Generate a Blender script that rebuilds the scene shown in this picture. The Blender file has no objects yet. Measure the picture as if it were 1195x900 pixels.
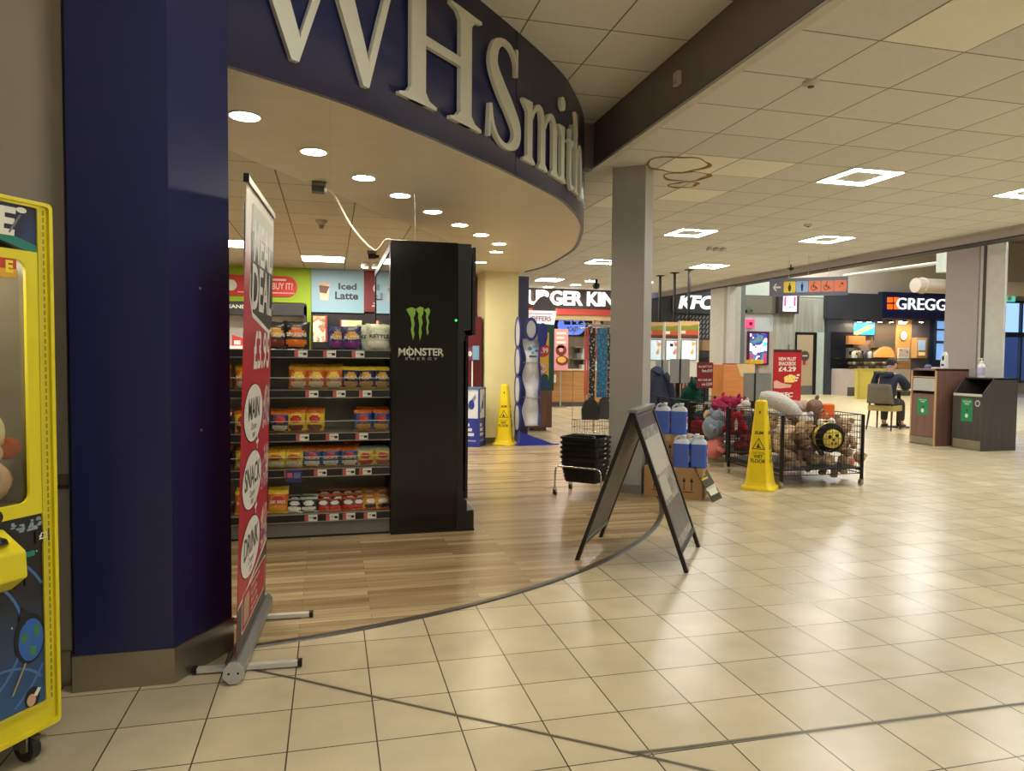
import bpy, math, random
from mathutils import Vector, Matrix
random.seed(7)
SC = bpy.context.scene
COL = SC.collection
PI = math.pi

# ---------------------------------------------------------------- camera model (metres; floor z = 0)
EYE = Vector((0, 0, 1.3464))
FPX, YAW, PITCH, ROLL = 835.0, 0.248144, 0.041515, 0.0083237
_sy, _cy, _sp, _cp = math.sin(YAW), math.cos(YAW), math.sin(PITCH), math.cos(PITCH)
_R = Vector((_cy, -_sy, 0)); _F = Vector((_sy, _cy, 0)); _U = Vector((0, 0, 1))
FWD = _F * _cp - _U * _sp
_U2 = _U * _cp + _F * _sp
RGT = _R * math.cos(ROLL) + _U2 * math.sin(ROLL)
UPV = _U2 * math.cos(ROLL) - _R * math.sin(ROLL)


def ray(x, y):
    return FWD + RGT * ((x - 597.5) / FPX) - UPV * ((y - 450) / FPX)


def Pz(x, y, z=0.0):
    d = ray(x, y); return EYE + d * ((z - EYE.z) / d.z)


def Py(x, y, v):
    d = ray(x, y); return EYE + d * (v / d.y)


def Px(x, y, u):
    d = ray(x, y); return EYE + d * (u / d.x)


cam = bpy.data.cameras.new('camera')
cam.sensor_fit = 'HORIZONTAL'; cam.sensor_width = 36; cam.lens = FPX * 36 / 1195
cam.clip_start = 0.05; cam.clip_end = 200
camo = bpy.data.objects.new('camera', cam); COL.objects.link(camo)
m = Matrix.Identity(4)
for k, c in enumerate((RGT, UPV, -FWD, EYE)):
    for r in range(3): m[r][k] = c[r]
camo.matrix_world = m
SC.camera = camo
SC.view_settings.view_transform = 'Standard'
SC.view_settings.look = 'None'
SC.view_settings.gamma = 1
SC.view_settings.use_curve_mapping = False
SC.view_settings.exposure = 1.25
SC.cycles.use_denoising = True
SC.cycles.max_bounces = 7
SC.cycles.diffuse_bounces = 4
SC.cycles.sample_clamp_indirect = 6


# ---------------------------------------------------------------- materials
def lin(c):
    o = []
    for v in c:
        v /= 255.0
        o.append(v / 12.92 if v <= 0.04045 else ((v + 0.055) / 1.055) ** 2.4)
    return (*o, 1)


MATS = {}


def M(name, rgb, rough=.5, metal=0., spec=.5, noise=.06, scale=9, emit=0., trans=0., bump=0., alpha=1.):
    if name in MATS: return MATS[name]
    if emit < 5: emit *= .4
    mt = bpy.data.materials.new(name); mt.use_nodes = True
    nt = mt.node_tree; b = nt.nodes['Principled BSDF']
    c = lin(rgb)
    b.inputs['Roughness'].default_value = rough; b.inputs['Metallic'].default_value = metal
    b.inputs['Specular IOR Level'].default_value = spec
    b.inputs['Transmission Weight'].default_value = trans
    b.inputs['Alpha'].default_value = alpha
    if emit:
        b.inputs['Base Color'].default_value = c
        b.inputs['Emission Color'].default_value = c; b.inputs['Emission Strength'].default_value = emit
    else:
        tc = nt.nodes.new('ShaderNodeTexCoord'); nz = nt.nodes.new('ShaderNodeTexNoise')
        nz.inputs['Scale'].default_value = scale; nz.inputs['Detail'].default_value = 4
        nt.links.new(tc.outputs['Object'], nz.inputs['Vector'])
        mx = nt.nodes.new('ShaderNodeMix'); mx.data_type = 'RGBA'
        nt.links.new(nz.outputs['Fac'], mx.inputs[0])
        mx.inputs[6].default_value = (*[max(0, v * (1 - noise * 2)) for v in c[:3]], 1)
        mx.inputs[7].default_value = (*[min(1, v * (1 + noise * 2)) for v in c[:3]], 1)
        nt.links.new(mx.outputs[2], b.inputs['Base Color'])
        if bump:
            bp = nt.nodes.new('ShaderNodeBump'); bp.inputs['Strength'].default_value = bump
            bp.inputs['Distance'].default_value = .01
            nt.links.new(nz.outputs['Fac'], bp.inputs['Height']); nt.links.new(bp.outputs['Normal'], b.inputs['Normal'])
    MATS[name] = mt
    return mt


def glassmat(name, rgb, a=.12, rough=.03):
    """thin pane: mostly clear, with a surface reflection"""
    if name in MATS: return MATS[name]
    mt = bpy.data.materials.new(name); mt.use_nodes = True; nt = mt.node_tree
    nt.nodes.remove(nt.nodes['Principled BSDF'])
    tr = nt.nodes.new('ShaderNodeBsdfTransparent'); gl = nt.nodes.new('ShaderNodeBsdfGlossy'); mx = nt.nodes.new('ShaderNodeMixShader')
    tr.inputs[0].default_value = lin(rgb); gl.inputs['Roughness'].default_value = rough
    mx.inputs[0].default_value = a
    nt.links.new(tr.outputs[0], mx.inputs[1]); nt.links.new(gl.outputs[0], mx.inputs[2])
    nt.links.new(mx.outputs[0], nt.nodes['Material Output'].inputs[0])
    MATS[name] = mt
    return mt


def gridmat(name, c1, c2, line, w, h, mortar, ox, oy, rough=.35, offset=0., spec=.5, stretch=None, bias=0., noise=.12, nscale=3.0, bump=.25, axes='xy'):
    """a rectangular grid of slabs (tiles, planks, ceiling tiles) on object coordinates"""
    mt = bpy.data.materials.new(name); mt.use_nodes = True; nt = mt.node_tree; b = nt.nodes['Principled BSDF']
    b.inputs['Roughness'].default_value = rough; b.inputs['Specular IOR Level'].default_value = spec
    tc = nt.nodes.new('ShaderNodeTexCoord'); mp = nt.nodes.new('ShaderNodeMapping')
    mp.inputs['Location'].default_value = (-ox, -oy, 0)
    src = tc.outputs['Object']
    if axes != 'xy':
        sp = nt.nodes.new('ShaderNodeSeparateXYZ'); cb = nt.nodes.new('ShaderNodeCombineXYZ')
        nt.links.new(src, sp.inputs[0])
        nt.links.new(sp.outputs['XYZ'.index(axes[0].upper())], cb.inputs[0]); nt.links.new(sp.outputs['XYZ'.index(axes[1].upper())], cb.inputs[1])
        src = cb.outputs[0]
    nt.links.new(src, mp.inputs['Vector'])
    br = nt.nodes.new('ShaderNodeTexBrick'); br.offset = offset; br.offset_frequency = 2; br.squash = 1
    br.inputs['Scale'].default_value = 1; br.inputs['Brick Width'].default_value = w; br.inputs['Row Height'].default_value = h
    br.inputs['Mortar Size'].default_value = mortar; br.inputs['Mortar Smooth'].default_value = .1; br.inputs['Bias'].default_value = bias
    br.inputs['Color1'].default_value = lin(c1); br.inputs['Color2'].default_value = lin(c2); br.inputs['Mortar'].default_value = lin(line)
    nt.links.new(mp.outputs[0], br.inputs['Vector'])
    nz = nt.nodes.new('ShaderNodeTexNoise'); nz.inputs['Scale'].default_value = nscale; nz.inputs['Detail'].default_value = 6
    if stretch:
        m2 = nt.nodes.new('ShaderNodeMapping'); m2.inputs['Scale'].default_value = stretch
        nt.links.new(src, m2.inputs['Vector']); nt.links.new(m2.outputs[0], nz.inputs['Vector'])
    else:
        nt.links.new(src, nz.inputs['Vector'])
    rp = nt.nodes.new('ShaderNodeMapRange'); rp.inputs['From Min'].default_value = .3; rp.inputs['From Max'].default_value = .7
    rp.inputs['To Min'].default_value = 1 - noise; rp.inputs['To Max'].default_value = 1 + noise
    nt.links.new(nz.outputs['Fac'], rp.inputs[0])
    mx = nt.nodes.new('ShaderNodeMix'); mx.data_type = 'RGBA'; mx.blend_type = 'MULTIPLY'; mx.inputs[0].default_value = 1
    nt.links.new(br.outputs['Color'], mx.inputs[6]); nt.links.new(rp.outputs[0], mx.inputs[7])
    nt.links.new(mx.outputs[2], b.inputs['Base Color'])
    if bump:
        iv = nt.nodes.new('ShaderNodeMath'); iv.operation = 'SUBTRACT'; iv.inputs[0].default_value = 1
        nt.links.new(br.outputs['Fac'], iv.inputs[1])
        bp = nt.nodes.new('ShaderNodeBump'); bp.inputs['Strength'].default_value = bump; bp.inputs['Distance'].default_value = .004
        nt.links.new(iv.outputs[0], bp.inputs['Height']); nt.links.new(bp.outputs['Normal'], b.inputs['Normal'])
    MATS[name] = mt
    return mt


def woodmat(name, c1, c2, rough=.45, scale=(40, 40, 1.5)):
    """straight-grained laminate"""
    mt = bpy.data.materials.new(name); mt.use_nodes = True; nt = mt.node_tree; b = nt.nodes['Principled BSDF']
    b.inputs['Roughness'].default_value = rough
    tc = nt.nodes.new('ShaderNodeTexCoord'); mp = nt.nodes.new('ShaderNodeMapping'); mp.inputs['Scale'].default_value = scale
    nz = nt.nodes.new('ShaderNodeTexNoise'); nz.inputs['Scale'].default_value = 1; nz.inputs['Detail'].default_value = 5
    nt.links.new(tc.outputs['Object'], mp.inputs[0]); nt.links.new(mp.outputs[0], nz.inputs['Vector'])
    cr = nt.nodes.new('ShaderNodeValToRGB'); cr.color_ramp.elements[0].position = .3; cr.color_ramp.elements[1].position = .7
    cr.color_ramp.elements[0].color = lin(c1); cr.color_ramp.elements[1].color = lin(c2)
    nt.links.new(nz.outputs['Fac'], cr.inputs[0]); nt.links.new(cr.outputs[0], b.inputs['Base Color'])
    MATS[name] = mt
    return mt


def blotmat(name, cols, scale=6., rough=.5, emit=0., bands=False):
    """printed picture: large soft patches of several colours"""
    mt = bpy.data.materials.new(name); mt.use_nodes = True; nt = mt.node_tree; b = nt.nodes['Principled BSDF']
    b.inputs['Roughness'].default_value = rough
    tc = nt.nodes.new('ShaderNodeTexCoord')
    nz = nt.nodes.new('ShaderNodeTexNoise'); nz.inputs['Scale'].default_value = scale; nz.inputs['Detail'].default_value = 2
    nt.links.new(tc.outputs['Object'], nz.inputs['Vector'])
    cr = nt.nodes.new('ShaderNodeValToRGB'); cr.color_ramp.interpolation = 'CONSTANT' if bands else 'LINEAR'
    n = len(cols)
    cr.color_ramp.elements[0].color = lin(cols[0]); cr.color_ramp.elements[0].position = .3
    cr.color_ramp.elements[1].color = lin(cols[-1]); cr.color_ramp.elements[1].position = .7
    for i in range(1, n - 1):
        e = cr.color_ramp.elements.new(.3 + .4 * i / (n - 1)); e.color = lin(cols[i])
    nt.links.new(nz.outputs['Fac'], cr.inputs[0])
    nt.links.new(cr.outputs[0], b.inputs['Base Color'])
    if emit:
        nt.links.new(cr.outputs[0], b.inputs['Emission Color']); b.inputs['Emission Strength'].default_value = emit * .4
    MATS[name] = mt
    return mt


# ---------------------------------------------------------------- mesh builder
def FR(o, u, v):
    """frame: local x -> u, local y -> v, local z -> u x v, origin o"""
    u = Vector(u).normalized(); v = Vector(v).normalized(); n = u.cross(v).normalized(); v = n.cross(u)
    m = Matrix.Identity(4)
    for k, c in enumerate((u, v, n, Vector(o))):
        for r in range(3): m[r][k] = c[r]
    return m


def RZ(a, o=(0, 0, 0)):
    return Matrix.Translation(Vector(o)) @ Matrix.Rotation(a, 4, 'Z')


_TXT = {}


def text_mesh(s, depth, bold, align, spacing):
    key = (s, round(depth, 5), bold, align, spacing)
    if key not in _TXT:
        cu = bpy.data.curves.new('lettering', 'FONT'); cu.body = s; cu.size = 1; cu.extrude = depth / 2
        cu.offset = bold; cu.align_x = align; cu.align_y = 'CENTER'; cu.space_character = spacing; cu.resolution_u = 3
        ob = bpy.data.objects.new('lettering', cu); COL.objects.link(ob)
        me = ob.to_mesh()
        _TXT[key] = ([v.co.copy() for v in me.vertices], [list(p.vertices) for p in me.polygons])
        ob.to_mesh_clear(); COL.objects.unlink(ob); bpy.data.objects.remove(ob); bpy.data.curves.remove(cu)
    return _TXT[key]


class MB:
    def __init__(s, T=None):
        s.v, s.f, s.m, s.sm, s.mats = [], [], [], [], []
        s.T = T or Matrix.Identity(4)

    def add(s, vs, fs, mat, smooth=False, T=None):
        T = s.T @ T if T is not None else s.T
        if mat not in s.mats: s.mats.append(mat)
        k = s.mats.index(mat); o = len(s.v)
        s.v += [T @ Vector(p) for p in vs]
        for f in fs:
            s.f.append([i + o for i in f]); s.m.append(k); s.sm.append(smooth)
        return s

    def box(s, x0, y0, z0, x1, y1, z1, mat, T=None):
        vs = [(x, y, z) for z in (z0, z1) for y in (y0, y1) for x in (x0, x1)]
        return s.add(vs, [(0, 2, 3, 1), (4, 5, 7, 6), (0, 1, 5, 4), (2, 6, 7, 3), (0, 4, 6, 2), (1, 3, 7, 5)], mat, T=T)

    def prism(s, pts, d0, d1, mat, T=None, mside=None):
        """polygon in the frame's xy plane from z = d0 to z = d1 (counter-clockwise points)"""
        n = len(pts)
        vs = [(x, y, d0) for x, y in pts] + [(x, y, d1) for x, y in pts]
        s.add(vs, [tuple(range(n - 1, -1, -1)), tuple(range(n, 2 * n))], mat, T=T)
        s.add(vs, [(i, (i + 1) % n, n + (i + 1) % n, n + i) for i in range(n)], mside or mat, T=T)
        return s

    def ngon(s, pts, mat, T=None):
        return s.add([(p[0], p[1], p[2] if len(p) > 2 else 0) for p in pts], [tuple(range(len(pts)))], mat, T=T)

    def rect(s, x0, y0, x1, y1, mat, T=None, z=0.):
        return s.add([(x0, y0, z), (x1, y0, z), (x1, y1, z), (x0, y1, z)], [(0, 1, 2, 3)], mat, T=T)

    def ellipse(s, cx, cy, rx, ry, mat, T=None, z=0., n=24, d=0.):
        pts = [(cx + rx * math.cos(2 * PI * i / n), cy + ry * math.sin(2 * PI * i / n)) for i in range(n)]
        if d: return s.prism(pts, z, z + d, mat, T=T)
        return s.ngon([(x, y, z) for x, y in pts], mat, T=T)

    def rrect(s, x0, y0, x1, y1, r, mat, T=None, z=0., d=0., n=5):
        pts = []
        for cx, cy, a in ((x1 - r, y0 + r, -90), (x1 - r, y1 - r, 0), (x0 + r, y1 - r, 90), (x0 + r, y0 + r, 180)):
            for i in range(n + 1):
                t = math.radians(a + 90 * i / n); pts.append((cx + r * math.cos(t), cy + r * math.sin(t)))
        if d: return s.prism(pts, z, z + d, mat, T=T)
        return s.ngon([(x, y, z) for x, y in pts], mat, T=T)

    def ring(s, pin, pout, d0, d1, mat, T=None):
        """a flat closed frame between two loops of the same count"""
        n = len(pin)
        vs = [(x, y, d1) for x, y in pout] + [(x, y, d1) for x, y in pin] + [(x, y, d0) for x, y in pout] + [(x, y, d0) for x, y in pin]
        fs = []
        for i in range(n):
            j = (i + 1) % n
            fs += [(i, j, n + j, n + i), (2 * n + j, 2 * n + i, 3 * n + i, 3 * n + j), (i, 2 * n + i, 2 * n + j, j), (n + j, 3 * n + j, 3 * n + i, n + i)]
        return s.add(vs, fs, mat, T=T)

    def tube(s, pts, r, mat, n=8, closed=False, T=None, smooth=True):
        pts = [Vector(p) for p in pts]; N = len(pts); rs = r if isinstance(r, (list, tuple)) else [r] * N
        vs, fs = [], []
        prev = None
        for i, p in enumerate(pts):
            if closed: t = pts[(i + 1) % N] - pts[i - 1]
            else: t = pts[min(i + 1, N - 1)] - pts[max(i - 1, 0)]
            t.normalize()
            if prev is None:
                a = Vector((0, 0, 1)) if abs(t.z) < .9 else Vector((1, 0, 0))
                u = t.cross(a).normalized()
            else:
                u = (prev - t * prev.dot(t)).normalized()
            prev = u; w = t.cross(u)
            for k in range(n):
                an = 2 * PI * k / n
                vs.append(p + (u * math.cos(an) + w * math.sin(an)) * rs[i])
        for i in range(N if closed else N - 1):
            j = (i + 1) % N
            for k in range(n):
                l = (k + 1) % n
                fs.append((i * n + k, i * n + l, j * n + l, j * n + k))
        s.add(vs, fs, mat, smooth, T=T)
        if not closed:
            s.add(vs[:n], [tuple(range(n - 1, -1, -1))], mat, T=T); s.add(vs[-n:], [tuple(range(n))], mat, T=T)
        return s

    def lathe(s, prof, mat, n=24, T=None, smooth=True):
        vs, fs = [], []
        for r, z in prof:
            for k in range(n):
                a = 2 * PI * k / n; vs.append((r * math.cos(a), r * math.sin(a), z))
        for i in range(len(prof) - 1):
            for k in range(n):
                l = (k + 1) % n; fs.append((i * n + k, i * n + l, (i + 1) * n + l, (i + 1) * n + k))
        s.add(vs, fs, mat, smooth, T=T)
        if prof[0][0] > 1e-5: s.add(vs[:n], [tuple(range(n - 1, -1, -1))], mat, T=T)
        if prof[-1][0] > 1e-5: s.add(vs[-n:], [tuple(range(n))], mat, T=T)
        return s

    def ell(s, c, r, mat, T=None, nu=16, nv=10, lump=0., seed=0):
        rnd = random.Random(seed); ph = [rnd.uniform(0, 6) for _ in range(6)]
        vs, fs = [], []
        for j in range(nv + 1):
            th = PI * j / nv
            for k in range(nu):
                a = 2 * PI * k / nu
                q = 1 + lump * (math.sin(3 * a + ph[0]) * math.sin(2 * th + ph[1]) + .6 * math.sin(5 * a + ph[2]) * math.sin(4 * th + ph[3])) * math.sin(th)
                vs.append((c[0] + r[0] * q * math.sin(th) * math.cos(a), c[1] + r[1] * q * math.sin(th) * math.sin(a), c[2] + r[2] * q * math.cos(th)))
        for j in range(nv):
            for k in range(nu):
                l = (k + 1) % nu; fs.append((j * nu + k, (j + 1) * nu + k, (j + 1) * nu + l, j * nu + l))
        return s.add(vs, fs, mat, True, T=T)

    def text(s, t, size, mat, T=None, x=0., y=0., z=.001, depth=0., bold=0., align='CENTER', spacing=1., sx=1., shear=0.):
        vs, fs = text_mesh(t, depth / size if size else 0, bold, align, spacing)
        return s.add([((v.x + shear * v.y) * size * sx + x, v.y * size + y, v.z * size + z + depth / 2) for v in vs], fs, mat, T=T)

    def fit(s, t, x0, y0, x1, y1, mat, T=None, z=.001, depth=0., bold=0.02, shear=0., spacing=1.):
        """lettering stretched to fill a rectangle of the frame"""
        vs, fs = text_mesh(t, depth, bold, 'CENTER', spacing)
        xs = [v.x + shear * v.y for v in vs]; ys = [v.y for v in vs]
        a, b_, c, d = min(xs), max(xs), min(ys), max(ys)
        return s.add([(x0 + (v.x + shear * v.y - a) / (b_ - a) * (x1 - x0), y0 + (v.y - c) / (d - c) * (y1 - y0), v.z + z + depth / 2) for v in vs], fs, mat, T=T)

    def build(s, name, parent=None, bevel=0., subsurf=0, loc=None, rotz=0., weld=False):
        me = bpy.data.meshes.new(name); me.from_pydata([tuple(v) for v in s.v], [], s.f)
        for mt in s.mats: me.materials.append(mt)
        me.polygons.foreach_set('material_index', s.m); me.polygons.foreach_set('use_smooth', s.sm)
        me.update()
        ob = bpy.data.objects.new(name, me); COL.objects.link(ob)
        if parent is not None: ob.parent = parent
        if loc is not None: ob.location = loc
        if rotz: ob.rotation_euler = (0, 0, rotz)
        if weld:
            w = ob.modifiers.new('weld', 'WELD'); w.merge_threshold = .0004
        if bevel:
            b = ob.modifiers.new('edge', 'BEVEL'); b.width = bevel; b.segments = 2; b.limit_method = 'ANGLE'; b.angle_limit = .7
        if subsurf:
            b = ob.modifiers.new('smooth', 'SUBSURF'); b.levels = subsurf; b.render_levels = subsurf
        return ob


def thing(name, label, cat, loc=(0, 0, 0), rotz=0., group=None, rot=None):
    o = bpy.data.objects.new(name, None); COL.objects.link(o); o.empty_display_size = .1
    o.location = loc; o.rotation_euler = rot if rot else (0, 0, rotz)
    o['label'] = label; o['category'] = cat
    if group: o['group'] = group
    return o


def tag(o, label, cat, group=None, kind=None):
    if label: o['label'] = label
    if cat: o['category'] = cat
    if group: o['group'] = group
    if kind: o['kind'] = kind
    return o


def struct(o, label=None):
    o['kind'] = 'structure'
    if label: o['label'] = label
    return o


def dup(root, loc, rotz=None, label=None, group=None, scale=None):
    r = root.copy(); COL.objects.link(r); r.location = loc
    if rotz is not None: r.rotation_euler = (0, 0, rotz)
    if label: r['label'] = label
    if group: r['group'] = group
    if scale: r.scale = scale if isinstance(scale, (tuple, list)) else (scale,) * 3
    for ch in list(root.children):
        c = ch.copy(); COL.objects.link(c); c.parent = r
        for g in list(ch.children):
            d = g.copy(); COL.objects.link(d); d.parent = c
    return r


ORD = ['first', 'second', 'third', 'fourth', 'fifth', 'sixth', 'seventh', 'eighth', 'ninth', 'tenth', 'eleventh', 'twelfth']


def YR(Y, px0, py0, px1, py1):
    """x0, z0, x1, z1 of a picture rectangle on the vertical plane y = Y"""
    a, b_ = Py(px0, py0, Y), Py(px1, py1, Y)
    c, d = Py(px0, py1, Y), Py(px1, py0, Y)
    return (a.x + c.x) / 2, (c.z + b_.z) / 2, (b_.x + d.x) / 2, (a.z + d.z) / 2


def YF(Y): return FR((0, Y, 0), (1, 0, 0), (0, 0, 1))
# ================================================================ SETTING
HC, HL, HS, HF = 3.19, 3.62, 2.68, 3.75      # concourse ceiling, higher ceiling on the left, shop ceiling, food court ceiling
ZS = 2.633                                    # underside of the shop front's curved soffit
white = M('white_plastic', (235, 235, 228), .4)
black = M('black_plastic', (18, 18, 20), .35, noise=.1)
mblack = M('black_metal', (22, 22, 24), .4, .3)
chrome = M('chrome', (200, 200, 200), .18, 1.)
alu = M('aluminium', (176, 176, 172), .35, .9)
steel = M('brushed_steel', (168, 160, 142), .38, .85)
greyp = M('grey_paint', (150, 144, 142), .5)
navy = M('navy_paint', (38, 41, 84), .3, spec=.5, noise=.03)
yellow = M('yellow_plastic', (243, 214, 20), .4, noise=.03)
red = M('red_print', (172, 24, 40), .5)
tilem = gridmat('floor_tiles', (207, 193, 160), (194, 180, 147), (84, 74, 58), .3, .3, .0028, -.1463, 2.479, rough=.26, spec=.38, noise=.1, nscale=4, bump=.3)
plank = gridmat('plank_floor', (192, 170, 130), (144, 119, 85), (104, 84, 58), .95, .062, .0010, .2, 0, rough=.26, offset=.37, spec=.45, stretch=(1.2, 26, 1), noise=.24, nscale=1.6, bump=.12)
ctile = gridmat('ceiling_tiles', (216, 215, 209), (209, 208, 202), (134, 130, 120), .6, .6, .006, 3.0915, 4.179, rough=.9, spec=.1, noise=.03, nscale=20, bump=.4)
ctile_l = gridmat('ceiling_tiles_high', (216, 213, 204), (210, 207, 198), (120, 112, 96), .6, .6, .006, 1.30, 4.77, rough=.9, spec=.1, noise=.03, nscale=20, bump=.4)
ctile_s = gridmat('ceiling_tiles_shop', (212, 206, 190), (206, 200, 184), (134, 126, 108), .6, .6, .006, -.39, 5.34, rough=.9, spec=.1, noise=.04, nscale=20, bump=.4)
soffit_m = gridmat('soffit_boards', (222, 214, 192), (220, 212, 190), (200, 192, 168), 9, .2, .0015, 0, 3.4, rough=.42, spec=.35, noise=.03, bump=.1)
pale_tile = M('pale_ceiling_tile', (236, 234, 222), .9, spec=.1, noise=.02)
stain = M('brown_water_stain', (150, 118, 66), .9, spec=.1, noise=.3, scale=14)
beige = M('beige_wall', (186, 176, 158), .7, noise=.03)
wallgrey = M('grey_brown_wall', (172, 164, 146), .45, noise=.04)
beam_m = M('taupe_beam_paint', (128, 118, 110), .55, noise=.04)
lilac = M('lilac_grey_paint', (172, 162, 160), .55, noise=.03)
trimw = M('off_white_trim', (196, 192, 180), .5)


def catmull(K, n=14):
    K = [Vector(k) for k in K]
    P = [2 * K[0] - K[1]] + K + [2 * K[-1] - K[-2]]; o = []
    for i in range(1, len(P) - 2):
        a, b, c, d = P[i - 1:i + 3]
        for q in range(n):
            t = q / n
            o.append(.5 * ((2 * b) + (c - a) * t + (2 * a - 5 * b + 4 * c - d) * t * t + (3 * b - a - 3 * c + d) * t ** 3))
    o.append(K[-1]); return o


# shop front curve in plan, from the navy pillar round to the navy post
FASC = catmull([(-0.46, 3.42), (0.15, 3.84), (0.94, 4.60), (1.70, 5.44), (2.03, 5.93), (2.32, 6.49), (2.53, 7.05), (2.8, 8.0), (2.92, 8.8), (2.99, 9.9), (2.9, 10.6)])
FLEN = [0.]
for a_, b_ in zip(FASC, FASC[1:]): FLEN.append(FLEN[-1] + (b_ - a_).length)


def fasc_at(s):
    """point and outward normal of the shop front curve at arc length s"""
    s = max(0, min(s, FLEN[-1] - 1e-6))
    i = max(k for k in range(len(FLEN)) if FLEN[k] <= s)
    i = min(i, len(FASC) - 2)
    t = (s - FLEN[i]) / (FLEN[i + 1] - FLEN[i])
    p = FASC[i].lerp(FASC[i + 1], t)
    d0 = (FASC[min(i + 1, len(FASC) - 1)] - FASC[max(i - 1, 0)]).normalized(); d1 = (FASC[min(i + 2, len(FASC) - 1)] - FASC[i]).normalized()
    d = d0.lerp(d1, t).normalized()
    return p, Vector((d.y, -d.x))


# ---- floors
b = MB(); b.rect(-6, -7, 31.2, 23.3, tilem); struct(b.build('floor'))
arc = []
for i in range(61):
    a = math.radians(-96 + 96 * i / 60); arc.append((-.986 + 4.26 * math.cos(a), 7.637 + 4.26 * math.sin(a)))
b = MB(); b.prism(arc + [(3.3, 9), (3.3, 24.5), (-5.5, 24.5), (-5.5, 3.42)], 0.0, .004, plank); o = struct(b.build('floor'), 'brown wood plank floor of the shop')
strip_m = M('dark_threshold_strip', (82, 76, 66), .4, .2)
b = MB()
n = len(arc)
vs = []
for i, (x, y) in enumerate(arc):
    dx, dy = x + .986, y - 7.637; L = math.hypot(dx, dy)
    for r, z in ((4.238, .0045), (4.242, .0075), (4.275, .0075), (4.282, .0005)): vs.append((-.986 + dx / L * r, 7.637 + dy / L * r, z))
b.add(vs, [(i * 4 + k, i * 4 + k + 1, i * 4 + k + 5, i * 4 + k + 4) for i in range(n - 1) for k in range(3)], strip_m)
struct(b.build('trim_1'), 'dark curved threshold strip between wood and tiles')
jm = M('joint_strip', (120, 112, 92), .35, .4); jm2 = M('joint_rubber', (84, 76, 60), .7)


def strip(pts, w, z=.0012):
    b = MB()
    for k0, k1, mt, zz in ((-w, -w * .3, jm, z), (-w * .3, w * .3, jm2, z - .0004), (w * .3, w, jm, z)):
        vs = []
        for i, p in enumerate(pts):
            p = Vector(p); t = (Vector(pts[min(i + 1, len(pts) - 1)]) - Vector(pts[max(i - 1, 0)])).normalized(); nn = Vector((-t.y, t.x))
            for k in (k0, k1): q = p + nn * k; vs.append((q.x, q.y, zz))
        b.add(vs, [(2 * i, 2 * i + 2, 2 * i + 3, 2 * i + 1) for i in range(len(pts) - 1)], mt)
    return b


struct(strip([(-.42, 3.24), (-.307, 3.159), (-.145, 3.045), (.154, 2.815), (.455, 2.59), (.645, 2.455), (.822, 2.325), (.995, 2.197), (1.25, 2.0), (1.6, 1.70), (2.4, 1.0)], .009).build('trim_2'), 'thin metal joint strip crossing the tiles at an angle')
struct(strip([(.985, 2.2), (1.166, 2.192), (2.628, 2.172), (8, 2.1)], .011).build('trim_3'), 'thin metal joint strip running along the tile rows')
pf = M('pale_wood_floor', (206, 188, 140), .3)
b = MB(); b.prism([(9.7, 9.95), (24, 9.95), (24, 23.0), (14.2, 23.0), (10.6, 12.6)], 0, .003, plank_pale := gridmat('pale_planks', (214, 196, 150), (196, 176, 128), (150, 130, 90), 1.2, .14, .0015, 0, 0, rough=.3, offset=.37, stretch=(1, 18, 1), noise=.1, nscale=1.5, bump=.1))
struct(b.build('floor'), 'pale wood floor of the food court')

# ---- ceilings
b = MB(); b.rect(2.503, -7, 9.1, 6.69, ctile, z=HC); b.rect(2.503, 6.69, 9.1, 19.1, ctile, z=HC)
pts = [(2.503, 6.69), (2.503, 19.1), (-5.5, 19.1), (-5.5, 11.75), (2.2, 11.75), (2.2, 6.69)]
b.ngon([(x, y, HC) for x, y in pts], ctile)


def ceil_tile(x, y, mt, z=HC, ox=3.0915, oy=4.179, d=.002):
    i, j = math.floor((x - ox) / .6), math.floor((y - oy) / .6)
    b.box(ox + .6 * i + .008, oy + .6 * j + .008, z - d, ox + .6 * i + .592, oy + .6 * j + .592, z + .001, mt)


for x, y in ((3.35, 3.35), (3.38, 6.2), (3.95, 7.4), (4.2, 6.27), (3.1, 8.1), (3.0, 11.5), (4.0, 12.8)): ceil_tile(x, y, pale_tile)
for cx, cy, r0, r1, sd in ((3.22, 6.33, .13, .3, 1), (3.52, 6.72, .12, .22, 2), (3.66, 7.05, .07, .15, 3)):
    rnd = random.Random(sd); N = 28; pin, pout = [], []
    for i in range(N):
        a = 2 * PI * i / N; q = 1 + .12 * math.sin(2 * a + sd) + .07 * math.sin(5 * a + 2 * sd)
        w = r1 - .035 * (1 + .6 * math.sin(3 * a + sd))
        pin.append((cx + w * q * math.cos(a), cy + w * q * math.sin(a))); pout.append((cx + r1 * q * math.cos(a), cy + r1 * q * math.sin(a)))
    b.ring(pin, pout, HC - .004, HC - .0025, stain)
struct(b.build('ceiling'))
b = MB(); b.rect(-6, -7, 2.503, 6.69, ctile_l, z=HL)
struct(b.build('ceiling'), 'higher tiled ceiling in front of the shop')
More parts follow.
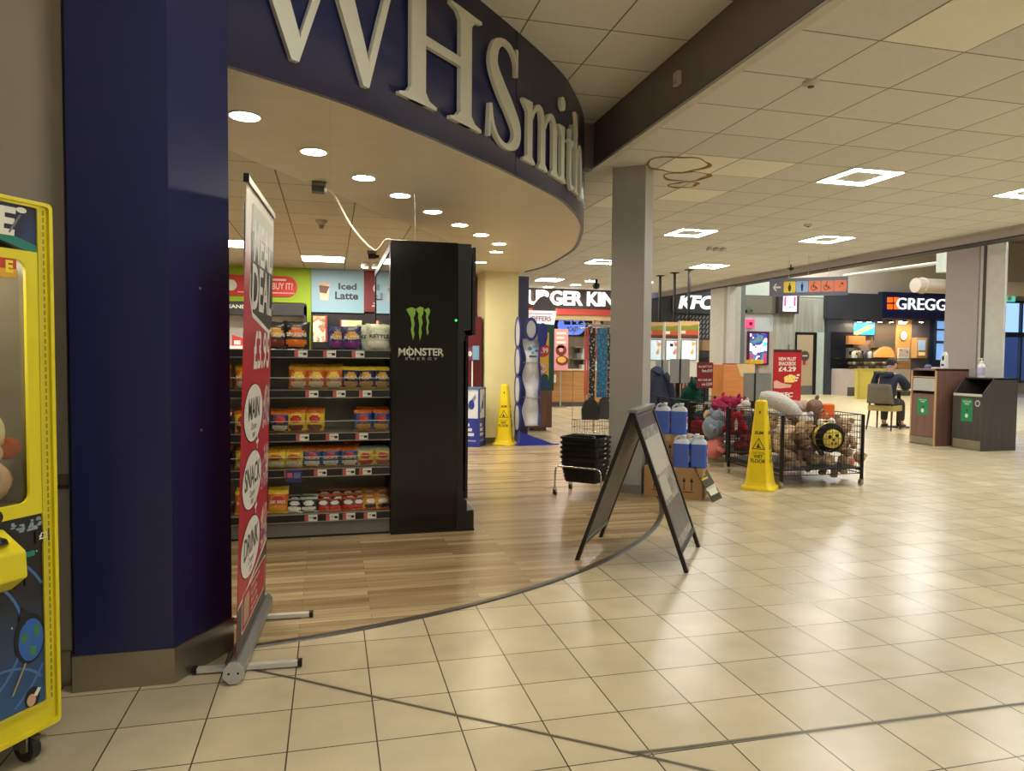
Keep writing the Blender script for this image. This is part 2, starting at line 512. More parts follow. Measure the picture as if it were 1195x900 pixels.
# soffit: between the shop front curve and an inner curve
INN = catmull([(-1.6, 3.6), (-.9, 4.45), (-.48, 5.14), (-.23, 5.55), (.13, 6.13), (.37, 6.55), (.7, 7.07), (.97, 7.49), (1.25, 8.0), (1.45, 8.7), (1.5, 9.6), (1.5, 11.7)])
b = MB()
FIN = []
for q in FLEN:
    p, nn_ = fasc_at(q); FIN.append((p.x - nn_.x * .02, p.y - nn_.y * .02))
poly = FIN + [(2.88, 11.7)] + [(p.x, p.y) for p in reversed(INN)]
b.prism(poly, ZS, HS - .002, soffit_m)
struct(b.build('ceiling'), 'cream curved soffit of the shop front')
b = MB(); poly = [(p.x + .02, p.y - .02) for p in INN] + [(1.52, 11.75), (-5.5, 11.75), (-5.5, 3.6)]
b.ngon([(x, y, HS) for x, y in poly], ctile_s); b.v = [Vector(v) for v in b.v]; struct(b.build('ceiling'), 'low tiled ceiling inside the shop')

# ---- beam, bulkheads, walls
b = MB(); b.box(2.503, -7, HC + .01, 2.82, 6.69, HL + .05, beam_m); b.box(2.49, -7, HC - .012, 2.56, 6.69, HC + .012, trimw); b.box(2.50, -7, HC + .02, 2.5035, 6.69, HC + .024, mblack)
struct(b.build('beam'), 'dark taupe ceiling beam')
b = MB(); b.box(2.2, 6.69, HC - .01, 2.503, 6.8, HL + .05, beam_m); b.box(-6, 6.75, HS + .03, 2.2, 6.85, HL, beam_m); struct(b.build('bulkhead'))
b = MB(); b.box(9.1, -7, 3.05, 9.36, 22.3, HC + .6, lilac); b.box(9.09, -7, HC - .02, 9.1, 22.3, HC, trimw); b.box(9.095, -7, 3.03, 9.37, 22.3, 3.05, M('dark_reveal', (48, 42, 40), .6))
struct(b.build('bulkhead'), 'lilac grey bulkhead along the food court')
b = MB(); b.box(-6, -7.2, 0, 9.4, -7, 4, beige); struct(b.build('wall_front'))
b = MB(); b.box(-6.2, -7, 0, -6, 24, 4, beige); struct(b.build('wall_left'), 'beige wall far left')
# grey wall behind the arcade machine
b = MB(); b.box(-6, 3.2, 0, -1.02, 3.4, HL, wallgrey); b.box(-1.02, 3.22, 0, -.98, 3.4, HL, M('gap_shadow', (60, 48, 38), .6)); b.box(-6, 3.185, 0, -1.02, 3.2, .14, steel); b.box(-6, 3.195, .82, -1.02, 3.2, .86, M('wall_rail', (120, 112, 96), .4))  # dark strip next to the pillar paints the shadow in the gap
b.box(-6, 3.185, .80, -1.02, 3.2, .815, M('dark_line', (70, 62, 52), .5))
struct(b.build('wall_back'), 'grey wall behind the arcade machine')
# navy pillar with steel skirting
PIL = [(-.984, 3.118), (-.624, 3.118), (-.44, 3.43), (-.66, 3.9), (-.984, 3.9)]
b = MB(); b.prism(PIL, 0, HL, navy); pil = struct(b.build('pillar'), 'navy blue pillar of the shop front')
b = MB(); sk = [(-.992, 3.110), (-.619, 3.110), (-.431, 3.428), (-.655, 3.91), (-.992, 3.91)]
b.prism(sk, 0, .145, steel); b.build('skirting', pil)
b = MB()
for z in (1.62, 1.02):
    T = FR((-.535, 3.265, z), (.184, .312, 0), (0, 0, 1)); b.lathe([(.006, 0), (.006, .003), (.003, .005), (0, .005)], alu, 10, T=T)
b.build('screw_cap', pil)
# concourse column standing on the corner of the plank floor
CD, CN = Vector((.79, -.613, 0)), Vector((.613, .79, 0))
C0 = Vector((2.935, 6.42, 0))
colm = M('grey_column_paint', (172, 169, 165), .5, noise=.03)
b = MB(); cp = [C0, C0 + CN * .33, C0 + CN * .33 - CD * .33, C0 - CD * .33]
b.prism([(p.x, p.y) for p in cp], 0, HC, colm)
colo = struct(b.build('column'), 'grey square column in front of the black baskets')
b = MB(); s_ = .006; cq = [C0 + CD * s_ - CN * s_, C0 + CD * s_ + CN * (.33 + s_), C0 + CN * (.33 + s_) - CD * (.33 + s_), C0 - CN * s_ - CD * (.33 + s_)]
b.prism([(p.x, p.y) for p in cq], 0, .09, M('grey_column_skirt', (132, 132, 124), .4)); b.build('skirting', colo)
# columns along the food court line (x = 9.5)
b = MB(); b.box(9.9, 9.19, 0, 10.3, 9.81, HF, lilac); struct(b.build('column'), 'lilac column behind the waste bins')
b = MB(); b.box(9.93, 8.76, 0, 9.975, 9.19, HF, M('pale_frame_paint', (206, 206, 198), .45)); b.box(9.92, 9.08, 0, 9.932, 9.13, HF, M('dark_line', (70, 62, 52), .5)); struct(b.build('trim_4'), 'pale frame beside the lilac column')
b = MB(); b.box(9.15, 15.45, 0, 9.6, 16.1, 3.06, trimw); b.box(9.15, 15.2, 0, 9.3, 15.32, 3.06, M('pale_frame_paint', (206, 206, 198), .45)); struct(b.build('column'), 'pale column beside the KFC kiosks')

# ---- lights
LC = (255, 253, 247)
led = M('led_panel', LC, .4, emit=30)
centre = M('ring_centre', (196, 192, 180), .8)


def sq(h): return [(-h, -h), (h, -h), (h, h), (-h, h)]


def ring_light(x, y, label):
    t = thing('ceiling_light', label, 'light', (x, y, HC), 0, 'square ring lights')
    b = MB(); b.ring(sq(.20), sq(.285), -.012, -.004, led); b.build('diffuser', t)
    b = MB(); b.ring(sq(.285), sq(.297), -.014, .0, white); b.rect(-.2, -.2, .2, .2, centre, z=-.006); b.build('frame', t)
    return t


rl = None
grid_rows = [(6.24, 'nearest to the grey column'), (9.65, 'in the second row, above the hanging direction sign'), (13.1, 'in the third row towards the restaurants'), (16.55, 'in the fourth row'), (20.0, 'in the row nearest the counters')]
rlbl = {}
XY = [(5.19, 6.24, 'square ring light nearest the camera, right of the grey column'),
      (7.48, 6.24, 'square ring light cut by the right edge of the photo'),
      (5.15, 9.68, 'square ring light just right of the grey column, over the soft toy cages'),
      (7.42, 9.6, 'square ring light above the hanging toilet sign'),
      (7.40, 13.1, 'small square ring light farther off, left of the toilet sign wires'),
      (5.12, 13.1, 'square ring light just left of the grey column'),
      (5.1, 16.55, 'distant square ring light left of the column, the farther of two there'), (7.4, 16.55, 'distant square ring light hidden above the chicken kiosks')]
for x, y, l in XY: ring_light(x, y, l)
for x in (5.15, 7.45):
    for y in (2.8, -.65, -4.1): ring_light(x, y, 'square ring light out of view behind the camera').update_tag()
for x in (.6,):  # high ceiling lamps added out of view to light the fascia
    for y in (1.9, -1.2, -4.5):
        t = ring_light(x, y, 'added square ring light on the high ceiling, out of view'); t.location.z = HL

warm = M('downlight_lens', (255, 240, 206), .4, emit=42)
DL = [(285.5, 135.5), (366, 177), (424.5, 207.5), (467, 228), (505, 247), (536.5, 262.5), (561.5, 274), (582.5, 284.5), (579.5, 294), (561, 306)]
first = None
for i, (x, y) in enumerate(DL):
    p = Pz(x, y, ZS - .003)
    lb = 'round warm downlight, %s from the navy pillar along the curved soffit' % ORD[i]
    if first is None:
        first = thing('downlight', lb, 'light', p, 0, 'downlights in the curved soffit')
        b = MB(); b.lathe([(.0, -.001), (.078, -.001), (.078, .002)], warm, 24); b.build('lens', first)
        b = MB(); b.ring([(.078 * math.cos(2 * PI * k / 24), .078 * math.sin(2 * PI * k / 24)) for k in range(24)], [(.092 * math.cos(2 * PI * k / 24), .092 * math.sin(2 * PI * k / 24)) for k in range(24)], -.005, .003, white); b.build('bezel', first)
    else: dup(first, p, label=lb)
# recessed troffers inside the shop
spanel = M('shop_light_panel', (255, 249, 234), .4, emit=22)
for x, y, l in ((-1.15, 9.3, 'rectangular ceiling light in the shop left of the roller banner'), (-1.3, 6.2, 'rectangular shop ceiling light hidden behind the navy pillar'), (-3.2, 7.5, 'rectangular shop ceiling light deep on the left'), (1.35, 9.6, 'rectangular shop ceiling light behind the black chiller'), (-.1, 10.4, 'rectangular shop ceiling light in front of the green wall')):
    t = thing('ceiling_light', l, 'light', (x, y, HS), 0, 'rectangular shop ceiling lights')
    b = MB(); b.rect(-.28, -.28, .28, .28, spanel, z=-.004); b.v = [Vector((v.x, v.y, v.z)) for v in b.v]; b.f = [f[::-1] for f in b.f]; b.build('diffuser', t)
    b = MB(); b.ring(sq(.28), sq(.298), -.008, 0, white); b.build('frame', t)

w = bpy.data.worlds.new('daylight'); SC.world = w; w.use_nodes = True
w.node_tree.nodes['Background'].inputs[0].default_value = (.30, .48, .9, 1)
w.node_tree.nodes['Background'].inputs[1].default_value = .9
# ================================================================ SHOP FRONT SIGN
SIGN = thing('shop_sign', 'navy curved shop fascia with raised cream serif letters WHSmith', 'sign', (0, 0, 0))
b = MB()
vs = []
for p, s in zip(FASC, FLEN):
    q, nrm = fasc_at(s)
    for d, z in ((-.03, ZS - .012), (0, ZS - .012), (0, HL), (-.03, HL)): vs.append((q.x + nrm.x * d, q.y + nrm.y * d, z))
N = len(FASC)
b.add(vs, [(i * 4 + k, (i + 1) * 4 + k, (i + 1) * 4 + (k + 1) % 4, i * 4 + (k + 1) % 4) for i in range(N - 1) for k in range(4)], navy, True)
gap_m = M('navy_panel_gap', (14, 14, 40), .5)
for s in (2.315, 4.4):
    q, nrm = fasc_at(s); T = FR((q.x, q.y, 0), (-nrm.y, nrm.x, 0), (0, 0, 1)); b.box(-.004, ZS - .01, -.001, .004, HL, .0012, gap_m, T=T)
ob = b.build('fascia_panel', SIGN)
for p in ob.data.polygons: p.use_smooth = p.use_smooth and abs(p.normal.z) < .3
letter_m = M('cream_letter', (214, 212, 194), .45, noise=.02)


def bend(b, poly, d0=.014, d1=.042):
    """one stroke of a letter: polygon in (arc length, height) bent round the shop front"""
    n = len(poly); vs = []
    for d in (d0, d1):
        for s, z in poly:
            q, nrm = fasc_at(s); vs.append((q.x + nrm.x * d, q.y + nrm.y * d, z))
    b.add(vs, [tuple(range(n - 1, -1, -1)), tuple(range(n, 2 * n))] + [(i, (i + 1) % n, n + (i + 1) % n, n + i) for i in range(n)], letter_m)


def stroke(b, pts, w, n=9):
    """a curved stroke with a changing width"""
    P = catmull([(x, y, ww) for (x, y), ww in zip(pts, w)], n)
    L, Rr = [], []
    for i, p in enumerate(P):
        t = (P[min(i + 1, len(P) - 1)] - P[max(i - 1, 0)]); t = Vector((t.x, t.y)).normalized(); nn = Vector((-t.y, t.x)) * p.z / 2
        L.append((p.x + nn.x, p.y + nn.y)); Rr.append((p.x - nn.x, p.y - nn.y))
    for i in range(len(P) - 1):
        bend(b, [L[i], Rr[i], Rr[i + 1], L[i + 1]])


def serif(b, x0, x1, xa, xb, z, up, h=.018, f=.075):
    """bracketed serif under (up = 1) or over (up = -1) a stem xa..xb"""
    c = [(x0, z), (x1, z), (x1, z + up * h), (xb + (x1 - xb) * .35, z + up * h * 1.9), (xb, z + up * f), (xa, z + up * f), (xa - (xa - x0) * .35, z + up * h * 1.9), (x0, z + up * h)]
    bend(b, c if up > 0 else c[::-1])


CB, CT = 2.762, 3.455
# W
b = MB()
bend(b, [(.02, 3.44), (.313, 2.722), (.352, 2.722), (.372, 2.80), (.155, 3.44)])
bend(b, [(.352, 2.722), (.372, 2.80), (.345, 2.86), (.56, 3.44), (.60, 3.44)][::-1] if 0 else [(.352, 2.722), (.605, 3.44), (.562, 3.44), (.362, 2.86)])
bend(b, [(.43, 3.44), (.727, 2.722), (.766, 2.722), (.785, 2.80), (.565, 3.44)])
bend(b, [(.766, 2.722), (.985, 3.44), (.94, 3.44), (.768, 2.87)])
serif(b, -.04, .215, .02, .155, 3.455, -1, f=.05); serif(b, .86, 1.03, .93, .985, 3.455, -1, f=.05); serif(b, .40, .65, .46, .59, 3.455, -1, f=.05)
b.build('letter', SIGN)
# H
b = MB()
bend(b, [(1.088, CB), (1.213, CB), (1.213, CT), (1.088, CT)]); bend(b, [(1.55, CB), (1.672, CB), (1.672, CT), (1.55, CT)]); bend(b, [(1.213, 3.10), (1.55, 3.10), (1.55, 3.155), (1.213, 3.155)])
for xa, xb, x0, x1 in ((1.088, 1.213, .99, 1.313), (1.55, 1.672, 1.447, 1.785)): serif(b, x0, x1, xa, xb, CB, 1); serif(b, x0, x1, xa, xb, CT, -1)
b.build('letter', SIGN)
# S
b = MB()
stroke(b, [(2.247, 3.27), (2.235, 3.36), (2.17, 3.43), (2.07, 3.44), (1.965, 3.38), (1.935, 3.25), (2.03, 3.13), (2.15, 3.03), (2.25, 2.92), (2.235, 2.82), (2.13, 2.765), (2.02, 2.78), (1.935, 2.86), (1.90, 2.99)],
       [.03, .032, .034, .04, .075, .105, .125, .125, .115, .085, .042, .034, .032, .032], 7)
bend(b, [(2.228, 3.27), (2.262, 3.27), (2.262, 3.455), (2.238, 3.455)]); bend(b, [(1.868, 2.775), (1.896, 2.775), (1.915, 2.985), (1.884, 2.985)])
b.build('letter', SIGN)


def stem(b, x0, x1, z0, z1): bend(b, [(x0, z0), (x1, z0), (x1, z1), (x0, z1)])


XH = 3.14
# m
b = MB()
for x0, x1 in ((2.415, 2.492), (2.632, 2.714), (2.856, 2.94)):
    stem(b, x0, x1, 2.745, XH - .06 if x0 > 2.5 else XH); serif(b, x0 - .06 if x0 < 2.5 else x0 - .035, x1 + .045, x0, x1, 2.735, 1, f=.05)
bend(b, [(2.343, 3.165), (2.343, 3.14), (2.415, 3.09), (2.492, 3.09), (2.492, 3.175)])
stroke(b, [(2.485, 3.06), (2.53, 3.13), (2.59, 3.165), (2.645, 3.15), (2.673, 3.07)], [.03, .035, .05, .065, .08], 6)
stroke(b, [(2.71, 3.06), (2.755, 3.13), (2.81, 3.165), (2.868, 3.15), (2.898, 3.07)], [.03, .035, .05, .065, .082], 6)
b.build('letter', SIGN)
# i
b = MB(); stem(b, 3.03, 3.108, 2.745, XH); serif(b, 2.985, 3.148, 3.03, 3.108, 2.735, 1, f=.05)
bend(b, [(2.975, 3.165), (2.975, 3.14), (3.03, 3.09), (3.108, 3.09), (3.108, 3.175)])
bend(b, [(3.062 + .053 * math.cos(2 * PI * k / 18), 3.345 + .053 * math.sin(2 * PI * k / 18)) for k in range(18)])
b.build('letter', SIGN)
# t
b = MB(); stem(b, 3.235, 3.312, 2.80, 3.2); bend(b, [(3.17, 3.09), (3.40, 3.09), (3.40, 3.13), (3.27, 3.13), (3.17, 3.10)]); bend(b, [(3.235, 3.12), (3.312, 3.12), (3.312, 3.26)])
stroke(b, [(3.273, 2.84), (3.285, 2.775), (3.33, 2.745), (3.405, 2.765)], [.077, .06, .045, .02], 6)
b.build('letter', SIGN)
# h
b = MB(); stem(b, 3.47, 3.545, 2.745, 3.40); serif(b, 3.425, 3.585, 3.47, 3.545, 2.735, 1, f=.05); bend(b, [(3.425, 3.40), (3.47, 3.35), (3.545, 3.35), (3.545, 3.415)])
stroke(b, [(3.54, 3.05), (3.585, 3.125), (3.64, 3.16), (3.695, 3.14), (3.72, 3.06)], [.03, .035, .05, .065, .078], 6)
stem(b, 3.682, 3.758, 2.745, 3.07); serif(b, 3.645, 3.80, 3.682, 3.758, 2.735, 1, f=.05)
b.build('letter', SIGN)

# ================================================================ ARCADE CLAW MACHINE
MU = Vector((.545, .839, 0)).normalized()                 # along the front, towards the navy pillar
MN = Vector((MU.y, -MU.x, 0))                             # out of the front
CLAW = thing('claw_machine', 'yellow framed claw machine with dark space artwork against grey wall', 'arcade machine', (-.89, 2.66, 0), math.atan2(MU.y, MU.x))
# local x runs along the front (0 = right edge, -W = left edge), local y points into the machine
CW, CDp, CZ0, CZ1 = .84, .62, .11, 1.826
yel = M('yellow_enamel', (226, 210, 36), .35, noise=.03); spacem = blotmat('space_print', [(22, 24, 40), (30, 34, 58), (40, 60, 100), (28, 30, 46)], 5, .4)
lowm = bpy.data.materials.new('lower_space_print'); lowm.use_nodes = True
nt = lowm.node_tree; bs = nt.nodes['Principled BSDF']; bs.inputs['Roughness'].default_value = .35
tc = nt.nodes.new('ShaderNodeTexCoord'); sp = nt.nodes.new('ShaderNodeSeparateXYZ'); cr = nt.nodes.new('ShaderNodeValToRGB'); mr = nt.nodes.new('ShaderNodeMapRange')
nt.links.new(tc.outputs['Object'], sp.inputs[0]); nt.links.new(sp.outputs[2], mr.inputs[0]); mr.inputs['From Min'].default_value = .15; mr.inputs['From Max'].default_value = .85
nt.links.new(mr.outputs[0], cr.inputs[0]); nt.links.new(cr.outputs[0], bs.inputs['Base Color'])
cr.color_ramp.elements[0].color = lin((38, 92, 140)); cr.color_ramp.elements[1].color = lin((30, 30, 34)); cr.color_ramp.elements[1].position = .62
e = cr.color_ramp.elements.new(.3); e.color = lin((36, 66, 104))
darkcab = M('dark_cabinet', (40, 40, 44), .5)
b = MB(); b.box(-CW, .04, CZ0, 0, CDp, .80, darkcab); b.box(-CW, CDp - .02, .80, 0, CDp, CZ1 - .02, M('mirror_back', (190, 182, 166), .3)); b.box(-CW, .04, 1.66, 0, CDp, CZ1 - .01, darkcab)
b.box(-CW, .04, .80, -CW + .02, CDp, 1.66, darkcab); b.box(-.02, .04, .80, 0, CDp, 1.66, M('claw_side_trim', (90, 84, 70), .3))
b.build('cabinet', CLAW)
# front frame in local xz: window hole and panels
T = FR((0, 0, 0), (1, 0, 0), (0, 0, 1))                    # local z -> -y (out of the front)


def rloop(x0, z0, x1, z1, r, n=6):
    o = []
    for cx, cz, a in ((x1 - r, z0 + r, -90), (x1 - r, z1 - r, 0), (x0 + r, z1 - r, 90), (x0 + r, z0 + r, 180)):
        for i in range(n + 1):
            t = math.radians(a + 90 * i / n); o.append((cx + r * math.cos(t), cz + r * math.sin(t)))
    return o


b = MB()
win = rloop(-CW + .09, .865, -.09, 1.635, .03)
b.ring(win, rloop(-CW + .045, .822, -.046, 1.665, .008), -.006, .006, yel, T=T)
full = rloop(-CW, CZ0, 0, CZ1, .016); inn = rloop(-CW + .045, .19, -.046, 1.81, .008)
b.ring(inn, full, -.04, .0, yel, T=T)
b.ring(rloop(-CW + .012, CZ0 + .014, -.012, CZ1 - .012, .010), rloop(-CW, CZ0, 0, CZ1, .016), .0, .012, yel, T=T)
b.ring(rloop(-CW + .05, .2, -.05, 1.805, .006), rloop(-CW + .034, .185, -.034, 1.815, .01), 0, .009, M('yellow_inner_edge', (206, 190, 40), .4), T=T)
b.build('front_frame', CLAW)
b = MB()
for i in range(70):
    z = .2 + i * .023
    b.box(-.031, z, .001, -.024, z + .016, .004, M('hinge_metal', (150, 140, 40), .4, .3), T=T)
b.build('hinge', CLAW)
b = MB(); b.rect(-CW + .085, .86, -.085, 1.64, glassmat('claw_glass', (226, 222, 206), .10), T=T, z=-.01); b.build('window', CLAW)
b = MB()
arch = [(-CW + .045, 1.668)] + [(-CW + .045 + (CW - .091) * i / 16, 1.655 + .07 * math.sin(PI * i / 16)) for i in range(17)]
b.prism([(-.046, 1.66), (-.046, 1.81), (-CW + .046, 1.81)] + arch[1:], -.02, .002, spacem, T=T)
for i in range(16):
    a0, a1 = arch[1 + i], arch[2 + i]; b.ngon([(a0[0], a0[1], .003), (a1[0], a1[1], .003), (a1[0], a1[1] + .03, .003), (a0[0], a0[1] + .03, .003)], M('teal_print', (30, 124, 108), .4), T=T)
cream = M('cream_print', (226, 224, 206), .4)
b.text('E', .115, cream, T, x=-.15, y=1.745, z=.003, depth=.002, bold=.04, shear=.1)
b.ellipse(-.098, 1.79, .017, .009, cream, T, z=.0036); b.tube([T @ Vector((-.103, 1.775, .004)), T @ Vector((-.14, 1.715, .004))], .0035, M('grey_print', (120, 122, 126), .4), 6)
blu = M('pale_blue_print', (70, 112, 170), .4)
for r, w in ((.11, .003), (.18, .004)):
    b.ring([(-.24 + (r - w) * math.cos(t), 1.76 + (r - w) * .8 * math.sin(t)) for t in [PI * k / 30 * 1 - .9 for k in range(16)]], [(-.24 + r * math.cos(t), 1.76 + r * .8 * math.sin(t)) for t in [PI * k / 30 - .9 for k in range(16)]], .002, .003, blu, T=T) if 0 else None
b.build('header_panel', CLAW)
b = MB(); b.box(-.62, 1.575, -.004, -.118, 1.645, .004, M('prize_sign_red', (198, 66, 40), .4), T=T); b.box(-.62, 1.575, .004, -.118, 1.603, .0046, M('prize_sign_orange', (226, 168, 40), .4), T=T); b.text('E', .05, M('prize_sign_yellow', (240, 220, 60), .4), T, x=-.143, y=1.608, z=.005, depth=.001, bold=.04); b.build('prize_sign', CLAW)
# lower panel with planets, rings of light, a wand
b = MB(); b.box(-CW + .046, .19, -.03, -.046, .822, .002, lowm, T=T)
for cx, cz, r in ((-.42, .46, .20), (-.42, .46, .30), (-.42, .46, .40), (-.20, .22, .16)):
    N = 60; w = .0045
    for k in range(N):
        a0, a1 = 2 * PI * k / N, 2 * PI * (k + 1) / N
        q = [(cx + (r + s * w) * math.cos(a), cz + (r + s * w) * .82 * math.sin(a), .003) for a, s in ((a0, -1), (a1, -1), (a1, 1), (a0, 1))]
        if all(-CW + .05 < p[0] < -.05 and .195 < p[1] < .78 for p in q): b.ngon(q[::-1] if 0 else q, blu, T)
blk = M('black_print', (18, 18, 22), .4); grn = M('green_print', (54, 122, 84), .4); blu2 = M('blue_print', (40, 96, 176), .4)
b.ellipse(-.098, .425, .052, .082, blk, T, z=.004); b.ellipse(-.095, .42, .042, .068, blu2, T, z=.005)
for a in (0, 2.1, 4.2):
    b.ngon([(-.095 + .04 * math.cos(a + t) * r, .42 + .064 * math.sin(a + t) * r, .0056) for t, r in ((0, .2), (.3, .8), (.9, .95), (1.3, .6), (.8, .35))], grn, T)
b.prism([(-.135, .49), (-.115, .475), (-.105, .52), (-.125, .535)], .004, .006, blk, T=T)
b.prism([(-.163, .262), (-.157, .262), (-.112, .35), (-.118, .352)], .004, .006, M('tan_print', (160, 140, 110), .4), T=T)
b.ellipse(-.094, .23, .026, .034, blk, T, z=.004); b.ellipse(-.098, .222, .015, .02, M('skin_print', (196, 160, 130), .4), T, z=.005); b.prism([(-.09, .235), (-.075, .255), (-.066, .25), (-.08, .228)], .004, .006, cream, T=T)
# big figure-free planet at left
b.ellipse(-.30, .43, .085, .16, M('dark_planet_print', (48, 34, 34), .4), T, z=.0042); b.ngon([(-.24, .33, .0052), (-.222, .36, .0052), (-.216, .42, .0052), (-.222, .43, .0052), (-.232, .37, .0052)], cream, T); b.ngon([(-.25, .31, .0052), (-.232, .335, .0052), (-.236, .355, .0052), (-.255, .33, .0052)], M('red_dot_print', (190, 50, 40), .4), T)
rnd = random.Random(3)
for k in range(26):
    b.ellipse(-.06 - rnd.random() * .7, .4 + rnd.random() * .36, .0022, .003, cream, T, z=.003, n=8)
# handwritten style white scrawl under the window
for k in range(26):
    x0 = -.155 + rnd.random() * .1; z0 = .772 + rnd.random() * .03
    b.box(x0, z0, .003, x0 + .006 + rnd.random() * .012, z0 + .004 + rnd.random() * .007, .0036, M('pale_scrawl', (150, 166, 180), .5), T=T)
b.build('lower_panel', CLAW)
b = MB(); b.box(-.075, .727, .002, -.028, .768, .008, black, T=T); b.text('£2', .03, cream, T, x=-.05, y=.748, z=.009, bold=.02); b.build('price_plate', CLAW)
b = MB(); b.box(-.11, .69, .002, -.078, .706, .006, M('teal_slot', (34, 130, 110), .4), T=T); b.box(-.112, .60, .002, -.104, .685, .006, black, T=T); b.box(-.145, .60, .002, -.138, .66, .006, black, T=T); b.build('coin_slot', CLAW)
# control console
b = MB(); prof = [(0, .80), (.10, .74), (.105, .66), (.04, .615), (0, .61)]
pts0 = [(-.70, -y, z) for y, z in prof]; pts1 = [(-.175, -y, z) for y, z in prof]; nn = len(prof)
b.add(pts0 + pts1, [tuple(range(nn)), tuple(range(2 * nn - 1, nn - 1, -1))] + [(i, nn + i, nn + (i + 1) % nn, (i + 1) % nn) for i in range(nn)], yel); b.build('control_console', CLAW, bevel=.006)
b = MB(); b.lathe([(.034, 0), (.03, .012), (.012, .02), (.01, .075)], black, 16, T=Matrix.Translation((-.235, -.05, .768))); b.ell((-.235, -.05, .85), (.022, .022, .022), M('joystick_ball', (34, 26, 22), .2)); b.build('joystick', CLAW)
for x, y in ((-.075, .05), (-CW + .075, .05), (-.075, CDp - .07), (-CW + .075, CDp - .07)):
    b = MB(); b.tube([(x - .014, y + .0, .048), (x + .014, y, .048)], .046, M('caster_rubber', (44, 44, 46), .5), 20); b.tube([(x - .018, y, .048), (x + .018, y, .048)], .018, steel, 12)
    b.box(x - .026, y - .03, .045, x - .019, y + .03, .10, steel); b.box(x + .019, y - .03, .045, x + .026, y + .03, .10, steel); b.box(x - .035, y - .04, .098, x + .035, y + .04, .11, steel); b.box(x - .012, y - .075, .085, x + .012, y - .03, .093, steel)
    b.build('caster', CLAW)
# prize toys behind the glass
TM = Matrix.Translation((-.89, 2.66, 0)) @ Matrix.Rotation(math.atan2(MU.y, MU.x), 4, 'Z')
for x, y, z, r, c, lb in ((-.16, .10, .935, .072, (222, 190, 180), 'pink and cream prize toy near the claw machine glass'), (-.075, .11, 1.03, .036, (196, 84, 50), 'small orange ball prize inside the claw machine'),
                          (-.15, .13, 1.09, .07, (236, 226, 214), 'white spotted prize toy on top of the claw machine heap'), (-.235, .08, .92, .06, (176, 90, 100), 'dusky pink prize toy low in the claw machine'), (-.08, .20, .92, .06, (60, 70, 96), 'dark blue prize toy at the back of the claw machine')):
    t = thing('plush_toy', lb, 'toy', TM @ Vector((x, y, z)), .6, 'prizes in the claw machine')
    mt = M('plush_%d_%d' % (c[0], c[1]), c, .9, bump=.6, scale=60, noise=.1)
    b = MB(); b.ell((0, 0, 0), (r, r * .9, r), mt, lump=.08, seed=int(r * 1e4)); b.build('body', t)
    if r > .06:
        b = MB(); b.ell((0, -.01, r * 1.25), (r * .7, r * .65, r * .6), mt); b.ell((r * .55, 0, r * 1.75), (r * .25, r * .12, r * .25), mt, nu=10, nv=6); b.ell((-r * .55, 0, r * 1.75), (r * .25, r * .12, r * .25), mt, nu=10, nv=6); b.build('head', t)
b = MB(); b.box(-CW + .1, .12, 1.64, -.1, .3, 1.658, M('claw_lamp', (255, 250, 236), .4, emit=9)); b.build('interior_lamp', CLAW)
b = MB(); b.box(-CW + .03, .05, .80, -.03, CDp - .03, .84, M('prize_bed', (120, 112, 100), .8)); b.build('prize_bed', CLAW)

# ================================================================ ROLLER BANNER
BU = Vector((.05, .94, 0)).normalized()
BAN = thing('roller_banner', 'tall narrow red roller banner advertising a meal deal beside navy pillar', 'banner', (-.385, 3.045, 0), math.atan2(BU.y, BU.x))
# local x along the banner (0 near .. .86 far), local -y = printed face (towards +x in the hall)
b = MB(); oct_ = [(.028 * math.cos(a) * 1.5, .05 + .045 * math.sin(a)) for a in [PI / 8 + k * PI / 4 for k in range(8)]]
Tb = FR((0, 0, 0), (0, 1, 0), (0, 0, 1))
b.prism(oct_, 0, .87, alu, T=Tb); b.prism([(p[0] * 1.03, .05 + (p[1] - .05) * 1.03) for p in oct_], -.012, 0, M('banner_end_cap', (186, 184, 178), .45), T=Tb)
for k in (-.018, .018):
    b.ellipse(k, .05, .005, .005, mblack, T=FR((-.0125, 0, 0), (0, -1, 0), (0, 0, 1)), n=10)
b.build('base_cassette', BAN)
for x in (.13, .72):
    b = MB(); b.box(x - .016, -.24, .008, x + .016, .17, .026, M('pale_foot', (214, 212, 202), .35, .2)); b.box(x - .017, -.256, .006, x + .017, -.238, .03, black); b.box(x - .017, .168, .006, x + .017, .186, .03, black); b.build('foot', BAN)
b = MB(); b.tube([(.43, .02, .06), (.43, .012, 2.03)], .008, alu, 8); b.build('pole', BAN)
LEAN = -.055
TB = FR((.025, -.004, .085), (1, 0, 0), (0, LEAN, 1.95))      # face frame: x 0..0.82, y 0..1.95
BW, BH = .81, 1.955
banm = bpy.data.materials.new('banner_print'); banm.use_nodes = True
nt = banm.node_tree; bs = nt.nodes['Principled BSDF']; bs.inputs['Roughness'].default_value = .35; bs.inputs['Specular IOR Level'].default_value = .5
tc = nt.nodes.new('ShaderNodeTexCoord'); sp = nt.nodes.new('ShaderNodeSeparateXYZ'); cr = nt.nodes.new('ShaderNodeValToRGB'); mr = nt.nodes.new('ShaderNodeMapRange')
nt.links.new(tc.outputs['Object'], sp.inputs[0]); nt.links.new(sp.outputs[2], mr.inputs[0]); mr.inputs['From Min'].default_value = 1.35; mr.inputs['From Max'].default_value = 2.03
nt.links.new(mr.outputs[0], cr.inputs[0]); nt.links.new(cr.outputs[0], bs.inputs['Base Color'])
cr.color_ramp.elements[0].color = lin((186, 30, 56)); cr.color_ramp.elements[1].color = lin((236, 232, 226)); cr.color_ramp.elements[1].position = .8
e = cr.color_ramp.elements.new(.35); e.color = lin((196, 70, 92))
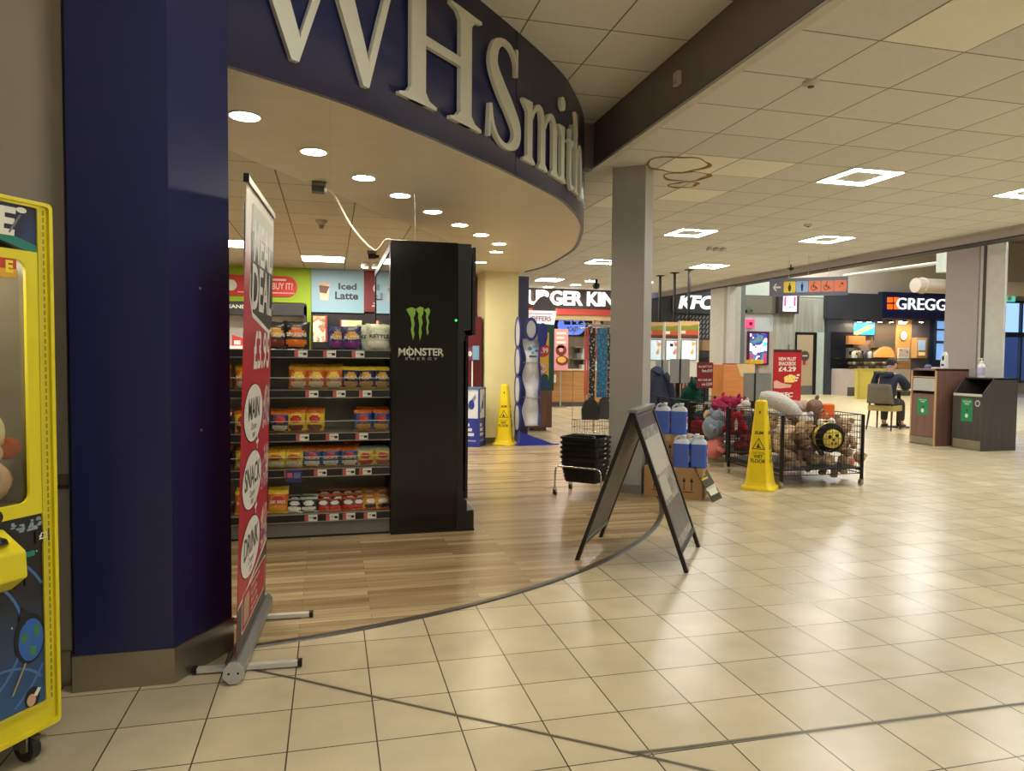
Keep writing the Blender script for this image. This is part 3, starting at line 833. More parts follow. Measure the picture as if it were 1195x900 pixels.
b = MB(); b.box(0, 0, -.001, BW, BH, .001, banm, T=TB)
bwht = M('banner_white', (236, 234, 228), .4); bdark = M('banner_dark', (58, 58, 60), .4); bpink = M('banner_lilac', (214, 120, 170), .4)
# speech bubble: pale above, dark below
b.ngon([(.12, 1.50, .002), (.2, 1.42, .002), (.72, 1.36, .002), (.81, 1.38, .002), (.81, 1.56, .002), (.12, 1.60, .002)], bwht, T=TB)
b.ngon([(.14, 1.515, .0025), (.21, 1.44, .0025), (.72, 1.38, .0025), (.81, 1.40, .0025), (.81, 1.66, .0025), (.14, 1.70, .0025)], bdark, T=TB)
b.ngon([(.14, 1.70, .0025), (.81, 1.66, .0025), (.81, 1.78, .0025), (.14, 1.78, .0025)], M('banner_grey', (120, 126, 124), .4), T=TB)
b.ngon([(.14, 1.78, .0025), (.81, 1.78, .0025), (.81, 1.9, .0025), (.16, 1.9, .0025)], M('banner_pale', (196, 202, 198), .4), T=TB)
b.text('MEAL', .25, bwht, TB, x=.47, y=1.74, z=.0035, bold=.02, sx=.95); b.text('DEAL', .27, bwht, TB, x=.47, y=1.54, z=.0035, bold=.02, sx=.95)
b.text('£3.95', .235, bwht, TB, x=.50, y=1.27, z=.0035, bold=.025, sx=.95)
bprod = blotmat('banner_products', [(232, 196, 150), (206, 60, 110), (90, 50, 120), (240, 220, 190), (190, 90, 40)], 22, .4)
for zc, word in ((1.0, 'MAIN'), (.70, 'SNACK'), (.40, 'DRINK')):
    b.ellipse(.30, zc, .262, .132, M('banner_outline', (70, 16, 30), .4), TB, z=.002, n=36); b.ellipse(.30, zc, .254, .127, bwht, TB, z=.003, n=36)
    b.text(word, .135, bdark, TB, x=.30, y=zc + .015, z=.004, bold=.012, sx=.95); b.text('Choose', .045, bdark, TB, x=.30, y=zc - .06, z=.004); b.text('one', .045, bdark, TB, x=.30, y=zc - .095, z=.004)
    b.prism([(.58, zc - .10), (.80, zc - .10), (.80, zc + .10), (.66, zc + .11), (.58, zc + .04)], .0015, .002, bprod, T=TB)
for zc in (.85, .55): b.text('+', .14, bwht, TB, x=.42, y=zc, z=.003, bold=.02)
b.ngon([(0, 0, .002), (BW, 0, .002), (BW, .30, .002), (.42, .26, .002), (.2, .22, .002), (0, .205, .002)], bdark, T=TB)
for i in range(12):
    x0, x1 = BW * i / 12, BW * (i + 1) / 12
    f = lambda x: .205 + .095 * (x / BW) ** 1.2
    b.ngon([(x0, f(x0), .003), (x1, f(x1), .003), (x1, f(x1) + .014, .003), (x0, f(x0) + .014, .003)], bwht, T=TB)
b.rrect(.10, .065, .77, .235, .02, bwht, TB, z=.003); b.rrect(.11, .072, .76, .228, .018, red, TB, z=.0036)
for i in range(4): b.text(('Selected lines only.', 'See shelf for', 'details of the', 'meal deal offer')[i], .034, bwht, TB, x=.33, y=.205 - .035 * i, z=.0042, align='LEFT')
b.rrect(.14, .09, .28, .21, .015, M('banner_phone', (180, 150, 130), .4), TB, z=.0042)
b.build('graphic_panel', BAN)
b = MB(); b.box(-.004, BH - .004, -.008, BW + .004, BH + .022, .008, alu, T=TB); b.box(-.012, BH - .008, -.011, -.003, BH + .026, .011, black, T=TB); b.box(0, BH - .008, .004, BW, BH - .003, .009, mblack, T=TB); b.build('top_rail', BAN)
# ================================================================ SHOP INTERIOR: back wall
YB = 11.65
TBk = YF(YB)
limem = M('lime_wall', (160, 188, 24), .6, noise=.03); maroon = M('maroon_panel', (128, 46, 54), .5); darkfr = M('dark_fridge', (40, 40, 40), .4)
b = MB(); b.box(-5.5, 11.7, 0, 2.86, 11.85, HC, M('shop_back_wall', (112, 96, 86), .6)); struct(b.build('wall_back'), 'back wall of the shop')
b = MB(); b.box(-5.6, 3.4, 0, -5.5, 11.8, HC, M('shop_back_wall', (112, 96, 86), .6)); struct(b.build('wall_left'), 'left wall of the shop')
b = MB(); x0, z0, x1, z1 = YR(YB, 200, 311, 363, 352); b.box(x0, z0, 0, x1, HS, .03, limem, T=TBk); x2 = YR(YB, 355, 350, 363, 400)[0]; b.box(x2, 1.2, 0, x1, z0, .03, limem, T=TBk)
lw = tag(b.build('wall_panel'), 'lime green wall panel above the shop fridge', 'wall panel')
b = MB(); x0, z0, x1, z1 = YR(YB, 255, 322, 347, 346); b.rrect(x0, z0, x1, z1, .15, M('sign_red', (206, 48, 36), .5), TBk, z=.03, d=.025)
xa, za, xb, zb = YR(YB, 318, 326, 342, 340)
b.fit('BUY IT?', xa, za + .02, xb, zb - .06, M('sign_pink', (240, 190, 180), .5), TBk, z=.056); b.box(xa, zb - .03, .055, xb - .1, zb, .056, M('sign_pink', (240, 190, 180), .5), T=TBk)
b.box(xa - .5, z0 + .05, .055, xb + .02, z0 + .065, .056, M('sign_pink', (240, 190, 180), .5), T=TBk)
xc = Py(270, 333, YB); b.ellipse(xc.x, xc.z, .085, .085, cream, TBk, z=.056)
tag(b.build('fridge_sign'), 'red rounded sign on lime green shop wall', 'sign')
# fridge cabinet with chilled packs
FR_ = thing('display_fridge', 'dark open display fridge under the lime green wall', 'fridge', (0, 0, 0))
x0, z0, x1, z1 = YR(YB - .5, 205, 355, 357, 362)
b = MB(); b.box(x0, YB - .5, 0, x1, YB, .5, darkfr); b.box(x0, YB - .06, .5, x1, YB - .01, z1, M('fridge_back', (214, 212, 204), .4)); b.box(x0, YB - .5, z0 - .06, x1, YB, z1 + .03, darkfr); b.box(x1 - .03, YB - .5, .5, x1, YB, z1, darkfr); b.build('cabinet', FR_)
b = MB(); xa, za, xb, zb = YR(YB - .5, 266, 356, 318, 361); b.fit('SANDWICHES', xa, za + .01, xb, zb, cream, YF(YB - .5), z=.003); b.build('lettering', FR_)
for k, zz in enumerate((1.45, 1.18, .9)):
    b = MB(); b.box(x0, YB - .42, zz - .03, x1 - .03, YB - .06, zz, white); b.box(x0, YB - .43, zz - .05, x1 - .03, YB - .42, zz + .01, white); b.build('shelf', FR_)
pk = [(206, 60, 60), (230, 190, 150), (190, 110, 170), (236, 226, 210), (90, 60, 50), (214, 90, 120)]
pack0 = None
for k, (zz, xx) in enumerate([(1.45, -1.42), (1.45, -1.24), (1.45, -.74), (1.45, -.56), (1.18, -1.42), (1.18, -1.2), (1.18, -.7)]):
    b = MB(); c = pk[k % 6]; b.prism([(0, 0), (.16, 0), (.16, .12), (.02, .17), (0, .17)], -.04, .04, M('sandwich_pack_%d' % (k % 6), c, .4), T=FR((xx, YB - .3, zz), (1, 0, 0), (0, 0, 1)))
    b.rect(.03, .03, .12, .09, M('pack_label_white', (236, 232, 226), .4), T=FR((xx, YB - .3, zz), (1, 0, 0), (0, 0, 1)), z=.041)
    tag(b.build('sandwich_pack'), '%s wedge pack, %s along the %s fridge shelf' % (['red', 'tan', 'lilac', 'cream', 'brown', 'pink'][k % 6], ['first', 'second', 'third', 'fourth', 'first', 'second', 'third'][k], 'upper' if k < 4 else 'lower'), 'food', 'chilled packs in the fridge')
# iced latte poster, maroon coffee panel
b = MB(); x0, z0, x1, z1 = YR(YB, 363.5, 315, 424.5, 365); b.box(x0, z0, .0, x1, z1, .05, M('poster_sky_blue', (150, 186, 204), .5, noise=.02), T=TBk)
xa, za, xb, zb = YR(YB, 395, 331, 416, 338.5); b.fit('Iced', xa, za, xb, zb, M('poster_plum_text', (60, 50, 62), .5), TBk, z=.052, bold=.03)
xa, za, xb, zb = YR(YB, 391, 341, 418, 350); b.fit('Latte', xa, za, xb, zb, M('poster_plum_text', (60, 50, 62), .5), TBk, z=.052, bold=.03)
xa, za, xb, zb = YR(YB, 371, 329, 386, 350.5); T = TBk
xm = (xa + xb) / 2; w = (xb - xa) / 2; h = zb - za
b.ngon([(xm - w * .62, za, .052), (xm + w * .62, za, .052), (xm + w * .85, zb - h * .15, .052), (xm - w * .85, zb - h * .15, .052)], M('latte_milk', (226, 206, 180), .5), T)
b.ngon([(xm - w * .7, za + h * .4, .053), (xm + w * .3, za + h * .35, .053), (xm + w * .82, zb - h * .25, .053), (xm - w * .82, zb - h * .2, .053)], M('latte_brown', (112, 66, 46), .5), T)
b.ellipse(xm, zb - h * .12, w * .9, h * .09, M('latte_foam', (206, 170, 140), .5), T, z=.054)
tag(b.build('coffee_poster'), 'pale blue panel reading Iced Latte on shop back wall', 'sign')
b = MB(); x0, z0, x1, z1 = YR(YB, 424.5, 316, 600, 366); b.box(x0, z0, .0, x1, z1 + .02, .045, maroon, T=TBk)
for px in (441.5, 600): 
    p = Py(px, 337, YB); b.ellipse(p.x, p.z, .085, .085, M('panel_white', (224, 206, 200), .5), TBk, z=.047); b.ellipse(p.x, p.z, .05, .05, maroon, TBk, z=.049)
    for j, w in enumerate((.05, .08, .1)): b.box(p.x - w, p.z - .2 - .045 * j, .046, p.x + .07, p.z - .18 - .045 * j, .048, M('panel_white', (224, 206, 200), .5), T=TBk)
for j in range(16):
    p = Py(545 + j * 1.1, 330, YB); b.box(p.x, z0, .045, p.x + .008, z1, .05, M('maroon_slat', (170, 74, 76), .5), T=TBk)
tag(b.build('wall_panel'), 'maroon coffee panel beside the Iced Latte panel', 'wall panel')
# coffee station below
CS = thing('coffee_machine', 'black and maroon coffee machine station below the Iced Latte panel', 'coffee machine', (0, 0, 0))
x0, z0, x1, z1 = YR(YB - .4, 364, 367, 560, 400)
b = MB(); b.box(x0, YB - .45, 0, x1, YB - .05, .95, M('station_maroon', (96, 22, 32), .4)); b.box(x0, YB - .12, .95, x1, YB - .05, z1, M('station_black', (30, 28, 30), .4)); b.build('station', CS)
for (a, c, d_, e), cols, nm in (((364.5, 368, 382, 399), [(200, 150, 110), (120, 80, 60), (226, 200, 170), (90, 90, 80)], 'left'), ((397, 373, 423, 400), [(236, 206, 160), (226, 170, 120), (240, 226, 200)], 'mid')):
    x0, z0, x1, z1 = YR(YB - .42, a, c, d_, e); b = MB(); b.box(x0, YB - .40, z0 - .1, x1, YB - .14, z1, mblack); b.box(x0 + .01, YB - .405, z0, x1 - .01, YB - .40, z1 - .01, blotmat('coffee_screen_' + nm, cols, 7, .4, emit=.25)); b.box(x1 - .03 if nm == 'left' else x0, YB - .412, z0, x1 if nm == 'left' else x0 + .02, YB - .405, z1, maroon); b.build('screen_unit', CS)
x0, z0, x1, z1 = YR(10.9, 543, 370, 557, 452)
b = MB(); b.box(x0 - .05, 10.73, 0, min(x1 + .05, 2.24), 11.17, z1, M('station_maroon', (96, 22, 32), .4)); tag(b.build('vending_cabinet', bevel=.02), 'dark red cabinet seen between black chiller and cream column', 'cabinet')

# cream column, navy post, red strip
creamc = M('cream_column_paint', (232, 222, 170), .5, noise=.02)
b = MB(); b.box(2.28, 10.69, 0, 2.80, 11.3, ZS, creamc); cc = struct(b.build('column'), 'cream column inside the shop')
b = MB(); b.box(2.27, 10.68, 0, 2.81, 11.31, .09, M('dark_skirt', (96, 86, 70), .5)); b.build('skirting', cc)
b = MB(); b.box(2.93, 11.25, 0, 3.12, 11.6, ZS, navy); struct(b.build('post'), 'navy post at the far end of the shop front')
b = MB(); b.box(2.78, 11.62, 0, 2.93, 11.66, ZS, M('red_slat_wall', (112, 28, 44), .5)); struct(b.build('trim_5'), 'dark red strip beside the navy post')

# ================================================================ GONDOLA SHELVING WITH CRISPS
GY, GX0, GX1 = 5.375, -1.35, .425
GON = thing('gondola_shelf', 'grey shop gondola with four open shelves of crisps behind banner', 'shelving', ((GX0 + GX1) / 2, GY, 0))
gx = (GX1 - GX0) / 2
shelfg = M('shelf_grey', (136, 134, 124), .4, .2); backg = M('shelf_back_grey', (150, 148, 134), .45, .1); darkg = M('shelf_shadow_grey', (70, 68, 64), .5)
b = MB(); b.box(-gx, .015, .02, gx, .5, .135, M('plinth_grey', (118, 116, 110), .4, .2)); b.box(-gx, .03, 0, gx, .48, .02, mblack); b.build('plinth', GON)
b = MB(); b.box(-gx, .44, .135, gx, .47, 1.36, backg); b.build('back_panel', GON)
b = MB(); b.box(gx - .0, .02, .1, gx + .004, .47, 1.36, mblack); b.box(gx - .02, .42, .1, gx - .0, .45, 1.36, shelfg); b.box(-gx, .02, .1, -gx + .02, .47, 1.36, shelfg); b.build('end_panel', GON)
tick = M('ticket_white', (226, 226, 214), .5); railb = M('price_rail_black', (30, 30, 30), .35); tickp = M('ticket_red', (190, 90, 90), .5)
clear = glassmat('acrylic', (226, 226, 218), .08, .08)
SHZ = [.185, .515, .775, 1.09, 1.38]
rnd = random.Random(5)
TK = {0: (.34, .52, .66, .84), 1: (.17, .42, .66, .80), 2: (.27, .52, .77), 3: (.35, .58, .80), 4: (.26, .50, .74)}
for k, z in enumerate(SHZ):
    b = MB(); b.box(-gx, .01, z - .03, gx, .44, z - .004, shelfg); b.box(-gx, -.005, z - .062, gx, .012, z - .002, shelfg)
    b.box(-gx, -.012, z - .062, gx, -.004, z - .056, alu); b.box(-gx, -.012, z - .006, gx, -.004, z - .001, alu)
    sh = b.build('shelf', GON)
    b = MB(); b.box(-gx, -.0085, z - .056, gx, -.005, z - .006, railb); rail = b.build('price_rail', sh)
    xs = [-1.6 + .3 * q for q in range(4)] + [Py(318 + 138 * t, 520, GY).x - (GX0 + GX1) / 2 for t in TK[k]]
    for xt in xs:
        if not -gx < xt < gx - .06: continue
        b = MB(); b.box(xt - .032, -.0115, z - .055, xt + .032, -.009, z - .008, tick)
        b.box(xt - .024, -.0125, z - .03, xt + .0, -.0115, z - .026, railb); b.box(xt + .002, -.0125, z - .042, xt + .026, -.0115, z - .024, railb); b.box(xt - .058, -.0115, z - .055, xt - .032, -.009, z - .01, tickp); b.build('price_ticket', sh)
    if k in (1, 2, 3):
        b = MB(); b.rect(-gx, z - .004, gx, z + .085, clear, T=FR((0, -.002, 0), (1, 0, 0), (0, 0, 1))); b.box(-gx, -.004, z + .083, gx, -.001, z + .087, M('acrylic_edge', (206, 206, 190), .2), T=None); b.build('acrylic_lip', sh)
    if k == 1:
        b = MB(); xt = Py(343, 552, GY).x - (GX0 + GX1) / 2; b.box(xt - .055, -.016, z - .095, xt + .055, -.013, z - .005, M('shelf_card_blue', (52, 56, 110), .4)); b.box(xt - .045, -.017, z - .06, xt - .01, -.016, z - .025, tickp); b.box(xt + .0, -.017, z - .065, xt + .045, -.016, z - .025, M('shelf_card_lilac', (110, 110, 160), .4)); b.build('shelf_card', sh)

_packs = {}


def crisp_mesh(key, w, h, t, base, band, badge, word=None, wordc=None, lower=None):
    """pillow bag: local x across, z up, front = -y; base edge on z = 0"""
    if key in _packs: return _packs[key]
    b = MB(); nx, nz = 10, 12
    mb_, mband, mbad = base, band, badge

    def prof(u, v):
        e = max(0, 1 - abs(2 * u - 1) ** 3) * max(0, 1 - abs(2 * v - 1) ** 4)
        wr = .05 * math.sin(9 * u + 3 * v + len(key)) * e + .035 * math.sin(14 * v - 5 * u)
        return t / 2 * (e + wr * e)
    for side in (-1, 1):
        vs, grid = [], {}
        for j in range(nz + 1):
            for i in range(nx + 1):
                u, v = i / nx, j / nz
                pinch = 1 - .06 * math.sin(PI * v)
                x = (u - .5) * w * pinch; z = v * h + (.008 * h * math.sin(u * 20) if j in (0, nz) else 0)
                grid[i, j] = len(vs); vs.append((x, side * prof(u, v), max(0, z)))
        fm = {}
        for j in range(nz):
            for i in range(nx):
                u, v = (i + .5) / nx, (j + .5) / nz
                mt = mb_
                if v > .80 or v < .06: mt = mband
                elif side < 0 and ((u - .5) / .30) ** 2 + ((v - .60) / .17) ** 2 < 1: mt = mbad
                elif side < 0 and lower is not None and v < .36 and ((u - .5) / .42) ** 2 + ((v - .22) / .15) ** 2 < 1: mt = lower
                q = (grid[i, j], grid[i + 1, j], grid[i + 1, j + 1], grid[i, j + 1])
                fm.setdefault(mt, []).append(q if side < 0 else q[::-1])
        o = len(b.v)
        first_ = True
        for mt, fs in fm.items():
            if mt not in b.mats: b.mats.append(mt)
            for f in fs: b.f.append([q + o for q in f]); b.m.append(b.mats.index(mt)); b.sm.append(True)
        b.v += [Vector(p) for p in vs]
    if word:
        y = -t / 2 * 1.02 - .002
        b.fit(word, -w * .36, h * .44, w * .36, h * .58, wordc, T=FR((0, y, 0), (1, 0, 0), (0, 0, 1)), bold=.03)
    ob = b.build('crisp_packet'); _packs[key] = ob.data; COL.objects.unlink(ob); bpy.data.objects.remove(ob)
    return _packs[key]


def foil(n, c):
    d = tuple(int(v * .55 + 18) for v in c); l = tuple(min(255, int(v * .7 + 80)) for v in c)
    return blotmat('foil_' + n, [d, c, c, c, l], 34, .33)



F_or, F_ye, F_bl, F_nv, F_bk, F_rd, F_gd, F_wh, F_pu, F_lg, F_tn, F_mr = [foil(n, c) for n, c in (('orange', (214, 110, 36)), ('yellow', (236, 202, 44)), ('blue', (36, 84, 150)), ('navy', (36, 40, 90)), ('black', (34, 32, 34)), ('red', (186, 44, 36)), ('gold', (214, 158, 50)), ('white', (224, 222, 206)), ('purple', (120, 40, 120)), ('pale_green', (186, 196, 170)), ('tan', (206, 160, 110)), ('maroon', (110, 44, 44)))]
KIND = {
    'orange': ('orange and tan multipack crisp bag', .135, .165, .07, F_or, F_gd, F_ye, 'HULA', F_wh, F_wh),
    'bluegold': ('navy and yellow crisp bag', .13, .165, .07, F_nv, F_ye, F_gd, 'HULA', F_wh, F_tn),
    'dark': ('dark blue snack bag with orange top', .135, .155, .06, F_nv, F_or, F_rd, None, F_wh, F_wh),
    'lime': ('yellow and lime snack bag', .135, .165, .06, F_ye, F_or, F_rd, None, F_wh, F_maroon if 0 else F_mr),
    'blue': ('bright blue snack bag with orange top', .135, .16, .06, F_bl, F_or, F_rd, None, F_wh, F_gd),
    'yellow': ('yellow snack bag with white emblem', .14, .135, .06, F_ye, F_gd, F_or, 'Quavers', F_nv, F_wh),
    'bluewhite': ('blue and silver snack bag', .14, .14, .06, F_bl, F_or, F_rd, 'SKIPS', F_wh, F_wh),
    'redyellow': ('pale yellow snack bag with red pattern', .135, .13, .06, F_ye, F_lg, F_rd, None, F_wh, F_rd),
    'nik': ('bright orange snack bag with white lettering', .145, .17, .06, F_or, F_ye, F_rd, 'NIK NAKS', F_wh, F_gd),
    'blackwhite': ('black and white sweet bag', .13, .11, .05, F_bk, F_lg, F_wh, None, F_wh, F_wh),
    'brown': ('small maroon and tan nut bag', .11, .10, .045, F_mr, F_or, F_wh, None, F_wh, F_rd),
    'gold': ('gold and white sweet bag', .12, .10, .05, F_gd, F_or, F_wh, None, F_wh, F_bk),
    'kblack': ('tall black and gold crisp bag', .165, .20, .08, F_bk, F_bk, F_gd, 'SENSATIONS', F_wh, F_mr),
    'kred': ('tall black and orange crisp bag', .19, .205, .08, F_bk, F_bk, F_or, 'SENSATIONS', F_wh, F_or),
    'knavy': ('tall navy and purple crisp bag', .15, .175, .08, F_nv, F_nv, F_gd, 'KETTLE', F_wh, F_pu),
    'kgreen': ('tall pale green crisp bag', .20, .195, .08, F_lg, F_lg, F_wh, 'KETTLE', F_bk, F_wh),
}
SHN = ['bottom shelf', 'second shelf up', 'middle shelf', 'upper shelf', 'top shelf']
_cnt = {}


def packet(kind, shelf, px, row=0, dz=0., tilt=None, note=None):
    d = KIND[kind]; me = crisp_mesh(kind, *d[1:])
    x = px if abs(px) < 5 else Py(px, 520, GY + .03).x
    o = bpy.data.objects.new('crisp_packet', me); COL.objects.link(o)
    y = GY + .055 + row * .085
    o.location = (x, y, SHZ[shelf] + dz)
    if kind in ('brown', 'gold', 'blackwhite') and tilt is None: tilt = rnd.uniform(-.75, -.2)
    o.rotation_euler = (tilt if tilt is not None else -.10 + .03 * rnd.random(), rnd.uniform(-.05, .05), rnd.uniform(-.5, .5) if kind in ('brown', 'gold', 'blackwhite') else rnd.uniform(-.14, .14))
    k = (kind, shelf, row); _cnt.setdefault(k, []).append(o); o['_x'] = x
    tag(o, d[0], 'crisps', 'crisp packets on the %s' % SHN[shelf])
    return o


for px in (348, 369, 390): packet('orange', 3, px); packet('orange', 3, px + 1, 1, .02)
for px in (409, 428, 446): packet('bluegold', 3, px); packet('bluegold', 3, px - 1, 1, .004)
packet('dark', 2, 326)
packet('dark', 2, 325, 1, .012)
for px in (346, 367): packet('lime', 2, px); packet('lime', 2, px + 1, 1, .012)
for px in (424, 445): packet('blue', 2, px); packet('blue', 2, px + 2, 1, .016)
for px in (322, 342): packet('yellow', 1, px); packet('yellow', 1, px + 2, 1, .015)
for px in (364, 386, 408): packet('bluewhite', 1, px); packet('bluewhite', 1, px + 2, 1, .012)
packet('bluewhite', 1, 390, 2, .05); packet('bluewhite', 1, 410, 2, .03)
for px in (427, 447): packet('redyellow', 1, px); packet('redyellow', 1, px + 1, 1, .01)
packet('nik', 0, 323); packet('nik', 0, 325, 1, .01)
for px in (342, 360): packet('blackwhite', 0, px); packet('blackwhite', 0, px + 1, 1, .01)
for i, px in enumerate((377, 392, 406, 419)):
    packet('brown', 0, px); packet('brown', 0, px + 3, 1, .012); packet('brown', 0, px + 1, 2, .035, -.4)
for px in (433, 448): packet('gold', 0, px); packet('gold', 0, px - 1, 1, .012); packet('gold', 0, px, 2, .035, -.4)
packet('kblack', 4, 322); packet('kred', 4, 346); packet('knavy', 4, 411); packet('knavy', 4, 395, 1); packet('kgreen', 4, 442); packet('kgreen', 4, 434, 1)
for sh, kinds in ((3, ('orange', 'orange')), (2, ('lime', 'dark')), (1, ('yellow', 'dark')), (0, ('nik', 'brown'))):
    for q, x in enumerate((-.60, -.76)): packet(kinds[q], sh, x); packet(kinds[q], sh, x, 1, .012)
ROW = ['in front row', 'in second row', 'in back row']
for (kind, sh, row), L in _cnt.items():
    L.sort(key=lambda o: o['_x'])
    for i, o in enumerate(L):
        o['label'] = '%s, %s, %s' % (KIND[kind][0], ROW[row] if len(L) == 1 else ORD[i] + ' ' + ROW[row], SHN[sh])
        del o['_x']

# ================================================================ BLACK DRINKS CHILLER
CH = thing('drinks_chiller', 'tall glossy black drinks chiller with green claw mark logo', 'chiller', (.43, 5.345, 0))
gloss = M('gloss_black', (13, 13, 14), .12, noise=.03); satin = M('satin_black', (24, 24, 25), .35, noise=.05)
b = MB(); b.box(.0, .0, .02, .50, .03, 2.19, gloss); b.build('side_panel', CH, bevel=.003)
b = MB(); b.box(.0, .03, .10, .50, 1.95, .24, satin); b.box(.0, 1.88, .24, .50, 1.93, 2.15, satin); b.box(0.0, .03, 2.12, .50, 1.93, 2.18, satin); b.box(.0, .03, .24, .02, .06, 2.12, satin); b.box(.02, .06, .24, .04, 1.88, 1.38, satin); b.build('carcass', CH)
b = MB(); b.box(-.004, .03, 1.42, .012, .07, 2.17, satin); b.box(-.004, 1.90, 1.42, .012, 1.94, 2.17, satin); b.box(-.004, .07, 2.12, .012, 1.9, 2.17, satin); b.box(-.004, .07, 1.40, .012, 1.9, 1.44, satin); b.build('window_frame', CH)
b = MB(); b.rect(-1.90, 1.44, -.07, 2.12, M('dark_glass', (20, 22, 24), .04, spec=.8), T=FR((.003, 0, 0), (0, -1, 0), (0, 0, 1))); b.build('side_window', CH)
b = MB(); b.box(.50, .0, 1.54, .60, 1.93, 2.185, satin); b.build('canopy', CH, bevel=.004)
b = MB(); b.box(.615, .02, 1.50, .638, 1.90, 2.165, satin); b.box(.60, .3, 1.7, .615, .34, 2.1, satin); b.build('light_pelmet', CH)
b = MB(); b.box(.50, .0, .24, .545, .05, 1.54, satin); b.box(.565, .02, .25, .585, 1.93, 1.50, gloss); b.box(.545, .04, .25, .565, 1.88, .30, satin); b.box(.545, .04, 1.46, .565, 1.88, 1.52, satin); b.build('door', CH)
b = MB(); b.box(0, .0, .0, .635, 1.95, .02, mblack); b.box(.50, .0, .02, .63, 1.95, .155, satin); b.box(.50, .0, .155, .575, 1.95, .24, satin); b.box(.575, .01, .155, .63, 1.94, .16, M('bumper_teal', (30, 60, 64), .3)); b.build('base', CH)
b = MB(); p = Py(532, 374, 5.345); b.lathe([(.006, -.01), (.008, .0), (.007, .012), (0, .014)], M('green_led', (40, 255, 90), .3, emit=3), 10, T=FR((p.x - .43, -.004, p.z), (1, 0, 0), (0, 0, 1))); b.build('indicator_light', CH)
TCh = FR((-.43, 0, 0), (1, 0, 0), (0, 0, 1)); mg = M('logo_green', (132, 178, 60), .4)
def chp(px, py): p = Py(px, py, 5.345); return (p.x, p.z)
b = MB()
claws = [[(474, 361), (480, 358.5), (485, 360.5), (484.5, 367), (482.5, 371), (484, 378), (482.5, 385), (484, 390), (482, 397), (479.5, 386), (480.5, 379), (478.8, 370)],
         [(485, 361), (490, 357.8), (494.5, 359.5), (494, 366), (492, 370), (493.2, 377), (491.5, 383), (492.2, 389), (490, 397.5), (488.5, 388), (489.5, 380), (487.8, 370), (488.5, 366)],
         [(495, 361.5), (500, 359.3), (502, 362), (501.5, 366), (499.5, 370), (500.8, 376), (499.3, 383), (500.2, 387), (498.8, 392), (497.3, 384), (498.4, 378), (497, 370), (497.6, 366)]]
for c in claws: b.prism([chp(*q) for q in c][::-1], .001, .003, mg, T=TCh)
b.build('claw_logo', CH)
b = MB(); sil = M('logo_silver', (206, 204, 190), .4)
(x0, z1), (x1, z0) = chp(465, 406), chp(518, 415.5); b.fit('MONSTER', x0, z0, x1, z1, sil, TCh, z=.001, depth=.002, bold=.03)
xo = x0 + (x1 - x0) * .235; b.box(xo - .004, z0 - .015, .001, xo + .004, z1 + .012, .0035, sil, T=TCh)
for k, xx in enumerate((.0, .965)): b.prism([(x0 + (x1 - x0) * xx - .006, z0 - .012), (x0 + (x1 - x0) * xx + .012, z0 + .004), (x0 + (x1 - x0) * xx + .004, z0 + .012)], .001, .003, sil, T=TCh)
(x0, z1), (x1, z0) = chp(473, 417), chp(510.5, 420.5); b.fit('ENERGY', x0, z0, x1, z1, M('logo_grey', (150, 148, 130), .4), TCh, z=.001, depth=.002, spacing=1.7, bold=.02)
b.build('lettering', CH)
b = MB(); b.box(.22, .0, 1.36, .24, .001, 1.37, mblack); b.build('seal', CH) if 0 else None
# cable from the ceiling box to the chiller
pA, pB = Pz(384, 222, 2.6), Vector((.43, 5.42, 2.2))
b = MB(); mid = [pA, pA + Vector((.05, .06, -.04)), pA.lerp(pB, .4) + Vector((0, 0, -.14)), pA.lerp(pB, .75) + Vector((0, 0, -.17)), pB + Vector((-.03, 0, .0)), pB + Vector((.05, .03, -.012))]
b.tube(catmull(mid, 8), .0075, white, 8); tag(b.build('power_cable'), 'white cable sagging from ceiling box to black chiller', 'cable')
b = MB(); b.tube([(.43 + .21, 5.6, 2.18), (.43 + .20, 5.6, HS)], .003, alu, 6); tag(b.build('hanging_wire'), 'thin wire above the black chiller', 'wire')
CBX = thing('ceiling_camera_box', 'small dark box with grey top on soffit edge, start of white cable', 'ceiling device', Pz(372, 218, 2.6))
b = MB(); b.box(-.05, -.04, .0, .05, .04, .033 if 0 else .03, M('device_grey', (120, 114, 100), .4)); b.build('mount', CBX)
b = MB(); b.box(-.05, -.045, -.045, .04, .04, .0, black); b.box(.04, -.02, -.035, .06, .02, -.012, white); b.build('body', CBX)
SB = thing('ceiling_camera_box', 'small dark box on the shop ceiling above black chiller', 'ceiling device', Pz(434, 293, HS))
b = MB(); b.box(-.06, -.05, -.04, .06, .05, .0, M('device_grey', (120, 114, 100), .4)); b.build('mount', SB)
b = MB(); b.box(-.05, -.045, -.10, .05, .04, -.04, black); b.box(.05, -.03, -.09, .09, .02, -.05, black); b.build('body', SB)
SP = thing('spotlight', 'twin spotlight on the shop ceiling left of black chiller', 'light', Pz(432, 306, HS))
for s in (-1, 1):
    b = MB(); b.lathe([(.05, -.08), (.06, -.05), (.04, -.02), (.02, 0)], white, 14, T=Matrix.Translation((s * .075, 0, 0))); b.ellipse(s * .075, 0, .045, .045, M('spot_lens', (255, 248, 224), .4, emit=18), z=-.081); b.build('lamp', SP)
SD = thing('smoke_detector', 'round smoke detector on shop ceiling right of the banner', 'detector', Pz(375, 257, HS))
b = MB(); b.lathe([(0.0, -.05), (.03, -.05), (.045, -.03), (.06, -.012), (.06, 0)], M('detector_white', (190, 180, 158), .5), 18); b.build('body', SD)
b = MB(); b.lathe([(.0, -.085), (.02, -.083), (.026, -.05)], M('detector_grey', (140, 130, 112), .5), 12); b.build('sensor', SD)
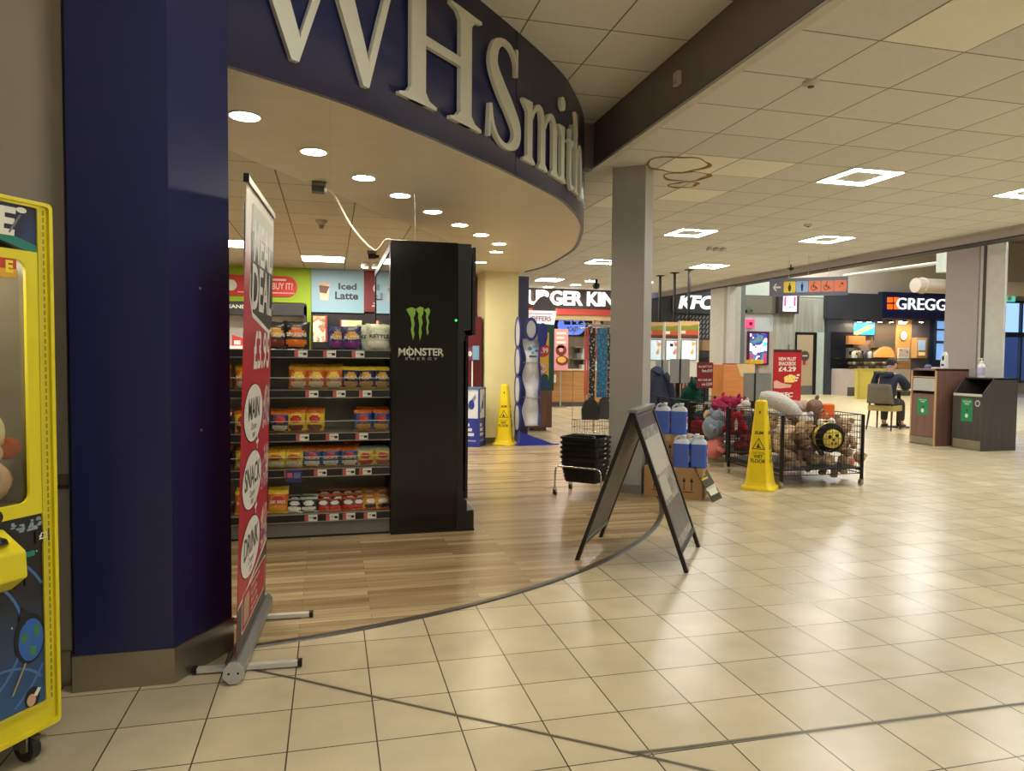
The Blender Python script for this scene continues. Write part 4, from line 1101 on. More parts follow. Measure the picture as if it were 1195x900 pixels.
# ================================================================ A-BOARD
AX = Vector((.575, .818, 0)).normalized()
AB = thing('a_board', 'black framed A-board pavement sign standing across the curved floor strip', 'sign', (2.05, 4.485, 0), math.atan2(AX.y, AX.x))
abl = M('aboard_black', (24, 22, 24), .35); post_m = blotmat('faded_poster', [(176, 172, 164), (150, 146, 140), (190, 186, 176), (128, 122, 122), (170, 166, 158)], 7, .35); back_m = M('aboard_back', (122, 112, 100), .5)
AL = math.hypot(.355, 1.0)
for sgn, nm in ((1, 'panel'), (-1, 'panel')):
    # frame of one leaf: x along the width, y from the foot up to the hinge, z outwards
    T = FR((0, sgn * .355, 0), (-sgn, 0, 0), (0, -sgn * .355, 1.0))
    b = MB(); w = .34
    for x in (-w, w - .032): b.box(x, 0, -.013, x + .032, AL, .013, abl, T=T)
    b.box(-w + .032, .115, -.013, w - .032, .15, .013, abl, T=T); b.box(-w + .032, AL - .04, -.013, w - .032, AL, .013, abl, T=T)
    fr_ = b.build('leaf_frame', AB, bevel=.003)
    b = MB(); b.box(-w + .03, .15, -.006, w - .03, AL - .04, -.004, back_m, T=T); b.box(-w + .03, .15, -.003, w - .03, AL - .04, .003, post_m, T=T)
    dk = M('poster_dark_band', (74, 66, 72), .35); lt = M('poster_pale', (206, 204, 196), .35); md = M('poster_grey', (120, 116, 116), .35)
    b.box(-w + .035, AL - .13, .003, w - .035, AL - .045, .004, dk, T=T); b.box(-w + .06, .2, .003, w - .06, .42, .0036, md, T=T); b.box(-w + .06, .62, .003, w - .06, .86, .0036, lt, T=T); b.box(-w + .1, .45, .003, .02, .60, .0036, lt, T=T)
    b.build('poster', AB)
b = MB(); b.box(-.34, -.03, .985, .34, .03, 1.012, M('aboard_hinge_grey', (150, 150, 152), .3, .5)); b.build('hinge_bar', AB, bevel=.004)

# ================================================================ BASKETS ON TROLLEY
TRO = thing('basket_trolley', 'chrome wheeled trolley holding stacked black shopping baskets', 'trolley', (2.40, 6.54, 0), math.atan2(-.70, .714))
# local: x = towards lower right of the picture (.714,-.70), y = (.70,.714)
tx, ty = .21, .175
for x, y in ((-tx, -ty), (tx, -ty), (tx, ty), (-tx, ty)):
    sx_ = 1 if x > 0 else -1
    b = MB(); b.tube(catmull([(x * .86, y, .285), (x * .97, y, .283), (x * 1.08, y, .265), (x * 1.14, y, .22), (x * 1.16, y, .08)], 4), .0085, chrome, 8); b.build('leg', TRO)
    b = MB(); b.tube([(x * 1.16 - .011, y + .012, .026), (x * 1.16 + .011, y + .012, .026)], .026, black, 14); b.tube([(x * 1.16 - .0125, y + .012, .026), (x * 1.16 + .0125, y + .012, .026)], .012, chrome, 10); b.box(x * 1.16 - .015, y - .008, .026, x * 1.16 - .012, y + .02, .07, chrome); b.box(x * 1.16 + .012, y - .008, .026, x * 1.16 + .015, y + .02, .07, chrome); b.lathe([(.013, .065), (.013, .085)], chrome, 10, T=Matrix.Translation((x * 1.16, y, 0))); b.build('caster', TRO)
b = MB()
for y in (-ty, ty): b.tube([(-tx * .87, y, .285), (tx * .87, y, .285)], .0085, chrome, 8)
for x in (-tx * .87, tx * .87): b.tube([(x, -ty, .285), (x, ty, .285)], .0085, chrome, 8)
b.build('rail', TRO)
bk = M('basket_black', (24, 24, 25), .38, noise=.08)


def basket_parts(root):
    b = MB(); n = 4
    def loop(x, y, z, r): return [(px_, py_, z) for px_, py_ in rloop(-x, -y, x, y, r, 4)]
    L = [loop(.172, .135, 0, .03), loop(.195, .158, .17, .035), loop(.195, .158, .19, .035), loop(.207, .17, .19, .04), loop(.207, .17, .168, .04), loop(.199, .162, .168, .036)]
    m_ = len(L[0]); vs = [p for l in L for p in l]
    fs = [(i * m_ + k, i * m_ + (k + 1) % m_, (i + 1) * m_ + (k + 1) % m_, (i + 1) * m_ + k) for i in range(len(L) - 1) for k in range(m_)]
    b.add(vs, fs + [tuple(range(m_ - 1, -1, -1))], bk)
    for z in (.05, .085, .12): b.ring(rloop(-.178 - z * .13, -.141 - z * .13, .178 + z * .13, .141 + z * .13, .03, 4), rloop(-.182 - z * .13, -.145 - z * .13, .182 + z * .13, .145 + z * .13, .03, 4), z, z + .012, bk)
    for k in range(9):
        x = -.16 + .04 * k
        for s in (-1, 1): b.box(x - .004, s * .146 - .006, .02, x + .004, s * .146 + .006, .165, bk)
    b.build('body', root)
    for s in (-1, 1):
        b = MB(); b.tube(catmull([(-.15, s * .155, .185), (-.15, s * .12, .196), (-.09, s * .05, .198), (.09, s * .05, .198), (.15, s * .12, .196), (.15, s * .155, .185)], 4), .006, bk, 6); b.build('handle', root)
    b = MB(); b.rect(-.02, .10, .02, .112, cream, T=FR((.2075, 0, .07), (0, 1, 0), (0, 0, 1))); b.build('label_strip', root)


BP = Vector((2.40, 6.54, 0)); BRZ = math.atan2(-.70, .714)
bk0 = thing('shopping_basket', 'black shopping basket hanging lowest, under the chrome trolley rail', 'basket', BP + Vector((0, 0, .135)), BRZ, 'stacked black shopping baskets')
basket_parts(bk0); bk0.scale = (.94, .94, 1)
for k, lb in enumerate(('black shopping basket resting on the chrome rail, bottom of the upper stack', 'second black basket up in the stack above the rail', 'middle black basket in the stack above the rail', 'fourth black basket up in the stack above the rail', 'topmost black basket of the stack on the trolley')):
    dup(bk0, BP + Vector((0, 0, .195 + .047 * k + .0)), BRZ, lb, scale=(1, 1, 1))

# ================================================================ BOXES, SCREEN WASH JUGS, CARD
ang = math.atan2(CD.y, CD.x)
card = M('cardboard', (176, 138, 92), .7, noise=.05); tape = M('parcel_tape', (196, 166, 116), .35)
BO = C0 + CD * .035 - CN * .03


def carton(name_lab, o, w, d, h, tall=False):
    t = thing('cardboard_box', name_lab, 'box', o, ang)
    b = MB(); b.box(0, 0, 0, w, d, h, card); b.build('carton', t, bevel=.003)
    b = MB(); b.box(w / 2 - .025, -.001, h - .06, w / 2 + .025, .0, h, tape); b.box(w / 2 - .025, -.001, h, w / 2 + .025, d + .001, h + .001, tape); b.build('tape', t)
    b = MB(); T = FR((0, -.0012, 0), (1, 0, 0), (0, 0, 1)); ink = M('box_ink', (44, 34, 26), .6)
    for gx_ in ((.10, .17), (w - .17, w - .10)):
        for x in gx_:
            b.box(x - .004, h * .28, 0, x + .004, h * .56, .0006, ink, T=T); b.prism([(x - .017, h * .56), (x + .017, h * .56), (x, h * .70)], 0, .0006, ink, T=T)
        b.box(gx_[0] - .02, h * .22, 0, gx_[1] + .02, h * .245, .0006, ink, T=T)
    b.build('printed_arrows', t)
    return t


carton('large cardboard box on the tiles beside the grey column, arrows printed', BO, .555, .40, .295)
carton('smaller cardboard box stacked on the large one against the grey column', BO + CD * .0 + CN * .165 + Vector((0, 0, .297)), .385, .235, .29)
liquid = M('blue_screen_wash', (80, 108, 200), .25, spec=.5, noise=.05); clearp = M('cloudy_plastic', (206, 214, 226), .3, noise=.03); labr = M('jug_label_red', (190, 60, 80), .4); labw = M('jug_label_white', (226, 228, 236), .4)
jug0 = None


def jug(u, v, z, lb, rz=0.):
    global jug0
    p = BO + CD * u + CN * v + Vector((0, 0, z))
    if jug0 is None:
        jug0 = thing('screen_wash_jug', lb, 'bottle', p, ang + rz, 'blue screen wash jugs on the cardboard boxes')
        b = MB(); b.rrect(-.075, -.055, .075, .055, .02, liquid, z=0, d=.225); b.build('body', jug0, bevel=.006)
        b = MB(); L = []
        for s, z_ in ((1, .225), (.98, .235), (.8, .252), (.45, .266), (.26, .272)): L.append([(x * s + (0 if s > .9 else (1 - s) * .03), y * s, z_) for x, y in rloop(-.074, -.054, .074, .054, .02, 5)])
        m_ = len(L[0]); b.add([q for l in L for q in l], [(i * m_ + k, i * m_ + (k + 1) % m_, (i + 1) * m_ + (k + 1) % m_, (i + 1) * m_ + k) for i in range(len(L) - 1) for k in range(m_)], clearp, True); b.build('shoulder', jug0)
        b = MB(); b.tube(catmull([(.01, 0, .262), (-.02, 0, .29), (-.055, 0, .27), (-.066, 0, .24)], 5), [.011] * 16, clearp, 8); b.build('handle', jug0)
        b = MB(); b.lathe([(.019, .262), (.019, .285), (.022, .285), (.022, .305), (0, .306)], white, 14, T=Matrix.Translation((.022, 0, 0))); b.build('cap', jug0)
        b = MB()
        b.rect(-.045, .05, .045, .17, labw, T=FR((.0756, 0, 0), (0, 1, 0), (0, 0, 1))); b.rect(-.04, .11, .04, .16, labr, T=FR((.0762, 0, 0), (0, 1, 0), (0, 0, 1))); b.build('label', jug0)
        return jug0
    return dup(jug0, p, ang + rz, lb)


jug(.345, .07, .298, 'blue screen wash jug front left on the large cardboard box')
jug(.505, .09, .298, 'blue screen wash jug at the right end of the large box', .08)
jug(.44, .235, .298, 'blue screen wash jug behind the two front ones on the large box')
jug(.125, .235, .592, 'blue screen wash jug left on the upper cardboard box')
jug(.285, .24, .592, 'blue screen wash jug right on the upper cardboard box', .05)
jug(.19, .35, .630, 'blue screen wash jug at the back of the upper box against the column') if 0 else None
B1, B2 = Pz(832, 586.5, .002), Pz(843, 581, .002); T1 = Pz(821, 548, .27); T2 = Pz(829, 544.5, .27)
uu = (B2 - B1); vv = (T1 - B1); b = MB(); T = FR(B1, uu, vv)
W_, H_ = uu.length, vv.length; dkc = M('showcard_dark', (66, 66, 58), .4); cy_ = M('showcard_yellow', (214, 196, 60), .4)
b.box(0, 0, -.004, W_, H_, 0, dkc, T=T); b.box(.01, .02, 0, W_ - .01, H_ * .3, .001, M('showcard_darker', (44, 46, 44), .4), T=T); b.box(.03, .06, .001, W_ - .03, .12, .0016, cream, T=T); b.prism([(0, H_ * .3), (W_, H_ * .3), (W_, H_ * .42), (0, H_ * .38)], 0, .001, M('showcard_pale', (196, 194, 180), .4), T=T)
for k in range(3): b.box(.015, H_ * (.80 - .1 * k), 0, W_ * (.85, .6, .7)[k], H_ * (.85 - .1 * k), .001, cy_, T=T)
tag(b.build('showcard'), 'dark showcard with yellow writing leaning on the large box', 'sign')

# ================================================================ WET FLOOR CONES
def cone(loc, rz, lb):
    t = thing('wet_floor_cone', lb, 'safety cone', loc, rz, 'yellow wet floor cones')
    b = MB(); L = []
    for h, w in ((0, .168), (.018, .170), (.03, .163), (.045, .140), (.075, .128), (.13, .119), (.86, .056), (.90, .052), (.914, .040)):
        c = .22 * w + .008; L.append([(x, y, h) for x, y in [(w, -w + c), (w, w - c), (w - c, w), (-w + c, w), (-w, w - c), (-w, -w + c), (-w + c, -w), (w - c, -w)]])
    b.add([q for l in L for q in l], [(i * 8 + k, i * 8 + (k + 1) % 8, (i + 1) * 8 + (k + 1) % 8, (i + 1) * 8 + k) for i in range(len(L) - 1) for k in range(8)] + [tuple(range(7, -1, -1)), tuple(range(len(L) * 8 - 8, len(L) * 8))], yellow)
    b.build('body', t, bevel=.003)
    ink = M('cone_ink', (52, 48, 16), .5)
    b = MB()
    for a in range(4):
        R_ = Matrix.Rotation(a * PI / 2, 4, 'Z')
        slope = (.119 - .056) / .73
        T = R_ @ FR((0, -.119 - .0008, .13), (1, 0, 0), (0, slope, 1))
        for pin, pout in ((.030, .043),):
            tri = lambda r, cy: [(r * math.cos(x), cy + r * math.sin(x)) for x in (PI / 2 + 2 * PI / 3 * 2, PI / 2 + 2 * PI, PI / 2 + 2 * PI / 3)]
            b.ring(tri(.062, .325)[::1], tri(.078, .325), 0, .0008, ink, T=T)
        b.prism([(-.024, .30), (.03, .30), (.008, .318), (.0, .358), (-.008, .335)], 0, .0008, ink, T=T)
        b.fit('CAUTION', -.062, .238, .062, .258, ink, T, z=.0008, bold=.0); b.fit('WET', -.045, .194, .045, .23, ink, T, z=.0008, bold=.03); b.fit('FLOOR', -.074, .148, .074, .186, ink, T, z=.0008, bold=.03)
        b.fit('SLIM', -.046, .438, .046, .47, ink, T, z=.0008, bold=.04, shear=.25); b.ellipse(0, .665, .009, .012, ink, T, z=.0008); b.box(-.0025, .64, 0, .0025, .66, .0008, ink, T=T)
    b.build('lettering', t)
    return t


pc = Pz(886.5, 570)
pc2 = Pz(590.5, 519.5)
cone((pc.x, pc.y, 0), -.80 + .0, 'yellow wet floor cone on the tiles in front of the teddy bear cage')
cone((2.545, 10.47, .004), -.42, 'yellow wet floor cone against the cream column inside the shop')

# ================================================================ WIRE CAGES WITH SOFT TOYS
wire = M('cage_wire', (26, 26, 28), .4, .4)


def cage(x0, y0, w, d, h, lb, zb=.13, nx=26, nz=10):
    t = thing('wire_cage', lb, 'wire cage', (x0, y0, 0), 0, 'wire dump bins of soft toys')
    for x in (0, w):
        for y in (0, d):
            b = MB(); b.box(x - .013, y - .013, .07, x + .013, y + .013, h, mblack); b.build('post', t)
            b = MB(); b.tube([(x - .012, y + .01, .03), (x + .012, y + .01, .03)], .03, M('caster_grey', (150, 150, 146), .4), 14); b.box(x - .016, y - .015, .03, x - .013, y + .018, .075, chrome); b.box(x + .013, y - .015, .03, x + .016, y + .018, .075, chrome); b.build('caster', t)
    for (o, u, L, n) in (((0, 0, 0), (1, 0, 0), w, nx), ((0, d, 0), (1, 0, 0), w, nx), ((0, 0, 0), (0, 1, 0), d, nx), ((w, 0, 0), (0, 1, 0), d, nx)):
        b = MB(); o = Vector(o); u = Vector(u)
        for k in range(1, n):
            p = o + u * (L * k / n); b.tube([p + Vector((0, 0, zb)), p + Vector((0, 0, h))], .0022, wire, 4, smooth=False)
        for k in range(nz + 1):
            z = zb + (h - zb) * k / nz; r = .005 if k in (0, nz) else .0026
            b.tube([o + Vector((0, 0, z)), o + u * L + Vector((0, 0, z))], r, wire, 4, smooth=False)
        b.build('mesh_panel', t)
    b = MB(); b.box(0, 0, zb + .05, w, d, zb + .065, M('cage_floor', (40, 40, 42), .6))
    for x in (0, w): b.box(x - .012, 0, zb + .03, x + .012, d, zb + .05, mblack)
    b.build('base_tray', t)
    return t


cage(4.50, 6.42, .97, 1.02, .755, 'black wire cage on wheels full of brown teddy bears')
cage(4.66, 7.74, .95, .95, .75, 'black wire cage of red and grey soft toys behind the cone')
cage(4.80, 8.98, .95, .95, .75, 'farthest black wire cage, dark green soft toys on top')

_plm = {}


def plm(c):
    k = 'plush_fur_%d_%d_%d' % c
    return M(k, c, .95, spec=.15, noise=.14, scale=55, bump=1.0)


def teddy(px, py, Y, s, col, lb, rot=(0, 0, 0), muzzle=None, nose=(40, 30, 28), pos=None):
    p = pos if pos is not None else Py(px, py, Y)
    t = thing('teddy_bear', lb, 'soft toy', p, group='teddy bears in the wire cage', rot=rot)
    f = plm(col); mz = plm(muzzle or tuple(min(255, int(v * 1.15)) for v in col))
    b = MB(); b.ell((0, 0, 0), (.5 * s, .44 * s, .56 * s), f, lump=.05, seed=int(s * 999) + len(lb)); b.build('body', t)
    b = MB(); b.ell((0, -.06 * s, .78 * s), (.42 * s, .38 * s, .38 * s), f, lump=.04, seed=len(lb)); b.build('head', t)
    b = MB(); b.ell((0, -.40 * s, .70 * s), (.17 * s, .14 * s, .13 * s), mz); b.build('muzzle', t)
    b = MB(); b.ell((0, -.53 * s, .75 * s), (.06 * s, .04 * s, .045 * s), M('toy_nose_%d' % nose[0], nose, .3), nu=10, nv=8); b.build('nose', t)
    for q in (-1, 1):
        b = MB(); b.ell((q * .15 * s, -.40 * s, .88 * s), (.03 * s, .025 * s, .035 * s), M('toy_eye', (16, 14, 14), .15), nu=10, nv=8); b.build('eye', t)
        b = MB(); b.ell((q * .33 * s, .0, 1.12 * s), (.15 * s, .08 * s, .15 * s), f); b.build('ear', t)
        b = MB(); b.tube(catmull([(q * .38 * s, -.05 * s, .32 * s), (q * .60 * s, -.22 * s, .12 * s), (q * .62 * s, -.42 * s, -.05 * s)], 5), [.17 * s] * 5 + [.16 * s] * 5 + [.12 * s], f, 12); b.ell((q * .62 * s, -.44 * s, -.07 * s), (.15 * s, .15 * s, .15 * s), f); b.build('arm', t)
        b = MB(); b.tube(catmull([(q * .26 * s, -.1 * s, -.38 * s), (q * .36 * s, -.42 * s, -.46 * s), (q * .4 * s, -.68 * s, -.44 * s)], 5), [.2 * s] * 11, f, 12); b.ell((q * .4 * s, -.72 * s, -.42 * s), (.2 * s, .15 * s, .24 * s), f); b.build('leg', t)
    return t


R_ = math.radians
tan_, brn, mau, dkb = (190, 164, 132), (168, 140, 112), (178, 154, 144), (146, 120, 98)
teddy(918, 508, 6.88, 0.25, tan_, 'tan teddy bear face down at the front left of the cage', (R_(60), R_(25), R_(35)))
teddy(979, 515, 6.95, .23, brn, 'big brown bear with blue nose at the right front of the cage', (R_(-5), R_(12), R_(-30)), nose=(110, 120, 160))
teddy(938, 479, 7.13, 0.26, mau, 'mauve brown bear on top of the heap in the bear cage', (R_(78), R_(10), R_(-70)))
teddy(948, 489, 6.98, 0.23, (136, 106, 92), 'dark mauve bear just under the topmost one', (R_(20), R_(-30), R_(20)))
teddy(962, 537, 6.78, 0.20, tan_, 'tan bear at the bottom of the cage under the bee', (R_(80), R_(0), R_(-80)))
teddy(918, 535, 6.75, 0.20, dkb, 'dark brown bear low at the left front of the cage', (R_(-10), R_(10), R_(30)))
teddy(941, 528, 6.81, 0.20, (140, 112, 104), 'greyish brown bear low in the middle of the cage', (R_(30), R_(-25), R_(-15)))
teddy(0, 0, 0.13, 0.24, brn, 'brown bear at the back of the bear cage', (R_(20), 0, R_(10)), pos=Vector((5.15, 7.15, .5)))
teddy(0, 0, 0.13, 0.24, tan_, 'tan bear at the back left of the bear cage', (R_(-20), R_(20), R_(-10)), pos=Vector((4.75, 7.1, .45)))
teddy(988, 536, 6.82, .17, tan_, 'tan bear at the bottom right corner of the bear cage', (R_(70), R_(15), R_(40)))
teddy(934, 512, 6.80, .17, (150, 124, 104), 'grey brown bear behind the front left post of the bear cage', (R_(60), R_(-20), R_(-20)))
# long white plush lying on the heap
t = thing('plush_toy', 'long white and grey plush animal lying on top of the bears', 'soft toy', Py(912, 476, 7.0), rot=(0, R_(22), R_(-30)))
b = MB(); b.tube(catmull([(-.26, 0, .03), (-.12, 0, .05), (.05, 0, .04), (.22, 0, 0)], 6), [.05, .06, .07, .08, .085, .09, .095, .10, .10, .10, .10, .095, .09, .085, .08, .07, .06, .05, .04], plm((206, 202, 198)), 14); b.build('body', t)
b = MB(); b.ell((.28, 0, -.01), (.085, .075, .07), plm((220, 218, 214))); b.ell((.30, .05, .05), (.03, .02, .04), plm((190, 190, 196)), nu=10, nv=8); b.ell((.30, -.05, .05), (.03, .02, .04), plm((190, 190, 196)), nu=10, nv=8); b.build('head', t)
# bumble bee
t = thing('bee_toy', 'round yellow and black striped bee plush pressed against the cage wires', 'soft toy', Py(966, 510, 6.61), rot=(R_(6), R_(4), R_(-103)))
# local +x = face side
by_, bb_ = plm((230, 206, 92)), plm((36, 32, 30))
b = MB(); N, Mv = 24, 18; rr = .158
for j in range(Mv):
    u0, u1 = j / Mv, (j + 1) / Mv
    mt = bb_ if (.30 < (u0 + u1) / 2 < .44 or (u0 + u1) / 2 > .62 and (u0 + u1) / 2 < .76 or u0 < .04) else by_
    vs = []
    for u in (u0, u1):
        th = PI * (1 - u)
        for k in range(N): a = 2 * PI * k / N; q = rr * math.sin(th) * (1.08 if mt is bb_ else 1); vs.append((rr * .95 * math.cos(th), q * math.cos(a), q * math.sin(a)))
    b.add(vs, [(k, (k + 1) % N, N + (k + 1) % N, N + k) for k in range(N)], mt, True)
b.build('body', t)
b = MB()
for y, z, r in ((-.04, .03, .02), (.035, .035, .02), (-.005, -.005, .012), (-.02, -.04, .01), (.02, -.045, .01)):
    x = .150 * math.sqrt(max(0, 1 - (y * y + z * z) / .158 ** 2)); b.ell((x, y, z), (.008, r, r), M('bee_face_black', (20, 18, 18), .4), nu=10, nv=8)
b.build('face', t)
for s in (-1, 1):
    b = MB(); b.ell((-.02, s * .06, .155), (.05, .035, .045), plm((226, 222, 210)), nu=12, nv=8); b.build('wing', t)
t = thing('price_tag', 'orange price card on the back of the bear cage', 'price card', Py(963, 480, 6.9), R_(-20))
b = MB(); b.box(-.085, -.06, -.085, .085, .06, .085, M('card_orange', (240, 104, 24), .5)); b.build('card_block', t, bevel=.012); b = MB(); b.box(-.01, -.064, -.055, .005, -.06, -.01, cream); b.box(-.03, -.064, -.03, .03, -.06, -.02, cream) if 0 else None; b.build('mark', t)
t = thing('toy_tag', 'small pink swing tag hanging on the bear cage wires', 'tag', Py(995, 539, 6.40))
b = MB(); b.ell((0, 0, 0), (.025, .012, .035), M('tag_pink', (190, 90, 96), .6), nu=12, nv=8); b.build('body', t); b = MB(); b.tube([(0, 0, .03), (0, 0, .09)], .002, white, 5); b.build('string', t)


def lumpy(px, py, Y, r, col, lb, sd, ears=True, pos=None, sq=(1, .9, .95)):
    p = pos if pos is not None else Py(px, py, Y)
    t = thing('plush_toy', lb, 'soft toy', p, rot=(R_(rnd.uniform(-25, 25)), R_(rnd.uniform(-25, 25)), R_(rnd.uniform(-60, 60))), group='soft toys in the wire cages')
    f = plm(col)
    b = MB(); b.ell((0, 0, 0), (r * sq[0], r * sq[1], r * sq[2]), f, lump=.10, seed=sd); b.build('body', t)
    b = MB(); b.ell((r * .2, -r * .5, r * .8), (r * .62, r * .55, r * .55), f, lump=.06, seed=sd + 1)
    for q in (-1, 1): b.ell((r * (.2 + q * .45), -r * .35, r * 1.3), (r * .2, r * .1, r * .3), f, nu=10, nv=8)
    b.build('head', t)
    for q in (-1, 1):
        b = MB(); b.tube(catmull([(q * r * .6, -r * .3, 0), (q * r * .95, -r * .7, -r * .25), (q * r * .9, -r * .95, -r * .5)], 4), r * .24, f, 8); b.build('limb', t)
    return t


lumpy(833, 499, 7.98, .15, (128, 136, 150), 'blue grey plush at the left front of the middle cage', 3)
lumpy(834, 524, 7.95, .13, (206, 120, 112), 'salmon pink plush low at the left of the middle cage', 4)
lumpy(858, 497, 7.90, .13, (186, 24, 40), 'bright red plush with white trim beside the cone', 5)
lumpy(840, 474, 8.25, .11, (166, 44, 84), 'magenta plush on top of the middle cage, left', 6)
lumpy(855, 472, 8.35, .11, (150, 40, 76), 'dark magenta plush on top of the middle cage, right', 7)
lumpy(828, 485, 8.3, .08, (206, 180, 150), 'small cream plush under the magenta ones', 8)
lumpy(845, 486, 8.2, .09, (206, 110, 130), 'rose pink plush in the middle cage', 9)
lumpy(868, 478, 8.1, .09, (206, 200, 190), 'off white plush behind the top of the cone', 10)
lumpy(866, 522, 7.95, .11, (150, 40, 36), 'dark red plush low behind the cone', 11)
lumpy(0, 0, 0, .15, (120, 70, 60), 'brown plush at the right of the middle cage', 12, pos=Vector((5.35, 8.1, .42)))
lumpy(0, 0, 0, .15, (90, 90, 100), 'grey plush at the back right of the middle cage', 13, pos=Vector((5.3, 8.45, .42)))
lumpy(813, 500, 9.15, .13, (176, 20, 36), 'red plush in the farthest cage', 14)
lumpy(806, 462, 9.3, .16, (20, 66, 54), 'dark green plush on top of the farthest cage, right', 15)
lumpy(797, 470, 9.4, .10, (24, 72, 62), 'dark green plush on top of the farthest cage, left', 16)
lumpy(0, 0, 0, .16, (40, 50, 60), 'slate plush inside the farthest cage', 17, pos=Vector((5.3, 9.5, .42)))
lumpy(803, 486, 9.25, .10, (30, 34, 40), 'black plush inside the farthest cage', 18)
b = MB(); p = Py(862, 495, 7.76); b.prism([(-.02, -.08), (.015, -.07), (.02, .0), (.0, .07), (-.025, .03)], 0, .012, cream, T=FR((p.x - .03, 7.77, p.z), (1, 0, 0), (0, 0, 1))); tag(b.build('toy_label'), 'white cloth flash on the bright red plush beside the cone', 'label')

# sign holders over the cages
def holder(px, py0, py1, wpx, Y, mat, lb, txt=None, base_py=None, polepx=None):
    p0, p1 = Py(px - wpx / 2, py0, Y), Py(px + wpx / 2, py1, Y); xm = Py(polepx or px, (py0 + py1) / 2, Y).x
    t = thing('sign_stand', lb, 'sign', (xm, Y, 0), 0, 'sign stands among the soft toy cages')
    b = MB(); b.box(-.008, -.006, .01, .008, .006, p0.z - .02, mblack); b.build('pole', t)
    b = MB(); b.box(-.12, -.08, 0, .12, .08, .01, mblack); b.build('base', t)
    b = MB(); b.box(p0.x - xm, -.018, p1.z, p1.x - xm, -.008, p0.z, mat)
    if txt:
        T = FR((0, -.019, 0), (1, 0, 0), (0, 0, 1)); w = p1.x - p0.x
        for (s, f0, f1, a, c) in txt: b.fit(s, p0.x - xm + w * a, p1.z + (p0.z - p1.z) * f0, p0.x - xm + w * c, p1.z + (p0.z - p1.z) * f1, cream, T, bold=.02)
    b.build('panel', t)
    if not txt: 
        b = MB(); b.box(-.012, -.024, p1.z - .01, .012, -.018, p0.z, mblack); b.build('clip', t)
    return t


gpan = M('sign_back_grey', (132, 132, 128), .5)
holder(883, 435.5, 468.5, 31, 8.86, gpan, 'grey backed sign on black pole just above the wet floor cone', polepx=880)
holder(793, 419, 447, 22, 10.2, gpan, 'grey backed sign on black pole right of the navy jacket')
holder(772, 420, 447, 14, 11.3, gpan, 'grey backed sign partly behind the grey column')
holder(822, 423, 453, 18, 8.84, M('sign_dark_red', (122, 22, 38), .45), 'dark red price sign with white text on black pole', [('ALL SOFT TOYS', .80, .88, .08, .92), ('from £9.99', .62, .74, .3, .95), ('BUY ONE GET', .28, .36, .08, .92), ('one £10.99', .10, .22, .3, .95)])
# jacket on a stand
t = thing('jacket', 'navy jacket hung on a stand right of the grey column', 'jacket', (5.02, 10.45, 0))
jm_ = M('navy_cloth', (34, 40, 62), .8, noise=.12, scale=20, bump=.5)
b = MB(); pr = [(.03, 1.20), (.09, 1.16), (.16, 1.02), (.21, .85), (.27, .62), (.30, .42), (.26, .40)]
b.lathe(pr[::-1], jm_, 20, T=Matrix.Diagonal((1.05, .6, 1, 1))); b.build('body', t)
for s in (-1, 1):
    b = MB(); b.tube(catmull([(s * .10, -.02, 1.07), (s * .2, -.06, .88), (s * .25, -.10, .5)], 5), [.08] * 5 + [.07] * 5 + [.055], jm_, 12); b.build('sleeve', t)
b = MB(); b.tube(catmull([(-.08, -.03, 1.13), (0, -.09, 1.08), (.08, -.03, 1.13)], 5), [.025] * 11, jm_, 8); b.build('collar', t)
b = MB(); b.lathe([(.16, 0), (.16, .02), (.012, .03), (.012, 1.2)], mblack, 16); b.build('stand', t)

# ================================================================ RACK OF SOCKS AND LANYARDS behind the baskets
RX, RY = 3.62, 9.55
t = thing('wire_rack', 'wire spinner rack hung with bags and patterned straps behind baskets', 'rack', (RX, RY, 0), .1)
b = MB(); b.lathe([(.2, 0), (.2, .02), (.02, .04)], mblack, 20); b.tube([(0, 0, .03), (0, 0, 1.86)], .012, chrome, 8); b.build('pole', t)
b = MB()
for z in (.44, .34, 1.74, 1.80):
    b.tube([(-.24, -.2, z), (.24, -.2, z), (.24, .2, z), (-.24, .2, z)], .005, chrome, 6, closed=True)
for k in range(13):
    x = -.24 + .04 * k; b.tube([(x, -.2, .26), (x, -.2, .44)], .003, chrome, 4); b.tube([(x, .2, .26), (x, .2, .44)], .003, chrome, 4); b.tube([(x, -.2, .26), (x, .2, .26)], .0022, chrome, 4)
for k in range(7):
    for x in (.24, -.24): b.tube([(x, -.2 + .066 * k, .26), (x, -.2 + .066 * k, 1.80 if x > 0 else .44)], .003, chrome, 4)
for k in range(14): b.tube([(.24, -.2, .66 + .08 * k), (.24, .2, .66 + .08 * k)], .0025, chrome, 4)
for y in (-.2, .2): b.tube([(-.24, y, .26), (-.24, y, 1.8)], .004, chrome, 6); b.tube([(.24, y, .26), (.24, y, 1.8)], .004, chrome, 6)
for x in (-.24, .24): b.tube([(x, 0, 1.74), (0, 0, 1.78)], .004, chrome, 5)
b.build('wire_frame', t)
b = MB(); b.box(-.2, -.215, 1.76, .25, -.205, 1.79, M('rack_header', (170, 172, 170), .3, .3)); b.build('header_bar', t)
